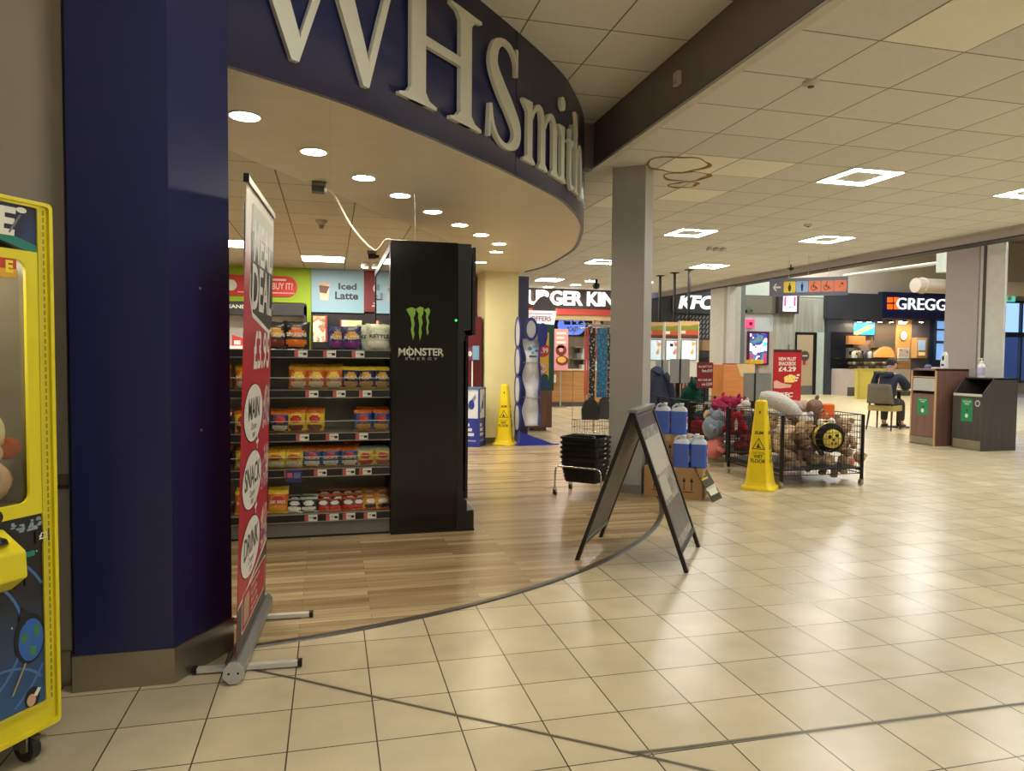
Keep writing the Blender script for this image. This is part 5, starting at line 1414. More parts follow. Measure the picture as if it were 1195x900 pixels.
for x, w, cols, z0, sc_, lb in ((-.215, .026, [(206, 90, 90), (230, 150, 90)], .80, 20, 'thin coral strap, leftmost on the wire rack'), (-.18, .022, [(200, 80, 90), (236, 190, 90)], .82, 22, 'thin red and gold strap, second on the wire rack'), (-.115, .085, [(20, 20, 22), (24, 24, 26), (30, 30, 32), (190, 186, 176), (20, 20, 22)], .74, 30, 'black and white patterned strap on the wire rack'), (.03, .15, [(24, 90, 140), (30, 110, 155), (80, 140, 170), (20, 80, 140)], .78, 28, 'wide blue sparkly strap on the wire rack'), (.165, .10, [(20, 20, 22), (40, 40, 42), (190, 186, 180), (20, 20, 22)], .56, 30, 'black speckled strap at the right of the wire rack')):
    q = thing('strap', lb, 'strap', (RX + x, RY - .225, 1.74), .05)
    b = MB(); mt = blotmat('strap_print_%d' % int((x + 1) * 1000), cols, sc_, .5, bands=True)
    L = []
    for k in range(9):
        z = -(1.74 - z0) * k / 8; L += [(-w / 2, .006 * math.sin(k), z), (w / 2, .006 * math.sin(k + 1), z), (w / 2, .014 + .006 * math.sin(k + 1), z), (-w / 2, .014 + .006 * math.sin(k), z)]
    b.add(L, [(i * 4 + k, i * 4 + (k + 1) % 4, i * 4 + 4 + (k + 1) % 4, i * 4 + 4 + k) for i in range(8) for k in range(4)] + [(3, 2, 1, 0), (32, 33, 34, 35)], mt); b.build('cloth', q)
    b = MB(); b.tube([(0, .007, 0), (0, .007, .025), (0, .03, .035)], .003, chrome, 6); b.build('hook', q)
for x, z, w, h, lb in ((-.15, .70, .24, .32, 'black drawstring pouch at the bottom left of the wire rack'), (.05, .72, .17, .34, 'charcoal pouch beside the black one on the wire rack')):
    q = thing('pouch', lb, 'bag', (RX + x, RY - .27, z), 0)
    c = M('pouch_black', (22, 22, 24), .6) if x < -.1 else M('pouch_charcoal', (50, 50, 54), .6)
    b = MB(); b.prism([(-w / 2, -h * .7), (w / 2, -h * .72), (w * .52, -h * .2), (w * .3, h * .12), (w * .1, h * .2), (-w * .1, h * .2), (-w * .34, h * .1), (-w * .53, -h * .25)], -.02, .02, c, T=FR((0, 0, 0), (1, 0, 0), (0, 0, 1))); b.build('bag', q, bevel=.012)
    b = MB(); b.tube([(0, 0, h * .18), (0, .01, h * .6)], .003, c, 5); b.build('cord', q)

# ================================================================ WAVY DISPLAY, TOTEM, FLOOR BIN, LOLLIPOP SIGN (inside the shop mouth)
def at(px, y): 
    p = Py(px, 430, y); return p.x


WY = 10.38
x0, x1 = at(603, WY), at(626, WY)
t = thing('display_stand', 'tall wavy white display stand with navy edges behind yellow cone', 'display stand', ((x0 + x1) / 2, WY, .004))
wx = (x1 - x0) / 2; WH = 1.92
dn = M('display_navy', (40, 48, 130), .35); dw = M('display_white', (214, 216, 226), .3, noise=.03)
wav = lambda z: .075 * math.cos(z * 2 * PI / .52)
b = MB(); n = 44; vs = []
for i in range(n + 1):
    z = .30 + (1.60 - .30) * i / n; w = .02 * math.cos(z * 2 * PI / .52)
    for x, y in ((-wx * .45 - w, -.12 + wav(z) * .5), (wx * 1.12 + w, -.10 + wav(z) * .5), (wx * 1.12 + w, -.07 + wav(z) * .5), (-wx * .45 - w, -.09 + wav(z) * .5)): vs.append((x, y, z))
b.add(vs, [(i * 4 + k, i * 4 + (k + 1) % 4, i * 4 + 4 + (k + 1) % 4, i * 4 + 4 + k) for i in range(n) for k in range(4)] + [(3, 2, 1, 0), (4 * n, 4 * n + 1, 4 * n + 2, 4 * n + 3)], dw, True)
for zz in (.72, 1.24): b.box(-wx * .45, -.16, zz, wx * 1.1, -.04, zz + .008, M('display_seam', (150, 154, 170), .4))
b.build('wave_front', t)
for xe in (-.47, 1.14):
    b = MB(); b.tube([(wx * xe + (.02 * math.cos(z * 2 * PI / .52)) * (1 if xe > 0 else -1), -.10 + wav(z) * .5, z) for z in [.30 + 1.3 * q / 40 for q in range(41)]], .016, dn, 8); b.build('edge_trim', t)
for s, yy in ((-1, -.05),):
    b = MB(); xx = s * wx * .98
    for k in range(4):
        zc = .42 + .42 * k; T = FR((xx, yy, zc), (0, 1, 0), (0, 0, 1))
        e0 = [(.13 * math.cos(a), .21 * math.sin(a)) for a in [2 * PI * q / 24 for q in range(24)]]; e1 = [(.165 * math.cos(a), .245 * math.sin(a)) for a in [2 * PI * q / 24 for q in range(24)]]
        b.ring(e0, e1, -.012, .012, dn, T=T); b.prism(e0, -.004, .004, M('display_silver', (190, 192, 200), .25), T=T)
    b.prism([(-.14, -.36), (.14, -.36), (.1, -.18), (-.1, -.18)], -.012, .012, dn, T=FR((xx, yy, .42), (0, 1, 0), (0, 0, 1)))
    b.build('side_board', t)
for q, (xc, zc, rx) in enumerate(((.03, 1.74, .11), (.21, 1.66, .08))):
    b = MB(); T = FR((xc, -.12, zc), (1, .2, 0), (0, 0, 1)); e0 = [(rx * .72 * math.cos(2 * PI * k / 24), .13 * math.sin(2 * PI * k / 24)) for k in range(24)]; e1 = [(rx * math.cos(2 * PI * k / 24), .175 * math.sin(2 * PI * k / 24)) for k in range(24)]
    b.ring(e0, e1, -.01, .01, dn, T=T); b.prism(e0, -.003, .003, M('display_silver', (190, 192, 200), .25) if q == 0 else dn, T=T); b.build('top_loop', t)
b = MB(); T = FR((.05, -.17, 1.42), (1, .1, 0), (0, 0, 1))
for (dx, dz, r, c) in ((-.05, .03, .035, (40, 130, 190)), (.02, .06, .025, (60, 160, 200)), (.06, 0, .028, (80, 90, 150)), (.0, -.03, .022, (60, 150, 180))): b.ellipse(dx, dz, r, r * .8, M('splash_%d' % c[0], c, .4), T, z=-.01, n=12, d=.012)
b.box(-.06, -.1, -.01, .06, -.07, .002, M('splash_text', (90, 90, 120), .4), T=T); b.build('emblem', t)
b = MB(); b.prism([(-wx - .02, -.1), (wx + .34, -.1), (wx + .2, 0.04), (-wx - .02, .25)], 0, .02, M('display_foot_blue', (36, 60, 176), .35)); b.prism([(-wx, 0), (wx + .3, 0), (-wx, .22)], .02, .03, M('display_foot_blue', (36, 60, 176), .35), T=FR((0, -.06, .0), (1, 0, 0), (0, 0, 1))); b.build('foot', t)

TY = 12.3
xa, xb = at(617, TY), at(646.5, TY); w = xb - xa; xm = (xa + xb) / 2
def zt(py, Y=TY): return Py(630, py, Y).z
t = thing('menu_totem', 'green and wood totem sign with yellow burger poster behind the wavy stand', 'sign', (xm, TY, 0))
woodt = woodmat('dark_walnut', (92, 58, 44), (122, 82, 62))
b = MB(); b.box(-w / 2, 0, .06, w / 2 - .03, .4, zt(456), woodt); b.build('base', t)
b = MB(); b.box(-w / 2 + .12, .05, 0, w / 2 - .12, .35, .06, M('totem_foot', (110, 92, 70), .5)); b.build('foot', t)
grt = M('totem_green', (26, 74, 62), .4)
b = MB(); b.box(-w / 2, -.0, zt(456), w / 2, .1, zt(374), grt); b.build('frame', t)
b = MB(); T = FR((0, -.002, 0), (1, 0, 0), (0, 0, 1)); px2, pz0, pz1 = w / 2 - .10, zt(452), zt(388)
b.rect(-w / 2 + .03, pz0 + .12, px2, pz1, M('burger_poster_yellow', (226, 182, 44), .4), T=T, z=.002); b.prism([(-w / 2 + .02, pz0 + .1), (px2, pz0 - .04), (px2, pz0 + .14), (-w / 2 + .02, pz0 + .3)], .002, .004, M('poster_blue', (40, 60, 120), .4), T=T)
b.rect(-w / 2 + .05, pz0 + .16, px2 - .04, pz0 + .42, blotmat('burger_photo', [(206, 150, 110), (232, 206, 180), (150, 80, 50), (226, 190, 140)], 12, .4), T=T, z=.0045)
zc = zt(409); b.ellipse(.0, zc, w * .34, .12, M('burst_red', (196, 40, 50), .4), T, z=.005); b.fit('£1.99', -w * .26, zc - .05, w * .26, zc + .05, cream, T, z=.006, bold=.03)
b.fit('BK MEAL', -w * .1, pz1 - .16, px2 - .05, pz1 - .06, M('poster_brown', (110, 50, 30), .4), T, z=.004); b.fit('DEALS', -w * .2, pz1 - .29, px2 - .05, pz1 - .2, M('poster_brown', (110, 50, 30), .4), T, z=.004); b.ellipse(.06, pz0 + .17, .07, .07, grt, T, z=.006)
b.build('poster', t)
b = MB(); hz0, hz1 = zt(379), zt(363); b.prism([(-w * .95, hz0 + .05), (w * .42, hz0), (w * .52, hz1), (-w * .95, hz1 - .0)], 0, .08, M('lit_header', (236, 236, 240), .4, emit=.8), T=FR((0, -.02, 0), (1, 0, 0), (0, 0, 1)))
b.fit('OFFERS', -w * .5, hz0 + .06, w * .3, hz1 - .10, M('header_red_text', (206, 80, 90), .4), FR((0, -.101, 0), (1, 0, 0), (0, 0, 1))); b.box(-w * .6, hz1 - .06, .081, w * .34, hz1 - .05, .083, M('header_red_text', (206, 80, 90), .4), T=FR((0, -.02, 0), (1, 0, 0), (0, 0, 1)))
b.build('lit_header', t)
b = MB(); b.prism([(-w * .35, hz1)] + [(-w * .35 + w * .87 * k / 14, hz1 + .27 * math.sin(PI * (k + 1.5) / 17)) for k in range(15)][::1] + [(w * .52, hz1)], -.06, -.02, M('arch_grey', (92, 88, 88), .5), T=FR((0, -.02, 0), (1, 0, 0), (0, 0, 1))); b.f = [f[::-1] for f in b.f]; b.build('arch_header', t)
# floor bin with blue bands
xL, xR = at(538, 10.45), at(567.5, 10.45)
t = thing('promotion_bin', 'white and blue cardboard promotion bin between chiller and cream column', 'display bin', ((xL + xR) / 2 - .02, 10.42, .004), -.5)
pw = M('bin_white', (214, 218, 226), .4); pb = M('bin_blue', (40, 54, 140), .4)
b = MB(); h1 = .86; q = .145
b.box(-q, -q, 0, q, q, .42, pb); b.box(-q, -q, .42, q, q, h1, pw)
for x, y in ((-q, -q), (q, -q), (q, q), (-q, q)): b.box(x - .012, y - .012, 0, x + .012, y + .012, h1 + .01, pb)
b.build('carton_body', t)
b = MB(); b.ring(sq(q - .01), sq(q + .014), h1 - .012, h1 + .012, M('bin_teal_rim', (70, 110, 150), .4)); b.build('rim', t)
b = MB()
for T in (FR((0, -q - .001, 0), (1, 0, 0), (0, 0, 1)), FR((q + .001, 0, 0), (0, 1, 0), (0, 0, 1))):
    for k, ww in enumerate((.12, .16, .19)): b.box(-.12, .30 - .07 * k, 0, -.12 + ww, .345 - .07 * k, .001, pw, T=T)
    b.box(-.12, .08, 0, .1, .10, .001, M('bin_lilac', (150, 150, 206), .4), T=T)
    b.prism([(-.1, .52), (-.05, .5), (.1, .72), (.09, .78)], 0, .001, M('bin_grey', (130, 134, 150), .4), T=T); b.ellipse(.03, .62, .045, .07, pb, T, z=.0012)
b.build('printing', t)
b = MB(); xs_, = (at(550, 10.7),)
t = thing('card_sign', 'small pink and blue card sign on a white pole beside the cream column', 'sign', (xs_, 10.62, .004))
b = MB(); b.lathe([(.09, 0), (.09, .015), (.01, .02), (.01, 1.26)], white, 14); b.build('pole', t)
b = MB(); z0, z1 = Py(550, 421, 10.62).z, Py(550, 404, 10.62).z; b.box(-.09, -.012, z0, .02, -.004, z1 - .02, M('card_plum', (120, 50, 90), .4)); b.box(.0, -.016, z0 + .01, .1, -.012, z1, M('card_sky', (120, 170, 200), .4)); b.ellipse(-.04, z0 + .1, .03, .04, cream, FR((0, -.0125, 0), (1, 0, 0), (0, 0, 1))); b.build('card', t)

# ================================================================ BURGER KING at the far end
BY = 18.75; BW_ = BY + 1.0
TBK = YF(BY)
dbr = M('sign_dark_brown', (62, 46, 42), .4)
b = MB(); b.box(-5.5, BW_ + .12, 0, 9.1, BW_ + .3, HC + .5, M('kitchen_wall', (150, 132, 110), .6)); struct(b.build('wall_back'), 'kitchen wall behind the burger counter')
b = MB(); x0, z0, x1, z1 = YR(BY, 540, 336, 735, 360); b.box(x0, BY, z0, min(x1, 9.05), BY + .3, HC + .02, dbr); b.box(x0, BY - .02, z0 - .16, min(x1, 9.05), BY + .3, z0, M('sign_red_strip', (190, 66, 58), .4, emit=.1)); b.box(x0, BY + .05, z0 - .30, min(x1, 9.05), BY + .3, z0 - .16, M('sign_beige', (206, 186, 140), .5))
BK = thing('shop_sign', 'dark brown sign with white illuminated letters BURGER KING at the far end', 'sign', (0, 0, 0))
b.build('sign_panel', BK)
litw = M('lit_white_letter', (255, 255, 255), .4, emit=1.1)
xa, za, xb, zb = YR(BY, 603.5, 340, 730, 357)
b = MB(); b.fit('BURGER KING', xa, za, xb, zb, litw, TBK, z=.03, depth=.06, bold=.03); b.build('lettering', BK)
C_ = thing('service_counter', 'wooden service counter with dark plinth under the burger sign', 'counter', (0, 0, 0))
x0 = at(560, BY - .6); zc0 = Py(640, 431, BY - .6).z
b = MB(); b.box(x0, BY - .6, .12, 9.0, BY, zc0 - .03, woodmat('counter_oak', (164, 116, 66), (186, 138, 84), scale=(1.5, 30, 30))); b.build('front', C_)
b = MB(); b.box(x0, BY - .57, 0, 9.0, BY - .05, .12, M('plinth_dark', (88, 84, 80), .5)); b.build('plinth', C_)
b = MB(); b.box(x0, BY - .63, zc0 - .03, 9.02, BY + .05, zc0, M('worktop_cream', (226, 214, 190), .3)); b.build('worktop', C_)
b = MB(); x0, z0, x1, z1 = YR(BY - .61, 641, 437, 649, 447); b.box(x0, BY - .615, z0, x1, BY - .605, z1, white); tag(b.build('notice'), 'white notice on the wooden burger counter', 'notice')
t = thing('menu_screen', 'light blue roundish menu screen above the burger counter', 'screen', (0, 0, 0))
x0, z0, x1, z1 = YR(BW_, 647, 368, 688, 392); b = MB(); b.box(x0, BW_ + .02, z0, x1, BW_ + .119, z1, mblack); b.build('bezel', t)
b = MB(); T = YF(BW_); b.rrect(x0 + .1, z0 + .03, x1 - .12, z1 - .03, .28, M('screen_periwinkle', (110, 140, 232), .3, emit=.9), T, z=-.018); 
for k, (a, c, hh) in enumerate(((.28, .46, .1), (.5, .62, .09), (.68, .82, .1))): b.box(x0 + (x1 - x0) * a, z0 + .32, -.017, x0 + (x1 - x0) * c, z0 + .32 + hh, -.014, M('screen_ink', (24, 24, 50), .4), T=T)
b.fit('ROAST', x0 + .4, z0 + .12, x1 - .35, z0 + .27, M('screen_ink', (24, 24, 50), .4), T, z=-.017)
for k in range(6): b.ellipse(x0 + .3 + .13 * k, z1 - .16 + .03 * (k % 2), .03, .03, M('screen_ink', (24, 24, 50), .4), T, z=-.016, n=8)
b.build('display', t)
for (a, c, d_, e), cols, lb in (((690, 370, 701.5, 391), [(206, 110, 80), (230, 190, 160), (190, 60, 50)], 'food photo panel right of the blue menu screen'), ((703, 371, 716, 389), [(120, 92, 74), (150, 120, 96), (90, 70, 60)], 'dark brown menu panel beside the grey column')):
    x0, z0, x1, z1 = YR(BW_, a, c, d_, e); b = MB(); b.box(x0, BW_, z0, x1, BW_ + .119, z1, dbr); b.rect(x0 + .03, z0 + .03, x1 - .03, z1 - .03, blotmat('menu_' + lb[:4], cols, 3, .4, emit=.5), T=YF(BW_ - .005)); tag(b.build('food_poster'), lb, 'sign')
KB = thing('kitchen_shelves', 'cluttered steel kitchen shelving behind the burger counter', 'shelving', (0, 0, 0))
x0, z0, x1, z1 = YR(BW_ + .2, 664, 392, 735, 432)
b = MB()
for z in (.9, 1.25, 1.6): b.box(x0, BW_ - .3, z, 9.0, BW_ + .09, z + .03, steel)
b.build('shelf', KB)
b = MB(); rnd2 = random.Random(11)
for k in range(30):
    xx = x0 + .1 + (9.0 - x0 - .3) * rnd2.random(); zz = (.93, 1.28)[k % 2]; c = rnd2.choice([(206, 200, 190), (60, 60, 60), (196, 60, 50), (220, 190, 90), (140, 140, 140), (236, 234, 226)])
    b.box(xx, BW_ - .28 + .1 * rnd2.random(), zz, xx + .1 + .12 * rnd2.random(), BW_ - .02, zz + .12 + .18 * rnd2.random(), M('clutter_%d_%d' % (c[0], c[2]), c, .5))
tag(b.build('packaging'), 'packaging piled on the kitchen shelves', None, kind='stuff').parent = KB
t = thing('poster_stand', 'tall pink poster in front of the burger counter', 'poster', (0, 0, 0))
x0, z0, x1, z1 = YR(BY - .9, 646.5, 384, 663, 432); b = MB(); T = YF(BY - .9); b.box(x0, z0, -.02, x1, z1, 0, M('poster_pink', (222, 150, 156), .4), T=T)
for k in range(4): b.box(x0 + .06, z1 - .14 - .12 * k, 0, x1 - .06 - .05 * (k % 2), z1 - .08 - .12 * k, .002, cream, T=T)
b.ellipse((x0 + x1) / 2, z0 + .52, .15, .15, M('poster_brown', (110, 50, 30), .4), T, z=.002); b.ellipse((x0 + x1) / 2, z0 + .53, .06, .06, M('poster_pink', (222, 150, 156), .4), T, z=.003); b.ellipse((x0 + x1) / 2 + .03, z0 + .25, .17, .13, M('poster_brown', (110, 50, 30), .4), T, z=.002); b.ellipse((x0 + x1) / 2 + .02, z0 + .27, .12, .08, M('poster_gold', (226, 176, 80), .4), T, z=.003)
b.build('print', t)
b = MB(); b.box((x0 + x1) / 2 - .02, BY - .89, .02, (x0 + x1) / 2 + .02, BY - .86, z1 - .05, alu); b.box(x0 + .05, BY - 1.0, 0, x1 - .05, BY - .75, .02, alu); b.build('stand', t)

# ================================================================ KFC behind the food court opening
KY = 20.8
TK = YF(KY)
b = MB(); x0, z0, x1, z1 = YR(KY, 745, 322, 838, 470); b.box(x0, KY, 0, x1, KY + .25, 4.4, M('dark_shop_wall', (46, 46, 46), .5)); kx0, kx1 = x0, x1
lat = M('lattice_pale', (150, 150, 146), .5)
za, zb = Py(800, 394, KY).z, Py(800, 366, KY).z
for r in range(5):
    for k in range(17):
        xx = at(790, KY) + k * .125; zz = za + (zb - za) * r / 5
        b.prism([(xx, zz), (xx + .03, zz), (xx + .085, zz + .1), (xx + .055, zz + .1)], 0, .01, lat, T=TK)
struct(b.build('wall_back'), 'dark wall with pale zigzag lattice under the chicken sign')
KS = thing('shop_sign', 'white illuminated letters KFC on dark panel beyond kiosks', 'sign', (0, 0, 0))
x0, z0, x1, z1 = YR(KY - .1, 786, 330, 838, 366)
b = MB(); b.box(x0, KY - .12, z0, x1, KY, z1 - .05, M('sign_dark_grey', (52, 56, 54), .4)); b.build('sign_panel', KS)
xa, za, xb, zb = YR(KY - .1, 791, 345, 831.5, 361)
b = MB(); b.fit('KFC', xa, za, xb, zb, litw, YF(KY - .12), z=.02, depth=.05, bold=.035, shear=.18); b.build('lettering', KS)
t = thing('chicken_counter', 'dark counter with small wooden box under the lattice wall', 'counter', (0, 0, 0))
x0, z0, x1, z1 = YR(KY - .8, 806, 408, 838, 470)
b = MB(); b.box(x0, KY - .9, 0, x1, KY - .2, 1.35, M('counter_dark', (44, 40, 40), .4)); b.build('body', t)
b = MB(); xa, za, xb, zb = YR(KY - .9, 822, 397, 838, 409); b.box(xa, KY - .8, za, xb, KY - .4, zb, M('box_oak', (196, 156, 116), .5)); b.build('box', t)
# kiosks
kscr = [blotmat('kiosk_screen_%d' % k, c, 4.5, .3, emit=.75) for k, c in enumerate(([(196, 130, 80), (206, 226, 232), (196, 220, 230), (190, 216, 226), (60, 90, 130)], [(190, 110, 70), (206, 228, 234), (200, 224, 232), (206, 228, 234), (214, 150, 90)], [(206, 150, 70), (214, 232, 238), (206, 228, 234), (220, 234, 236), (226, 190, 110)]))]
for k, (pa, pb_, pole, lb) in enumerate(((754, 775, 771, 'ordering kiosk nearest the grey column'), (775.5, 793, 788, 'middle ordering kiosk with burger screen'), (793.5, 815.5, 805, 'right ordering kiosk with chips on its screen'))):
    Yk = (14.9, 14.3, 13.7)[k]
    x0, z0, x1, z1 = YR(Yk, pa, 376 - (k == 2), pb_, 440)
    T = YF(Yk); w = x1 - x0
    t = thing('ordering_kiosk', lb, 'kiosk', ((x0 + x1) / 2, Yk, 0), 0, 'chicken ordering kiosks'); xo = -(x0 + x1) / 2
    L = FR((xo, 0, 0), (1, 0, 0), (0, 0, 1))
    b = MB(); b.box(x0, z0, -.10, x1, z1, 0, M('kiosk_white', (216, 212, 200), .4), T=L); b.build('housing', t)
    b = MB(); hz_ = z1 - .36
    for c, f0, f1 in (((200, 160, 110), .74, 1), ((130, 140, 50), .48, .74), ((196, 84, 50), .2, .48), ((92, 62, 52), 0, .2)): b.box(x0 + .02, hz_ + .36 * f0, 0, x1 - .02, hz_ + .36 * f1, .006, M('kiosk_band_%d' % c[0], c, .4), T=L)
    b.prism([(x0 + .02, hz_ + .2), (x1 - .02, hz_ + .26), (x1 - .02, hz_ + .30), (x0 + .02, hz_ + .24)], .006, .008, M('kiosk_band_130', (130, 140, 50), .4), T=L); b.box(x0 + .02, hz_ + .1, .006, x0 + .12, hz_ + .16, .008, cream, T=L); b.build('header_print', t)
    b = MB(); sz0, sz1 = Py(800, 421, Yk).z, hz_ - .03; b.box(x0 + .02, sz0, 0, x1 - .06, sz1, .01, mblack, T=L); b.rect(x0 + .035, sz0 + .015, x1 - .075, sz1 - .015, kscr[k], T=L, z=.011)
    if k == 1: b.box(x0 + .12, sz1 - .14, .011, x1 - .16, sz1 - .08, .012, mblack, T=L)
    b.build('screen', t)
    b = MB(); xp = Py(pole, 350, Yk).x + xo; b.box(xp - .022, .02, z1, xp + .022, .064, HC - .001 if xp - xo < 9 else HC, mblack); b.box(xp - .08, .0, HC - .02, xp + .08, .1, HC - .0015, mblack); b.build('ceiling_pole', t)
    b = MB()
    for q in range(5): b.box(x0 + xo + .02 + (w - .06) * q / 5, .02, 0, x0 + xo + .05 + (w - .06) * q / 5, .06, z0, M('kiosk_leg_wood', (150, 110, 80), .5))
    b.build('slatted_leg', t)

# ================================================================ food court back wall (between KFC and GREGGS)
QY = 23.0
TQ = YF(QY)
greywood = woodmat('grey_wood', (128, 128, 116), (156, 156, 142), scale=(14, 14, .8))
b = MB(); b.box(9.2, QY + .02, 0, 25.6, QY + .22, 6.0, beige); struct(b.build('wall_back'), 'beige wall above the food court counters')
b = MB(); x0, _, x1, _ = YR(18.6, 847, 340, 869.5, 400); b.box(x0, 18.6, 0, x1, 18.8, 4.6, woodmat('charcoal_boards', (82, 84, 84), (98, 100, 98), scale=(9, 9, .6))); b.box(x0 - .1, 18.55, 0, x0, 18.85, 4.6, trimw); struct(b.build('wall_right'), 'charcoal vertical boarded wall beside the pale column')


def qbox(b, px0, py0, px1, py1, mt, d0=0., d1=.03):
    x0, z0, x1, z1 = YR(QY, px0, py0, px1, py1); b.box(x0, max(0, z0), d0, x1, z1, d1, mt, T=TQ)


b = MB(); qbox(b, 868, 330, 962, 346, M('pale_green_wall', (176, 186, 172), .6), 0, .02); qbox(b, 868, 366, 902, 480, M('pale_grey_stone', (166, 170, 168), .5), 0, .02); qbox(b, 866, 387, 905, 480, woodmat('warm_grey_wood', (140, 128, 116), (168, 156, 142), scale=(14, 14, .8)), .02, .04); qbox(b, 901, 365, 927, 480, greywood, .0, .05); qbox(b, 924, 349, 961, 480, greywood, .0, .04); qbox(b, 949.5, 388, 961, 480, M('pale_green_wall', (176, 186, 172), .6), .04, .05)
struct(b.build('wall_back'), 'grey wood panelled wall right of the chicken counter')
b = MB(); qbox(b, 868, 345, 904, 366, M('olive_board', (96, 92, 78), .5), .056, .12); tag(b.build('blank_board'), 'olive brown blank board high on the panelled wall', 'board')
b = MB(); p = Py(872, 362, QY - .2)
for k in range(9): b.prism([(0, 0), (.05, .06), (.14, .02), (.06, -.03)], 0, .006, M('plant_green', (64, 96, 50), .6), T=Matrix.Translation((p.x + .03 * k - .1, QY - .2, p.z - .05 + .03 * (k % 3))) @ Matrix.Rotation(k * .9, 4, 'Y') @ FR((0, 0, 0), (1, 0, 0), (0, 0, 1)))
tag(b.build('trailing_plant'), 'small green trailing plant at the left edge of the olive board', 'plant', kind=None)
t = thing('light_box', 'dark box with glowing white and pink poster under the toilet sign', 'sign', (0, 0, 0))
b = MB(); qbox(b, 903, 343, 926.5, 366.5, M('box_charcoal', (52, 48, 50), .4), .056, .3); b.build('case', t)
b = MB(); qbox(b, 908, 345.5, 923.5, 364, M('lit_poster', (244, 236, 240), .4, emit=1.2), .3, .31); qbox(b, 909, 347, 911.5, 358, M('lit_magenta', (206, 60, 110), .4, emit=.7), .31, .315); qbox(b, 920, 347, 922.5, 358, M('lit_magenta', (206, 60, 110), .4, emit=.7), .31, .315); qbox(b, 914.5, 358.5, 917.5, 359.6, mblack, .31, .315); b.build('lit_face', t)
t = thing('exit_sign', 'small glowing red sign left of the panelled wall', 'sign', (0, 0, 0))
b = MB(); qbox(b, 868.5, 373, 878.5, 382.5, M('lit_red', (244, 60, 96), .4, emit=1.3), .06, .12); b.build('case', t)
b = MB(); qbox(b, 872, 376, 876, 380, M('lit_dark', (120, 10, 40), .4), .12, .125); b.build('mark', t)
t = thing('digital_screen', 'portrait digital screen with colourful picture in dark pink frame', 'screen', (0, 0, 0))
b = MB(); qbox(b, 870.5, 387, 895.5, 426, M('screen_frame_plum', (60, 16, 40), .4), .05, .10); b.build('frame', t)
b = MB(); qbox(b, 873, 389.5, 893, 424, blotmat('screen_art', [(60, 190, 200), (190, 236, 240), (230, 214, 246), (70, 50, 130), (50, 130, 130), (170, 50, 100), (40, 60, 90)], 2.2, .3, emit=.7, bands=True), .1, .105); b.build('display', t)
dr = struct(b.build('void')) if 0 else None
b = MB(); qbox(b, 926, 388, 950, 470, mblack, .045, .12); dd = struct(b.build('door_1'), 'tan door in a black frame')
b = MB(); qbox(b, 927, 391, 945.5, 470, M('tan_door', (164, 146, 116), .5), .12, .13); qbox(b, 927, 450, 945, 470, M('door_kick', (92, 92, 90), .4), .13, .135); b.build('leaf', dd)
b = MB(); p = Py(936.5, 415.5, QY); b.ellipse(p.x, p.z, .19, .19, M('door_disc', (70, 62, 56), .5), TQ, z=.137); b.box(p.x - .1, p.z - .01, .138, p.x + .1, p.z + .02, .14, cream, T=TQ); qbox(b, 934, 421, 937.5, 426, M('door_red', (160, 40, 50), .5), .135, .14); b.build('door_sign', dd)
# ================================================================ GREGGS
GW = M('charcoal_cladding', (50, 52, 58), .45); gnavy = M('greggs_navy', (22, 30, 72), .35)
b = MB(); qbox(b, 960, 372, 990, 480, GW, .05, .25); qbox(b, 964, 388, 989, 430.5, M('near_black', (20, 20, 28), .3), .25, .27); struct(b.build('wall_back'), 'charcoal wall left of the bakery')
GS = thing('shop_sign', 'navy bakery fascia with orange squares and white letters GREGGS', 'sign', (0, 0, 0))
b = MB(); qbox(b, 960, 343, 1023, 373, GW, .05, .28); qbox(b, 1023, 343.5, 1150, 373, gnavy, .05, .30); b.build('fascia_panel', GS)
lo = M('lit_orange', (255, 96, 20), .4, emit=1.1)
for i in range(2):
    for j in range(2):
        b = MB(); qbox(b, 1028.5 + 7.6 * i, 347.8 + 7.8 * j, 1034.2 + 7.6 * i, 353.8 + 7.8 * j, lo, .30, .33); b.build('orange_square', GS)
b = MB(); xa, za, xb, zb = YR(QY - .3, 1045.5, 348.5, 1112, 362); b.fit('GREGGS', xa, za, xb, zb, litw, TQ, z=.31, depth=.04, bold=.0); b.build('lettering', GS)
# shop inside: recess behind the wall line
b = MB(); x0, _, x1, _ = YR(QY, 989, 373, 1150, 460); struct(b.add([(0, 0, 0)], [], beige).build('trim_6')) if 0 else None
def gbox(b, px0, py0, px1, py1, mt, Y, d): 
    x0, z0, x1, z1 = YR(Y, px0, py0, px1, py1); b.box(x0, Y, max(0, z0), x1, Y + d, z1, mt)
b = MB(); gbox(b, 989, 372, 1104, 470, M('bakery_wall', (126, 102, 90), .6), QY - .03, .04); gbox(b, 1045, 373, 1063, 440, M('bakery_oak', (196, 146, 90), .5), QY - .08, .05); gbox(b, 1063, 374, 1085, 440, M('bakery_slate', (84, 80, 92), .6), QY - .07, .04); gbox(b, 1020, 374, 1045, 404, M('bakery_dark', (84, 70, 64), .5), QY - .06, .03); gbox(b, 1084, 372, 1150, 470, M('bakery_night', (36, 48, 76), .4), QY - .07, .04); struct(b.build('wall_back'), 'inside wall of the bakery')
t = thing('bakery_window', 'pale blue daylight window at the right end of the bakery', 'window', (0, 0, 0))
b = MB(); gbox(b, 1092, 375, 1112, 420, M('window_daylight', (130, 176, 240), .3, emit=.8), QY - .10, .02); b.build('pane', t)
b = MB(); gbox(b, 1092, 384, 1112, 386, M('window_bar', (60, 70, 100), .4), QY - .13, .03); gbox(b, 1092, 398, 1112, 401, M('window_bar', (60, 70, 100), .4), QY - .13, .03); gbox(b, 1091, 375, 1093, 420, M('window_bar', (60, 70, 100), .4), QY - .13, .03); b.build('frame', t)
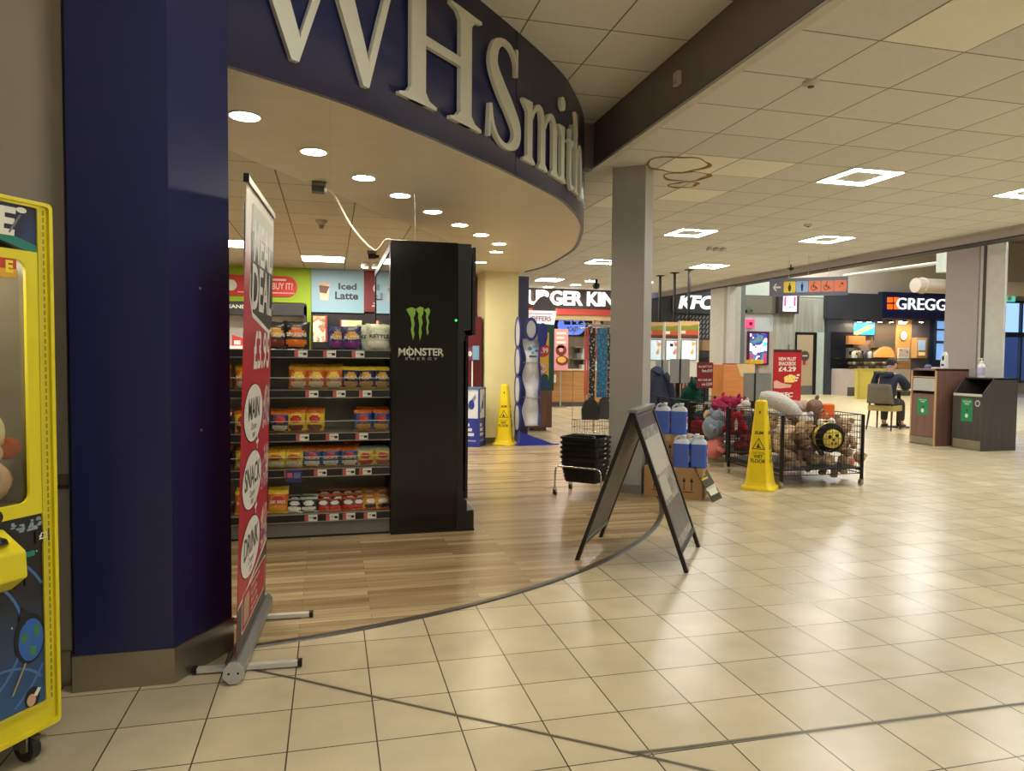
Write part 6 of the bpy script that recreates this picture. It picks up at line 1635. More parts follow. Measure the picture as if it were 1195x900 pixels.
t = thing('menu_screen', 'bright blue bakery screen showing a pastry', 'screen', (0, 0, 0))
b = MB(); gbox(b, 989.5, 374.5, 1021.5, 392, gnavy, QY - .16, .06); b.build('bezel', t)
b = MB(); gbox(b, 996.5, 376, 1020.5, 390.5, M('screen_cyan', (40, 150, 226), .3, emit=.9), QY - .17, .01); gbox(b, 989.5, 376, 995.5, 390.5, blotmat('bakery_side_screen', [(190, 110, 70), (236, 220, 200), (120, 70, 50)], 4, .3, emit=.6), QY - .17, .01)
x0, z0, x1, z1 = YR(QY - .18, 999, 378, 1018, 391); pst = M('pastry_print', (214, 160, 90), .4, emit=.35)
for k in range(5): b.ellipse(x0 + (x1 - x0) * (.06 + .21 * k), z0 + .06 + .065 * k, .11, .07, pst, YF(QY - .172), z=.0, n=14, d=.004)
b.build('display', t)
t = thing('bread_oven', 'arched warm bread oven behind the bakery counter', 'oven', (0, 0, 0))
b = MB(); gbox(b, 990, 392, 1010, 402, M('oven_copper', (196, 140, 80), .4, .2), QY - .4, .3); gbox(b, 1020, 398, 1044, 406, steel, QY - .3, .2); b.build('canopy', t)
b = MB(); p0 = Py(1021, 417, QY - .3); p1 = Py(1044.5, 417, QY - .3); rx_ = (p1.x - p0.x) / 2; cxx = (p0.x + p1.x) / 2; ry_ = Py(1032, 404, QY - .3).z - p0.z
half = [(cxx + rx_ * math.cos(PI * k / 20), p0.z + ry_ * math.sin(PI * k / 20)) for k in range(21)]; hin = [(cxx + rx_ * .86 * math.cos(PI * k / 20), p0.z + ry_ * .8 * math.sin(PI * k / 20)) for k in range(21)]
b.prism(half, 0, .2, M('oven_arch', (206, 166, 120), .5), T=YF(QY - .1)); b.prism(hin, .2, .21, M('oven_glow', (214, 150, 70), .5, emit=.35), T=YF(QY - .1)); b.build('arch', t)
t = thing('bakery_equipment', 'steel and cream equipment on the back counter left of the bread oven', 'equipment', (0, 0, 0))
for k, (pa, pc, mt) in enumerate(((990, 997, steel), (998, 1004, M('equip_cream', (206, 190, 160), .5)), (1005, 1012, M('equip_grey', (120, 116, 112), .4)), (1013, 1019, steel))):
    b = MB(); gbox(b, pa, 406 + (k % 2) * 3, pc, 418, mt, QY - .40, .25); gbox(b, pa + 1, 410 + (k % 2) * 2, pc - 1, 414, mblack, QY - .41, .01); b.build('unit', t)
t = thing('wall_clock', 'round cream wall clock on the oak bakery panel', 'clock', (0, 0, 0))
p = Py(1054.5, 391.5, QY - .1); b = MB(); b.ellipse(p.x, p.z, .17, .21, M('clock_rim', (120, 100, 70), .4), YF(QY - .08), z=0, d=.03); b.build('rim', t)
b = MB(); b.ellipse(p.x, p.z, .14, .175, M('clock_face', (246, 238, 214), .4), YF(QY - .08), z=.031); b.box(p.x - .006, p.z, .032, p.x + .006, p.z + .11, .034, mblack, T=YF(QY - .08)); b.box(p.x, p.z - .006, .032, p.x + .07, p.z + .006, .034, mblack, T=YF(QY - .08)); b.build('face', t)
b = MB(); gbox(b, 1049.5, 374, 1057.5, 378.5, M('lit_exit', (206, 240, 246), .4, emit=1.2), QY - .2, .05); tag(b.build('exit_light'), 'small pale lit sign above the bakery clock', 'sign')
t = thing('coffee_machine', 'tall coffee machine right of the bakery clock', 'coffee machine', (0, 0, 0))
b = MB(); gbox(b, 1070, 394, 1082, 418, M('machine_tan', (176, 140, 96), .4), QY - .4, .28); b.build('body', t)
b = MB(); gbox(b, 1072, 397, 1080, 409, M('machine_screen', (150, 176, 206), .3, emit=.5), QY - .42, .02); gbox(b, 1072.5, 411, 1079.5, 415, M('machine_glow', (236, 190, 130), .3, emit=.5), QY - .42, .02); b.build('screen', t)
t = thing('notice_board', 'colourful notice under the bakery clock', 'notice', (0, 0, 0))
b = MB(); gbox(b, 1048, 406, 1061, 421, white, QY - .5, .02); b.build('board', t); b = MB(); gbox(b, 1049, 407.5, 1060, 416, blotmat('notice_print', [(226, 120, 90), (236, 220, 200), (150, 150, 170), (214, 90, 100)], 7, .4), QY - .51, .01); b.build('print', t)
for k, px in enumerate((1003, 1014, 1027, 1040, 1056, 1075)):
    p = Py(px, 375.5, QY - .55); t = thing('bakery_spotlight', 'small warm spotlight under the bakery fascia, %s from the left' % ORD[k], 'light', p, 0, 'bakery spotlights')
    b = MB(); b.ellipse(0, 0, .07, .07, M('bakery_lamp', (255, 232, 190), .4, emit=140), z=-.024); b.f = [f[::-1] for f in b.f]; b.build('lens', t)
    b = MB(); b.lathe([(.075, -.02), (.08, .0), (.08, .06)], mblack, 14); b.box(-.015, 0, .05, .015, .35, .08, mblack); b.build('can', t)
BC = thing('bakery_counter', 'glass fronted bakery counter filled with pastries', 'counter', (0, 0, 0))
b = MB(); gbox(b, 989, 431, 1062, 470, M('counter_stone', (196, 180, 168), .4), QY - 1.1, .9); gbox(b, 989, 452, 1062, 470, M('plinth_dark', (88, 84, 80), .5), QY - 1.12, .02); b.build('base', BC)
b = MB(); gbox(b, 989, 418, 1062, 419.5, glassmat('glass_shelf', (226, 236, 236), .1), QY - 1.1, .8); gbox(b, 989, 424.5, 1062, 425, glassmat('glass_shelf', (226, 236, 236), .1), QY - 1.05, .7); b.build('shelf', BC)
b = MB(); gbox(b, 989, 418, 1062, 431, glassmat('counter_glass', (232, 236, 236), .05), QY - 1.12, .01); b.build('glass_front', BC)
for row, zz in enumerate((426.0, 430.8)):
    for k in range(13):
        p = Py(992 + 4.4 * k + row, zz, QY - .8); c = [(190, 130, 70), (150, 90, 50), (214, 180, 130), (226, 214, 200), (120, 70, 50)][(k * 3 + row) % 5]
        b = MB(); b.ell((0, 0, .06), (.085, .09, .06), M('pastry_%d' % c[0], c, .6), nu=10, nv=6)
        o = b.build('pastry', loc=p); tag(o, '%s pastry, %s from the left on the %s counter shelf' % ({190: 'golden', 150: 'brown', 214: 'pale', 226: 'iced', 120: 'dark'}[c[0]], (ORD + ['thirteenth'])[k], 'upper' if row == 0 else 'lower'), 'pastry', 'pastries in the bakery counter')
for k, (px, c) in enumerate(((996, (206, 196, 170)), (1003, (120, 100, 80)), (1009, (60, 56, 60)), (1015, (196, 190, 180)))):
    p = Py(px, 418, QY - .8); b = MB(); b.lathe([(.07, 0), (.08, .05), (.07, .2), (.03, .24), (0, .25)], M('tin_%d' % c[0], c, .4), 12); tag(b.build('canister', loc=p), '%s canister, %s along the left of the bakery counter top' % (['cream', 'brown', 'black', 'white'][k], ORD[k]), 'canister', 'canisters on the bakery counter')
t = thing('booth_panel', 'yellow low partition in front of the bakery counter', 'partition', (0, 0, 0))
yp = M('partition_yellow', (206, 186, 84), .5)
b = MB(); x0, z0, x1, z1 = YR(20.2, 1000.5, 431, 1036, 464); b.box(x0, 20.2, .0, x1, 20.32, z1, yp); b.build('panel', t)
b = MB(); b.box(x0 - .02, 20.18, z1 - .05, x1, 20.34, z1 + .02, M('partition_cap', (190, 170, 80), .4)); b.box(x0 + .02, 20.19, .05, x0 + .10, 20.2, z1 - .05, M('partition_cap', (190, 170, 80), .4)); b.build('rail', t)

# ================================================================ red chicken poster stand and wooden booth
RY_ = 15.0
t = thing('poster_stand', 'red poster stand offering a chicken snackbox behind the bear cage', 'poster', (0, 0, 0))
x0, z0, x1, z1 = YR(RY_, 902.5, 408, 935, 472); T = YF(RY_); w, h = x1 - x0, z1 - z0
b = MB(); b.box(x0, z0, -.02, x1, z1, 0, M('poster_red', (176, 26, 36), .4), T=T); 
for s, f0, f1 in (('NEW FILLET', .80, .86), ('SNACKBOX', .71, .78), ('£4.29', .60, .69)): b.fit(s, x0 + w * .18, z0 + h * f0, x1 - w * .2, z0 + h * f1, cream, T, bold=.03)
b.fit('KFC', x0 + w * .25, z0 + h * .13, x1 - w * .28, z0 + h * .22, cream, T, bold=.04, shear=.15)
b.prism([(x0 + w * .02, z0 + h * .30), (x0 + w * .22, z0 + h * .29), (x0 + w * .62, z0 + h * .31), (x0 + w * .66, z0 + h * .36), (x0 + w * .3, z0 + h * .39), (x0 + w * .12, z0 + h * .44), (x0 + w * .02, z0 + h * .42)], 0, .002, M('hand_print', (220, 170, 150), .4), T=T)
b.prism([(x0 + w * .40, z0 + h * .40), (x0 + w * .74, z0 + h * .40), (x0 + w * .8, z0 + h * .52), (x0 + w * .6, z0 + h * .55), (x0 + w * .38, z0 + h * .5)], .002, .004, blotmat('chips_print', [(236, 190, 70), (250, 226, 130), (206, 140, 50)], 20, .4), T=T)
for k in range(3): b.box(x0 + w * (.76 + .04 * k), z0 + h * (.42 + .05 * k), 0, x0 + w * (.86 + .04 * k), z0 + h * (.45 + .05 * k), .002, cream, T=T)
b.box(x0, z1 - h * .05, 0, x1, z1, .002, M('poster_dark_top', (70, 30, 30), .4), T=T); b.build('print', t)
b = MB(); b.box((x0 + x1) / 2 + .02, RY_ + .01, 0.02, (x0 + x1) / 2 + .06, RY_ + .05, z1 + .12, alu); b.box(x0 + .1, RY_ - .1, 0, x1 - .1, RY_ + .2, .02, alu); b.build('stand', t)
WY_ = 14.0
t = thing('wooden_booth', 'orange wood service booth with grey end behind the soft toy cages', 'counter', (0, 0, 0))
ow = woodmat('orange_oak', (184, 112, 56), (204, 134, 72), scale=(1.5, 30, 30))
x0, z0, x1, z1 = YR(WY_, 844, 426, 880, 480); b = MB(); b.box(x0, WY_, 0, x1, WY_ + .5, z1, ow); b.prism([(x0 + (x1 - x0) * .55, z1 - .25), (x1, z1 - .28), (x1, z1 + .02), (x0 + (x1 - x0) * .4, z1 + .02)], .0, .01, M('booth_edge', (206, 176, 130), .4), T=YF(WY_)); b.build('body', t)
b = MB(); xb0, zb0, xb1, zb1 = YR(WY_ - .05, 876, 427, 903, 480); b.box(xb0, WY_ + .55, 0, xb1, WY_ + 1.0, zb1, M('booth_grey', (110, 110, 106), .5)); b.build('grey_end', t)
b = MB(); b.box(xb0 - .05, WY_ + .5, zb1, xb1 + .05, WY_ + 1.05, zb1 + .04, M('booth_red_top', (130, 50, 50), .4)); b.build('top', t)
b = MB(); p = Py(878, 426, WY_ + .7); b.box(p.x - .12, WY_ + .6, zb1 + .04, p.x + .22, WY_ + .8, zb1 + .13, M('tray_yellow', (226, 190, 50), .4)); tag(b.build('tray'), 'yellow tray on the wooden booth under the digital screen', 'tray')

# ================================================================ WASTE BINS
bw = woodmat('bin_walnut', (104, 74, 66), (128, 94, 84)); edge_ = M('bin_edge_oak', (196, 160, 110), .5); bdk = woodmat('bin_charcoal', (60, 56, 54), (74, 70, 66)); bin_in = M('bin_inside', (50, 38, 36), .6)
t = thing('waste_bin', 'brown wood recycling bin with grey flap in front of the lilac column', 'bin', (9.05, 9.09, 0))
b = MB(); b.box(.02, 0, 0, .62, .02, 1.19, bw); b.box(.02, .47, 0, .62, .49, 1.19, bw); b.box(.60, .02, 0, .62, .47, 1.19, bw); b.box(.0, .0, 1.17, .62, .49, 1.20, bw); b.build('carcass', t)
b = MB(); b.box(0, 0, 0, .022, .022, 1.2, edge_); b.box(0, .468, 0, .022, .49, 1.2, edge_); b.box(0, .022, 1.06, .03, .468, 1.075, edge_); b.build('edge_strips', t)
b = MB(); b.box(.005, .022, .13, .02, .468, .80, bw); b.box(.03, .022, .78, .3, .468, .8, edge_); b.build('door', t)
b = MB(); b.box(.0, .022, .01, .015, .468, .125, steel); b.build('kick_plate', t)
b = MB(); b.box(.01, .03, .85, .025, .46, 1.05, M('flap_grey', (176, 174, 172), .4)); b.box(.025, .022, .8, .3, .468, .82, mblack); b.build('flap', t)
gp = M('poster_green', (36, 132, 88), .4)
def green_poster(par, xf, y0, y1, z0, z1):
    b = MB(); T = FR((xf, 0, 0), (0, -1, 0), (0, 0, 1)); b.rect(-y1, z0, -y0, z1, gp, T=T); w = y1 - y0; h = z1 - z0
    b.fit('RECYCLE', -y1 + w * .15, z0 + h * .84, -y0 - w * .15, z0 + h * .91, cream, T); b.fit('HERE', -y1 + w * .3, z0 + h * .74, -y0 - w * .3, z0 + h * .81, cream, T); b.ellipse(-(y0 + y1) / 2, z0 + h * .25, w * .14, w * .16, cream, T, z=.001); b.prism([(-(y0 + y1) / 2 - w * .1, z0 + h * .5), (-(y0 + y1) / 2 + w * .05, z0 + h * .4), (-(y0 + y1) / 2 + w * .12, z0 + h * .55)], .0005, .001, M('poster_dark_green', (16, 70, 46), .4), T=T)
    b.build('green_poster', par)
green_poster(t, .0035, .14, .35, .47, .74)
b = MB(); b.prism([(0, 0), (.09, 0), (.09, .2), (.06, .26), (.03, .24), (0, .1)], -.03, .03, M('dispenser_white', (220, 222, 224), .35), T=FR((9.22, 9.16, 1.205), (0, -1, 0), (0, 0, 1))); b.prism([(.02, .04), (.07, .04), (.07, .07), (.02, .07)], .03, .032, M('dispenser_blue', (50, 60, 130), .35), T=FR((9.22, 9.16, 1.205), (0, -1, 0), (0, 0, 1))); b.ellipse(.05, .16, .02, .04, mblack, FR((9.22, 9.16, 1.205), (0, -1, 0), (0, 0, 1)), z=.032)
tag(b.build('leaflet_holder'), 'white shaped holder on top of the brown bin', 'holder')
b = MB(); b.lathe([(.05, 0), (.055, .02), (.045, .05), (.02, .06)], M('bowl_blue', (90, 96, 150), .4), 14, T=Matrix.Translation((9.25, 9.45, 1.2))); tag(b.build('bowl'), 'small blue bowl on the left of the brown bin', 'bowl')
b = MB(); b.box(9.2, 9.24, 1.2, 9.32, 9.34, 1.225, M('napkin_cream', (220, 210, 190), .6)); tag(b.build('napkin_stack'), 'cream napkins on top of the brown bin', 'napkins')
t = thing('waste_bin', 'charcoal bin with sloping open top and steel kick plate, at the right', 'bin', (9.25, 8.44, 0))
prof = [(0, 0), (.63, 0), (.63, 1.07), (.2, 1.07), (0, .84)]
for y in (0, .50):
    b = MB(); b.prism(prof, -y - .02, -y, bdk, T=FR((0, 0, 0), (1, 0, 0), (0, 0, 1))); b.build('side_panel', t)
b = MB(); b.box(.61, .02, 0, .63, .5, 1.07, bdk); b.box(.2, .0, 1.055, .63, .52, 1.075, M('bin_top_black', (36, 36, 38), .35)); b.box(.02, .02, .70, .61, .5, .72, bin_in); b.box(.59, .02, .72, .61, .5, 1.05, bin_in); b.build('carcass', t)
b = MB(); b.box(.0, .02, .15, .018, .5, .80, bdk); b.build('door', t)
b = MB(); b.box(-.012, .015, .80, .05, .505, .835, M('ledge_cream', (206, 196, 180), .4)); b.build('ledge', t)
b = MB(); b.box(-.002, .02, .01, .016, .5, .145, steel); b.build('kick_plate', t)
green_poster(t, -.0015, .17, .37, .42, .76)
b = MB(); b.ellipse(-.09, .70, .045, .05, M('sticker_grey', (176, 178, 176), .4), FR((-.0015, 0, 0), (0, -1, 0), (0, 0, 1))); b.ellipse(-.09, .70, .026, .028, M('sticker_dark', (70, 74, 80), .4), FR((-.002, 0, 0), (0, -1, 0), (0, 0, 1))); b.build('sticker', t)
p = Px(1145, 437, 9.55)
t = thing('spray_bottle', 'white pump sanitiser bottle on the charcoal bin', 'bottle', (9.55, Px(1145, 437, 9.55).y, 1.076))
b = MB(); b.lathe([(.048, 0), (.05, .01), (.05, .17), (.042, .2), (.02, .215)], M('bottle_white', (232, 232, 236), .3), 18); b.build('body', t)
b = MB(); b.lathe([(.051, .03), (.051, .15)], M('bottle_label', (186, 180, 214), .4), 18); b.build('label', t)
b = MB(); b.lathe([(.02, .215), (.024, .22), (.024, .25), (.008, .255), (.008, .28)], white, 12); b.box(-.05, -.012, .275, .014, .012, .295, white); b.build('pump', t)

# ================================================================ CAFE TABLE, CHAIRS, PERSON
PX_, PY_ = 10.23, 11.45
face = Vector((.88, .475, 0)).normalized()
prz = math.atan2(face.y, face.x) - PI / 2         # local +y = the way the person faces
olive = M('chair_olive_leather', (176, 158, 88), .5); taupe = M('chair_taupe_back', (112, 102, 88), .6); legw = M('chair_leg_wood', (72, 52, 40), .4)


def cafe_chair(loc, rz, lb):
    t = thing('cafe_chair', lb, 'chair', loc, rz, 'cafe chairs')
    b = MB(); b.rrect(-.24, -.22, .24, .25, .05, olive, z=.36, d=.10); b.build('seat', t, bevel=.012)
    b = MB(); n = 8
    vs = []
    for j in range(6):
        z = .50 + .36 * j / 5
        for i in range(n + 1):
            x = -.235 + .47 * i / n; y = -.22 - .05 * (1 - (x / .235) ** 2) - .06 * j / 5 + .02
            vs.append((x * (1 - .03 * j), y, z + (.015 if 0 < i < n and j == 5 else 0)))
    m_ = len(vs); vs += [(x, y - .045, z) for x, y, z in vs]
    fs = []
    for j in range(5):
        for i in range(n):
            a = j * (n + 1) + i; fs += [(a, a + n + 1, a + n + 2, a + 1), (m_ + a, m_ + a + 1, m_ + a + n + 2, m_ + a + n + 1)]
    for i in range(n): fs += [(i, i + 1, m_ + i + 1, m_ + i), (5 * (n + 1) + i + 1, 5 * (n + 1) + i, m_ + 5 * (n + 1) + i, m_ + 5 * (n + 1) + i + 1)]
    for j in range(5):
        a, c = j * (n + 1), j * (n + 1) + n; fs += [(a + n + 1, a, m_ + a, m_ + a + n + 1), (c, c + n + 1, m_ + c + n + 1, m_ + c)]
    b.add(vs, fs, taupe, True); b.build('backrest', t)
    for x in (-.2, .2):
        b = MB(); b.tube([(x, .2, .37), (x * 1.05, .22, .0)], [.02, .013], legw, 8); b.build('leg', t)
        b = MB(); b.tube([(x, -.19, .52), (x, -.19, .37), (x * 1.1, -.27, 0)], [.018, .02, .013], legw, 8); b.build('leg', t)
    return t


cafe_chair((PX_, PY_, .003), prz, 'olive and taupe cafe chair with the person sitting on it')
TBL = thing('cafe_table', 'pale cafe table in front of the seated person', 'table', (PX_ + face.x * .72, PY_ + face.y * .72, .003), prz)
b = MB(); b.rrect(-.35, -.35, .35, .35, .04, M('table_oak', (196, 166, 120), .35), z=.72, d=.03); b.build('table_top', TBL)
b = MB(); b.tube([(0, 0, .03), (0, 0, .72)], .035, mblack, 12); b.build('pedestal', TBL)
b = MB(); b.lathe([(.26, 0), (.26, .012), (.05, .03)], mblack, 20); b.build('base', TBL)
b = MB(); b.lathe([(.03, 0), (.04, .09), (.041, .095), (.036, .095), (.027, .006)], white, 14, T=Matrix.Translation((PX_ + face.x * .66 + .05, PY_ + face.y * .66 + .1, .754))); tag(b.build('cup'), 'white cup on the table by the seated person', 'cup')


def skin(name, verts, edges, radii, mt, parent, root=0, sub=2):
    me = bpy.data.meshes.new(name); me.from_pydata(verts, edges, []); me.materials.append(mt)
    ob = bpy.data.objects.new(name, me); COL.objects.link(ob); ob.parent = parent
    md = ob.modifiers.new('skin', 'SKIN'); md.use_smooth_shade = True; md.branch_smoothing = .6
    for i, v in enumerate(me.skin_vertices[0].data):
        r = radii[i]; v.radius = r if isinstance(r, tuple) else (r, r); v.use_root = (i == root)
    s = ob.modifiers.new('smooth', 'SUBSURF'); s.levels = sub; s.render_levels = sub
    return ob


PER = thing('person', 'seated person in dark navy hooded coat bending over cafe table, seen from behind', 'person', (PX_, PY_, .003), prz)
skinm = M('skin', (206, 160, 136), .55, noise=.03); coat = M('navy_coat', (32, 38, 58), .75, noise=.12, scale=18, bump=.3); trou = M('dark_trousers', (62, 58, 54), .8); hair = M('grey_dark_hair', (44, 38, 38), .8, noise=.3, scale=60)
# joints: pelvis, waist, chest, neck base, neck, head ; shoulders-elbows-wrists ; hips-knees-ankles-toes
J = [(0, -.02, .52), (0, .03, .70), (0, .12, .92), (0, .19, 1.06), (0, .23, 1.13), (0, .28, 1.22),
     (-.18, .16, 1.02), (-.28, .26, .82), (-.14, .48, .79), (.18, .16, 1.02), (.29, .26, .82), (.15, .47, .79),
     (-.10, 0, .50), (-.14, .40, .50), (-.14, .36, .10), (-.15, .48, .05), (.10, 0, .50), (.14, .42, .50), (.14, .46, .10), (.15, .58, .05),
     (-.10, .55, .78), (.10, .54, .78)]
E_ = [(0, 1), (1, 2), (2, 3), (3, 4), (4, 5), (2, 6), (6, 7), (7, 8), (2, 9), (9, 10), (10, 11), (0, 12), (12, 13), (13, 14), (14, 15), (0, 16), (16, 17), (17, 18), (18, 19), (8, 20), (11, 21)]
Rr = [(.13, .15), (.13, .14), (.15, .13), .075, .055, .085, .07, .05, .032, .07, .05, .032, .09, .065, .045, .04, .09, .065, .045, .04, (.04, .02), (.04, .02)]
skin('body', J, E_, Rr, skinm, PER)
for s, h in ((-1, 20), (1, 21)):
    hp = Vector(J[h]); vs = []; es = []; rd = []
    for k in range(4):
        o = hp + Vector(((k - 1.5) * .019, -.005, .0)); L = (.032, .038, .036, .028)[k]
        i0 = len(vs); vs += [o, o + Vector((-s * .004, L, .004)), o + Vector((-s * .008, L * 1.7, -.008)), o + Vector((-s * .01, L * 2.1, -.02))]; es += [(i0, i0 + 1), (i0 + 1, i0 + 2), (i0 + 2, i0 + 3)]; rd += [.0095, .009, .008, .007]
    o = hp + Vector((-s * .028, -.04, 0)); i0 = len(vs); vs += [o, o + Vector((-s * .022, .025, -.003)), o + Vector((-s * .026, .05, -.008))]; es += [(i0, i0 + 1), (i0 + 1, i0 + 2)]; rd += [.011, .0095, .008]
    for q in range(5):
        a = [0, 4, 8, 12, 16][q]; b_ = [4, 8, 12, 16, 19][q]
        ee = [(i - a, j - a) for i, j in es if a <= i < b_]
        skin('finger', [tuple(v) for v in vs[a:b_]], ee, rd[a:b_], skinm, PER, sub=1)
CJ = [(0, -.03, .50), (0, .025, .70), (0, .11, .92), (0, .18, 1.05), (-.19, .15, 1.01), (-.295, .25, .81), (-.17, .44, .79), (.19, .15, 1.01), (.305, .25, .81), (.18, .43, .79)]
skin('coat', CJ, [(0, 1), (1, 2), (2, 3), (2, 4), (4, 5), (5, 6), (2, 7), (7, 8), (8, 9)], [(.205, .19), (.20, .19), (.22, .18), .115, .11, .088, .06, .11, .088, .06], coat, PER)
b = MB(); b.tube(catmull([(-.12, .08, 1.05), (0, .03, 1.04), (.12, .08, 1.05)], 6), [.04, .05, .055, .06, .06, .065, .07, .065, .06, .06, .055, .05, .04], coat, 12); b.build('hood', PER)
skin('trousers', [(0, 0, .52), (-.10, .02, .51), (-.14, .41, .51), (-.14, .37, .12), (.10, .02, .51), (.14, .43, .51), (.14, .47, .12)], [(0, 1), (1, 2), (2, 3), (0, 4), (4, 5), (5, 6)], [.11, .10, .085, .065, .10, .085, .065], trou, PER)
b = MB(); HT = Matrix.Translation((.01, .275, 1.235)) @ Matrix.Rotation(-.45, 4, 'X') @ Matrix.Rotation(-.25, 4, 'Z')
b.ell((0, 0, 0), (.078, .098, .112), skinm, T=HT); b.ell((0, .095, -.02), (.014, .022, .02), skinm, T=HT, nu=10, nv=8); b.ell((0, .06, -.085), (.045, .04, .035), skinm, T=HT, nu=12, nv=8)
for s in (-1, 1): b.ell((s * .08, -.005, -.015), (.012, .02, .03), skinm, T=HT, nu=10, nv=8)
for s in (-1, 1): b.ell((s * .03, .088, .005), (.011, .007, .007), M('eye_dark', (30, 26, 24), .3), T=HT, nu=8, nv=6)
b.ell((0, .09, -.06), (.022, .008, .006), M('lip', (170, 104, 96), .5), T=HT, nu=10, nv=6); b.build('head', PER)
b = MB(); n0 = len(b.v); b.ell((0, -.018, .022), (.084, .098, .105), hair, T=HT, nu=20, nv=14, lump=.03, seed=2); b.build('hair', PER)
for x, y in ((-.147, .43), (.147, .53)):
    b = MB(); b.ell((x, y, .045), (.05, .13, .045), M('shoe_dark', (52, 46, 44), .5)); b.box(x - .045, y - .12, 0, x + .045, y + .12, .02, M('shoe_sole', (170, 160, 150), .6)); b.build('shoe', PER)
# stools and bench at the right edge
t = thing('bar_stool', 'wooden stool leg and seat at the right edge beside the charcoal bin', 'stool', (10.75, 8.62, .0), .3)
lw_ = M('stool_wood', (150, 116, 78), .5)
b = MB(); b.rrect(-.18, -.18, .18, .18, .06, M('stool_cream', (206, 196, 170), .5), z=.70, d=.05); b.build('seat', t)
for x in (-1, 1):
    for y in (-1, 1):
        b = MB(); b.tube([(x * .13, y * .13, .70), (x * .2, y * .2, 0)], [.018, .014], lw_, 8); b.build('leg', t)
b = MB(); b.tube([(-.17, -.17, .25), (.17, -.17, .25), (.17, .17, .25), (-.17, .17, .25)], .01, lw_, 6, closed=True); b.build('footrest', t)
t = thing('bench_seat', 'yellow bench seat behind the charcoal bin at the right edge', 'bench', (12.6, 9.6, 0))
b = MB(); b.box(-.6, 0, .9, 1.2, .5, 1.0, M('bench_yellow', (206, 190, 90), .5)); b.build('cushion', t, bevel=.02); b = MB(); b.box(-.6, .03, 0, 1.2, .47, .9, M('bench_base', (150, 140, 120), .5)); b.build('base', t)
p = Px(1176, 437, 11.2)
t = thing('menu_box', 'small red and cream card box on the bench behind the sanitiser', 'box', (12.25, 9.85, 1.0))
b = MB(); b.box(-.09, -.05, 0, .09, .05, .16, M('card_cream', (226, 206, 180), .5)); b.build('carton', t); b = MB(); b.rect(-.07, .04, .03, .13, M('card_red', (196, 80, 60), .5), T=FR((0, -.051, 0), (1, 0, 0), (0, 0, 1))); b.build('print', t)

# ================================================================ far right window wall
VX = 31.0
b = MB(); b.box(25.75, QY + .02, 0, VX, QY + .22, .45, beige); b.box(25.75, QY + .02, 3.72, VX, QY + .22, 6, beige); b.box(25.6, QY + .02, 0, 25.75, QY + .22, 6, beige); struct(b.build('wall_back'), 'beige wall around the dusk windows at the right')
b = MB(); fm = M('window_frame_dark', (44, 46, 56), .4)
for x in (25.78, 27.0, 28.2, 29.4, 30.6): b.box(x - .04, QY - .02, .45, x + .04, QY + .1, 3.72, fm)
for z, h in ((.47, .05), (2.36, .10), (3.68, .05)): b.box(25.75, QY - .03, z - h, VX, QY + .1, z + h, fm)
wn = struct(b.build('window_1'), 'dusk window wall')
b = MB(); b.rect(25.75, .45, VX, 3.72, glassmat('window_glass', (226, 232, 240), .08), T=FR((0, QY + .05, 0), (1, 0, 0), (0, 0, 1))); b.build('glass', wn)
# dim street outside
b = MB(); b.rect(20, QY + .3, 60, 60, M('outside_paving', (92, 96, 104), .7), z=-.05); struct(b.build('ground'), 'paving outside the windows')
for k, (x, y, h, c) in enumerate(((30.5, 31, 2.6, (70, 84, 114)), (37, 33, 2.2, (90, 104, 140)), (38, 44, 5.0, (56, 66, 90)))):
    t = thing('building', 'dim blue grey building outside the right hand windows, %s along' % ORD[k], 'building', (x, y, -.05)); b = MB(); b.box(0, -3, 0, 4, 3, h, M('far_building_%d' % k, c, .7)); b.build('wall', t)
    b = MB()
    for q in range(4): b.box(-.02, -2.5 + 1.4 * q, 1.2, .01, -1.7 + 1.4 * q, 2.6, M('far_pane', (170, 196, 240), .3, emit=.5))
    b.build('window', t)
t = thing('exit_sign', 'small green lit exit sign above the right hand windows', 'sign', (0, 0, 0))
b = MB(); gbox(b, 1172.5, 344.5, 1185, 352, M('lit_green', (80, 200, 170), .4, emit=1.0), QY - .15, .1); b.build('case', t); b = MB(); gbox(b, 1176, 346, 1180.5, 350.5, cream, QY - .16, .01); b.build('pictogram', t)
# food court ceiling, ducts, added unseen lights
b = MB(); b.rect(9.3, -7, VX, 23.3, M('dark_roof_lining', (150, 142, 126), .8), z=6.0); struct(b.build('ceiling'), 'high food court roof')
b = MB(); b.box(9.3, -7.2, 0, VX, -7, 6, beige); b.box(VX, -7, 0, VX + .2, 23.3, 6, beige); struct(b.build('wall_front'), 'food court walls behind the camera')
b = MB(); b.box(9.12, -7, HC + .5, 9.3, 23, 6.1, beige); struct(b.build('bulkhead'), 'upper wall over the bulkhead')
p = Py(1068, 333, 19.0); r0 = .23
t = thing('air_duct', 'beige round air duct above the bakery sign', 'duct', (0, 0, 0))
dm = M('duct_beige', (190, 176, 158), .45)
b = MB(); b.tube([(p.x, 19, p.z), (p.x + 7.5, 19, p.z)], r0, dm, 24); b.build('pipe', t)
b = MB(); b.tube([(p.x + .25, 19, p.z), (p.x + .3, 19, p.z)], r0 + .03, dm, 24); b.tube([(p.x + 2.4, 19, p.z), (p.x + 2.45, 19, p.z)], r0 + .03, dm, 24); b.build('collar', t)
t = thing('roof_strut', 'white steel roof strut above the bakery', 'strut', (0, 0, 0))
pa, pb_ = Py(985, 322, 21), Py(1104, 306, 16); b = MB(); b.tube([pa, pb_], .05, trimw, 8); b.build('tube', t)
b = MB(); pc_ = Py(1101, 300, 15); b.box(pc_.x - .12, 14.9, 3.55, pc_.x + .1, 15.1, 4.4, M('bracket_pale', (206, 214, 204), .5)); b.build('bracket', t)
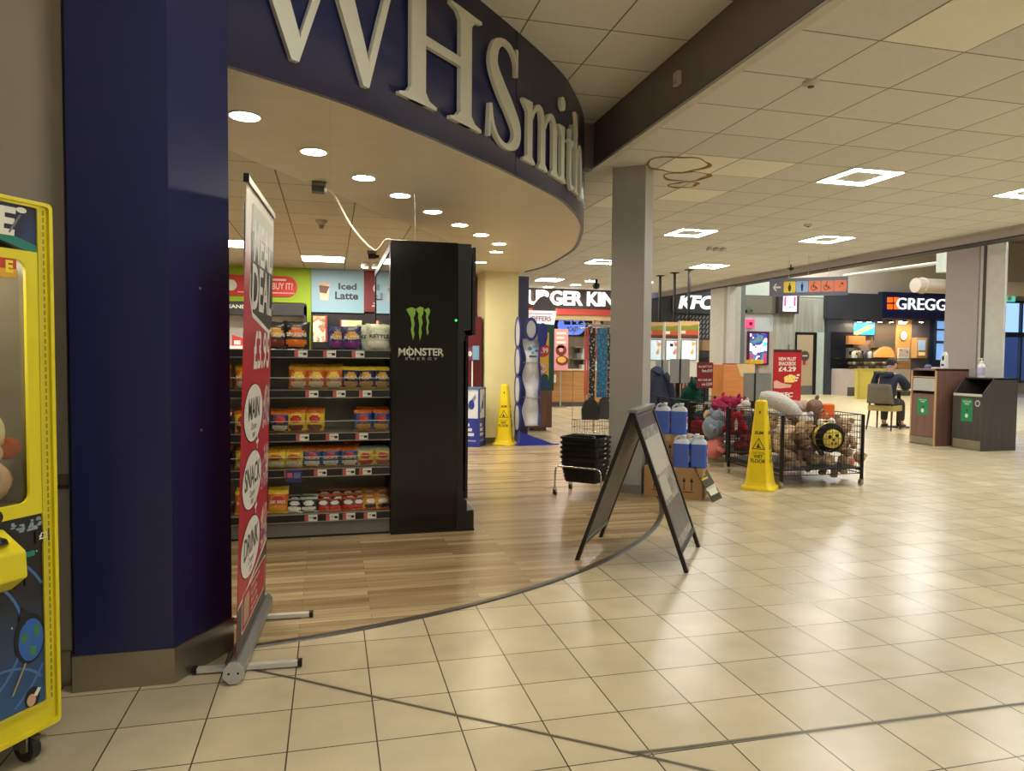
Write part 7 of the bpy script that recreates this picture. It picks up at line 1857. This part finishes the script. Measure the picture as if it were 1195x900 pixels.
fl = M('added_court_lamp', (244, 250, 255), .4, emit=48)  # unseen roof lamps, added to brighten the food court
for k, (x, y) in enumerate(((12, 6), (16, 6), (12, 11.5), (16, 11.5), (12, 17), (16.5, 17), (12.5, 21), (17, 21))):
    t = thing('ceiling_light', 'added unseen square roof light over the food court, %s of eight' % ORD[k], 'light', (x, y, 5.6), 0, 'added food court roof lights'); b = MB(); b.rect(-.35, -.35, .35, .35, fl, z=-.01); b.f = [f[::-1] for f in b.f]; b.build('diffuser', t); b = MB(); b.ring(sq(.35), sq(.38), -.02, .06, white); b.tube([(0, 0, .05), (0, 0, .4)], .01, mblack, 6); b.build('frame', t)

# ================================================================ HANGING DIRECTION SIGN
P0 = EYE + ray(898, 335) * 13.1; P1 = EYE + ray(989.5, 336.5) * 12.6
zt0, zb0 = (EYE + ray(898, 325) * 13.1).z, (EYE + ray(898, 345.5) * 13.1).z
u = Vector((P1.x - P0.x, P1.y - P0.y, 0)); Ls = u.length; T = FR((P0.x, P0.y, (zt0 + zb0) / 2 - .01), u, (0, 0, 1)); hh = (zt0 - zb0) / 2
t = thing('direction_sign', 'grey hanging direction sign with arrow and toilet pictograms', 'sign', (P0.x, P0.y, (zt0 + zb0) / 2 - .01), math.atan2(u.y, u.x))
L = FR((0, 0, 0), (1, 0, 0), (0, 0, 1))
b = MB(); b.box(0, -hh, -.03, Ls, hh, .03, M('sign_slate', (104, 106, 126), .4), T=L); b.build('panel', t)
b = MB(); s0 = hh * .62; fx = lambda f: Ls * f
b.prism([(fx(.045), 0), (fx(.085), hh * .45), (fx(.10), hh * .38), (fx(.075), hh * .1), (fx(.15), hh * .1), (fx(.15), -hh * .1), (fx(.075), -hh * .1), (fx(.10), -hh * .38), (fx(.085), -hh * .45)][::-1], .03, .033, cream, T=L); b.build('arrow', t)
ik = M('pictogram_dark', (40, 36, 30), .5)
for k, c in enumerate(((246, 214, 60), (150, 190, 244), (236, 128, 84), (236, 128, 84), (236, 128, 84))):
    b = MB(); xc = fx(.265 + .16 * k); b.rrect(xc - s0, -s0, xc + s0, s0, .02, M('tile_%d' % c[0], c, .4), L, z=.03, d=.003)
    if k < 2:
        b.ellipse(xc, s0 * .62, s0 * .13, s0 * .13, ik, L, z=.034, n=12); b.prism([(xc - s0 * .12, -s0 * .8), (xc + s0 * .12, -s0 * .8), (xc + s0 * (.22 if k else .30), s0 * (.35 if k else -.2)), (xc + s0 * .14, s0 * .42), (xc - s0 * .14, s0 * .42), (xc - s0 * (.22 if k else .30), s0 * (.35 if k else -.2))], .0335, .035, ik, T=L)
    elif k < 4:
        b.ring([(xc - .02 + s0 * .36 * math.cos(2 * PI * q / 20), -s0 * .25 + s0 * .36 * math.sin(2 * PI * q / 20)) for q in range(20)], [(xc - .02 + s0 * .46 * math.cos(2 * PI * q / 20), -s0 * .25 + s0 * .46 * math.sin(2 * PI * q / 20)) for q in range(20)], .0335, .035, ik, T=L)
        b.ellipse(xc - s0 * .08, s0 * .66, s0 * .12, s0 * .12, ik, L, z=.034, n=12); b.prism([(xc - s0 * .15, s0 * .45), (xc - s0 * .12, -s0 * .1), (xc + s0 * .3, -s0 * .1), (xc + s0 * .5, -s0 * .5), (xc + s0 * .38, -s0 * .55), (xc + s0 * .2, -s0 * .22), (xc - s0 * .26, -s0 * .22), (xc - s0 * .28, s0 * .45)][::-1], .0335, .035, ik, T=L)
    else:
        b.prism([(xc - s0 * .05, s0 * .55), (xc + s0 * .45, s0 * .5), (xc + s0 * .5, s0 * .05)], .0335, .035, ik, T=L)
        for q in range(6): b.ellipse(xc + s0 * (.1 - .12 * (q % 3)), s0 * (.15 - .22 * (q // 3) - .1 * (q % 3)), s0 * .05, s0 * .05, ik, L, z=.034, n=8)
    b.build('pictogram_tile', t)
zz = (zt0 + zb0) / 2 - .01
for f in (.25, .5, .76):
    b = MB(); b.tube([(fx(f), 0, hh), (fx(f), 0, HC - zz)], .004, alu, 5); b.build('wire', t)
# ---- small ceiling fittings
def fitting(name, lb, p, parts, cat='detector'):
    t = thing(name, lb, cat, p)
    for nm, prof, mt in parts:
        b = MB(); b.lathe(prof, mt, 18); b.build(nm, t)
dw_ = M('detector_cream', (206, 202, 188), .5); dg_ = M('detector_lens', (110, 100, 84), .4)
fitting('smoke_detector', 'round white detector on the ceiling near the beam', Pz(946.5, 95, HC), [('body', [(0, -.035), (.045, -.03), (.055, -.012), (.055, 0)], dw_), ('sensor', [(0, -.045), (.02, -.042), (.022, -.034)], dg_)])
fitting('smoke_detector', 'small detector on ceiling above the ring light over the toilet sign', Pz(943, 262, HC), [('body', [(0, -.03), (.05, -.025), (.06, 0)], dw_), ('sensor', [(0, -.04), (.02, -.036), (.022, -.028)], dg_)])
fitting('ceiling_camera', 'black dome camera hanging from ceiling left of the grey column', Pz(696, 326, HC), [('mount', [(.03, -.10), (.03, 0)], mblack), ('dome', [(0, -.24), (.06, -.22), (.09, -.16), (.08, -.10)], mblack)], 'camera')
fitting('ceiling_camera', 'small black camera above the toilet sign', Pz(923, 309, HC), [('mount', [(.012, -.06), (.012, 0)], mblack), ('dome', [(0, -.12), (.05, -.1), (.06, -.06)], mblack)], 'camera')
t = thing('spotlight_fitting', 'silver triple spotlight fitting on the ceiling left of the toilet sign', 'light', Pz(836, 289, HC))  # triple spotlight fitting, its lamp heads do not emit
for k in range(3):
    b = MB(); b.lathe([(.05, -.07), (.06, -.03), (.03, 0)], M('fitting_pale', (214, 212, 206), .4), 12, T=Matrix.Translation((-.13 + .13 * k, 0, 0))); b.build('lamp', t)
for k, (px, py, lb) in enumerate(((689, 328, 'round downlight far off in front of the burger sign, right one'), (672, 332.5, 'round downlight far off in front of the burger sign, left one'), (640, 335, 'round downlight far off above the burger sign, near navy post'))):
    t = thing('downlight', lb, 'light', Pz(px, py, HC - .004), 0, 'far downlights'); b = MB(); b.lathe([(0, -.001), (.13, -.001), (.13, .002)], warm, 18); b.build('lens', t); b = MB(); b.ring([(.13 * math.cos(2 * PI * q / 18), .13 * math.sin(2 * PI * q / 18)) for q in range(18)], [(.15 * math.cos(2 * PI * q / 18), .15 * math.sin(2 * PI * q / 18)) for q in range(18)], -.006, .003, white); b.build('bezel', t)
p = Px(793, 92, 2.503); t = thing('beam_sensor', 'small white sensor box on the dark ceiling beam', 'sensor', (2.503, p.y, p.z))
b = MB(); b.box(-.035, -.04, -.05, 0, .04, .05, M('sensor_white', (196, 190, 178), .5)); b.build('case', t, bevel=.006); b = MB(); b.box(-.038, -.03, -.04, -.035, .03, .0, M('sensor_lens', (170, 164, 152), .3)); b.build('lens', t)
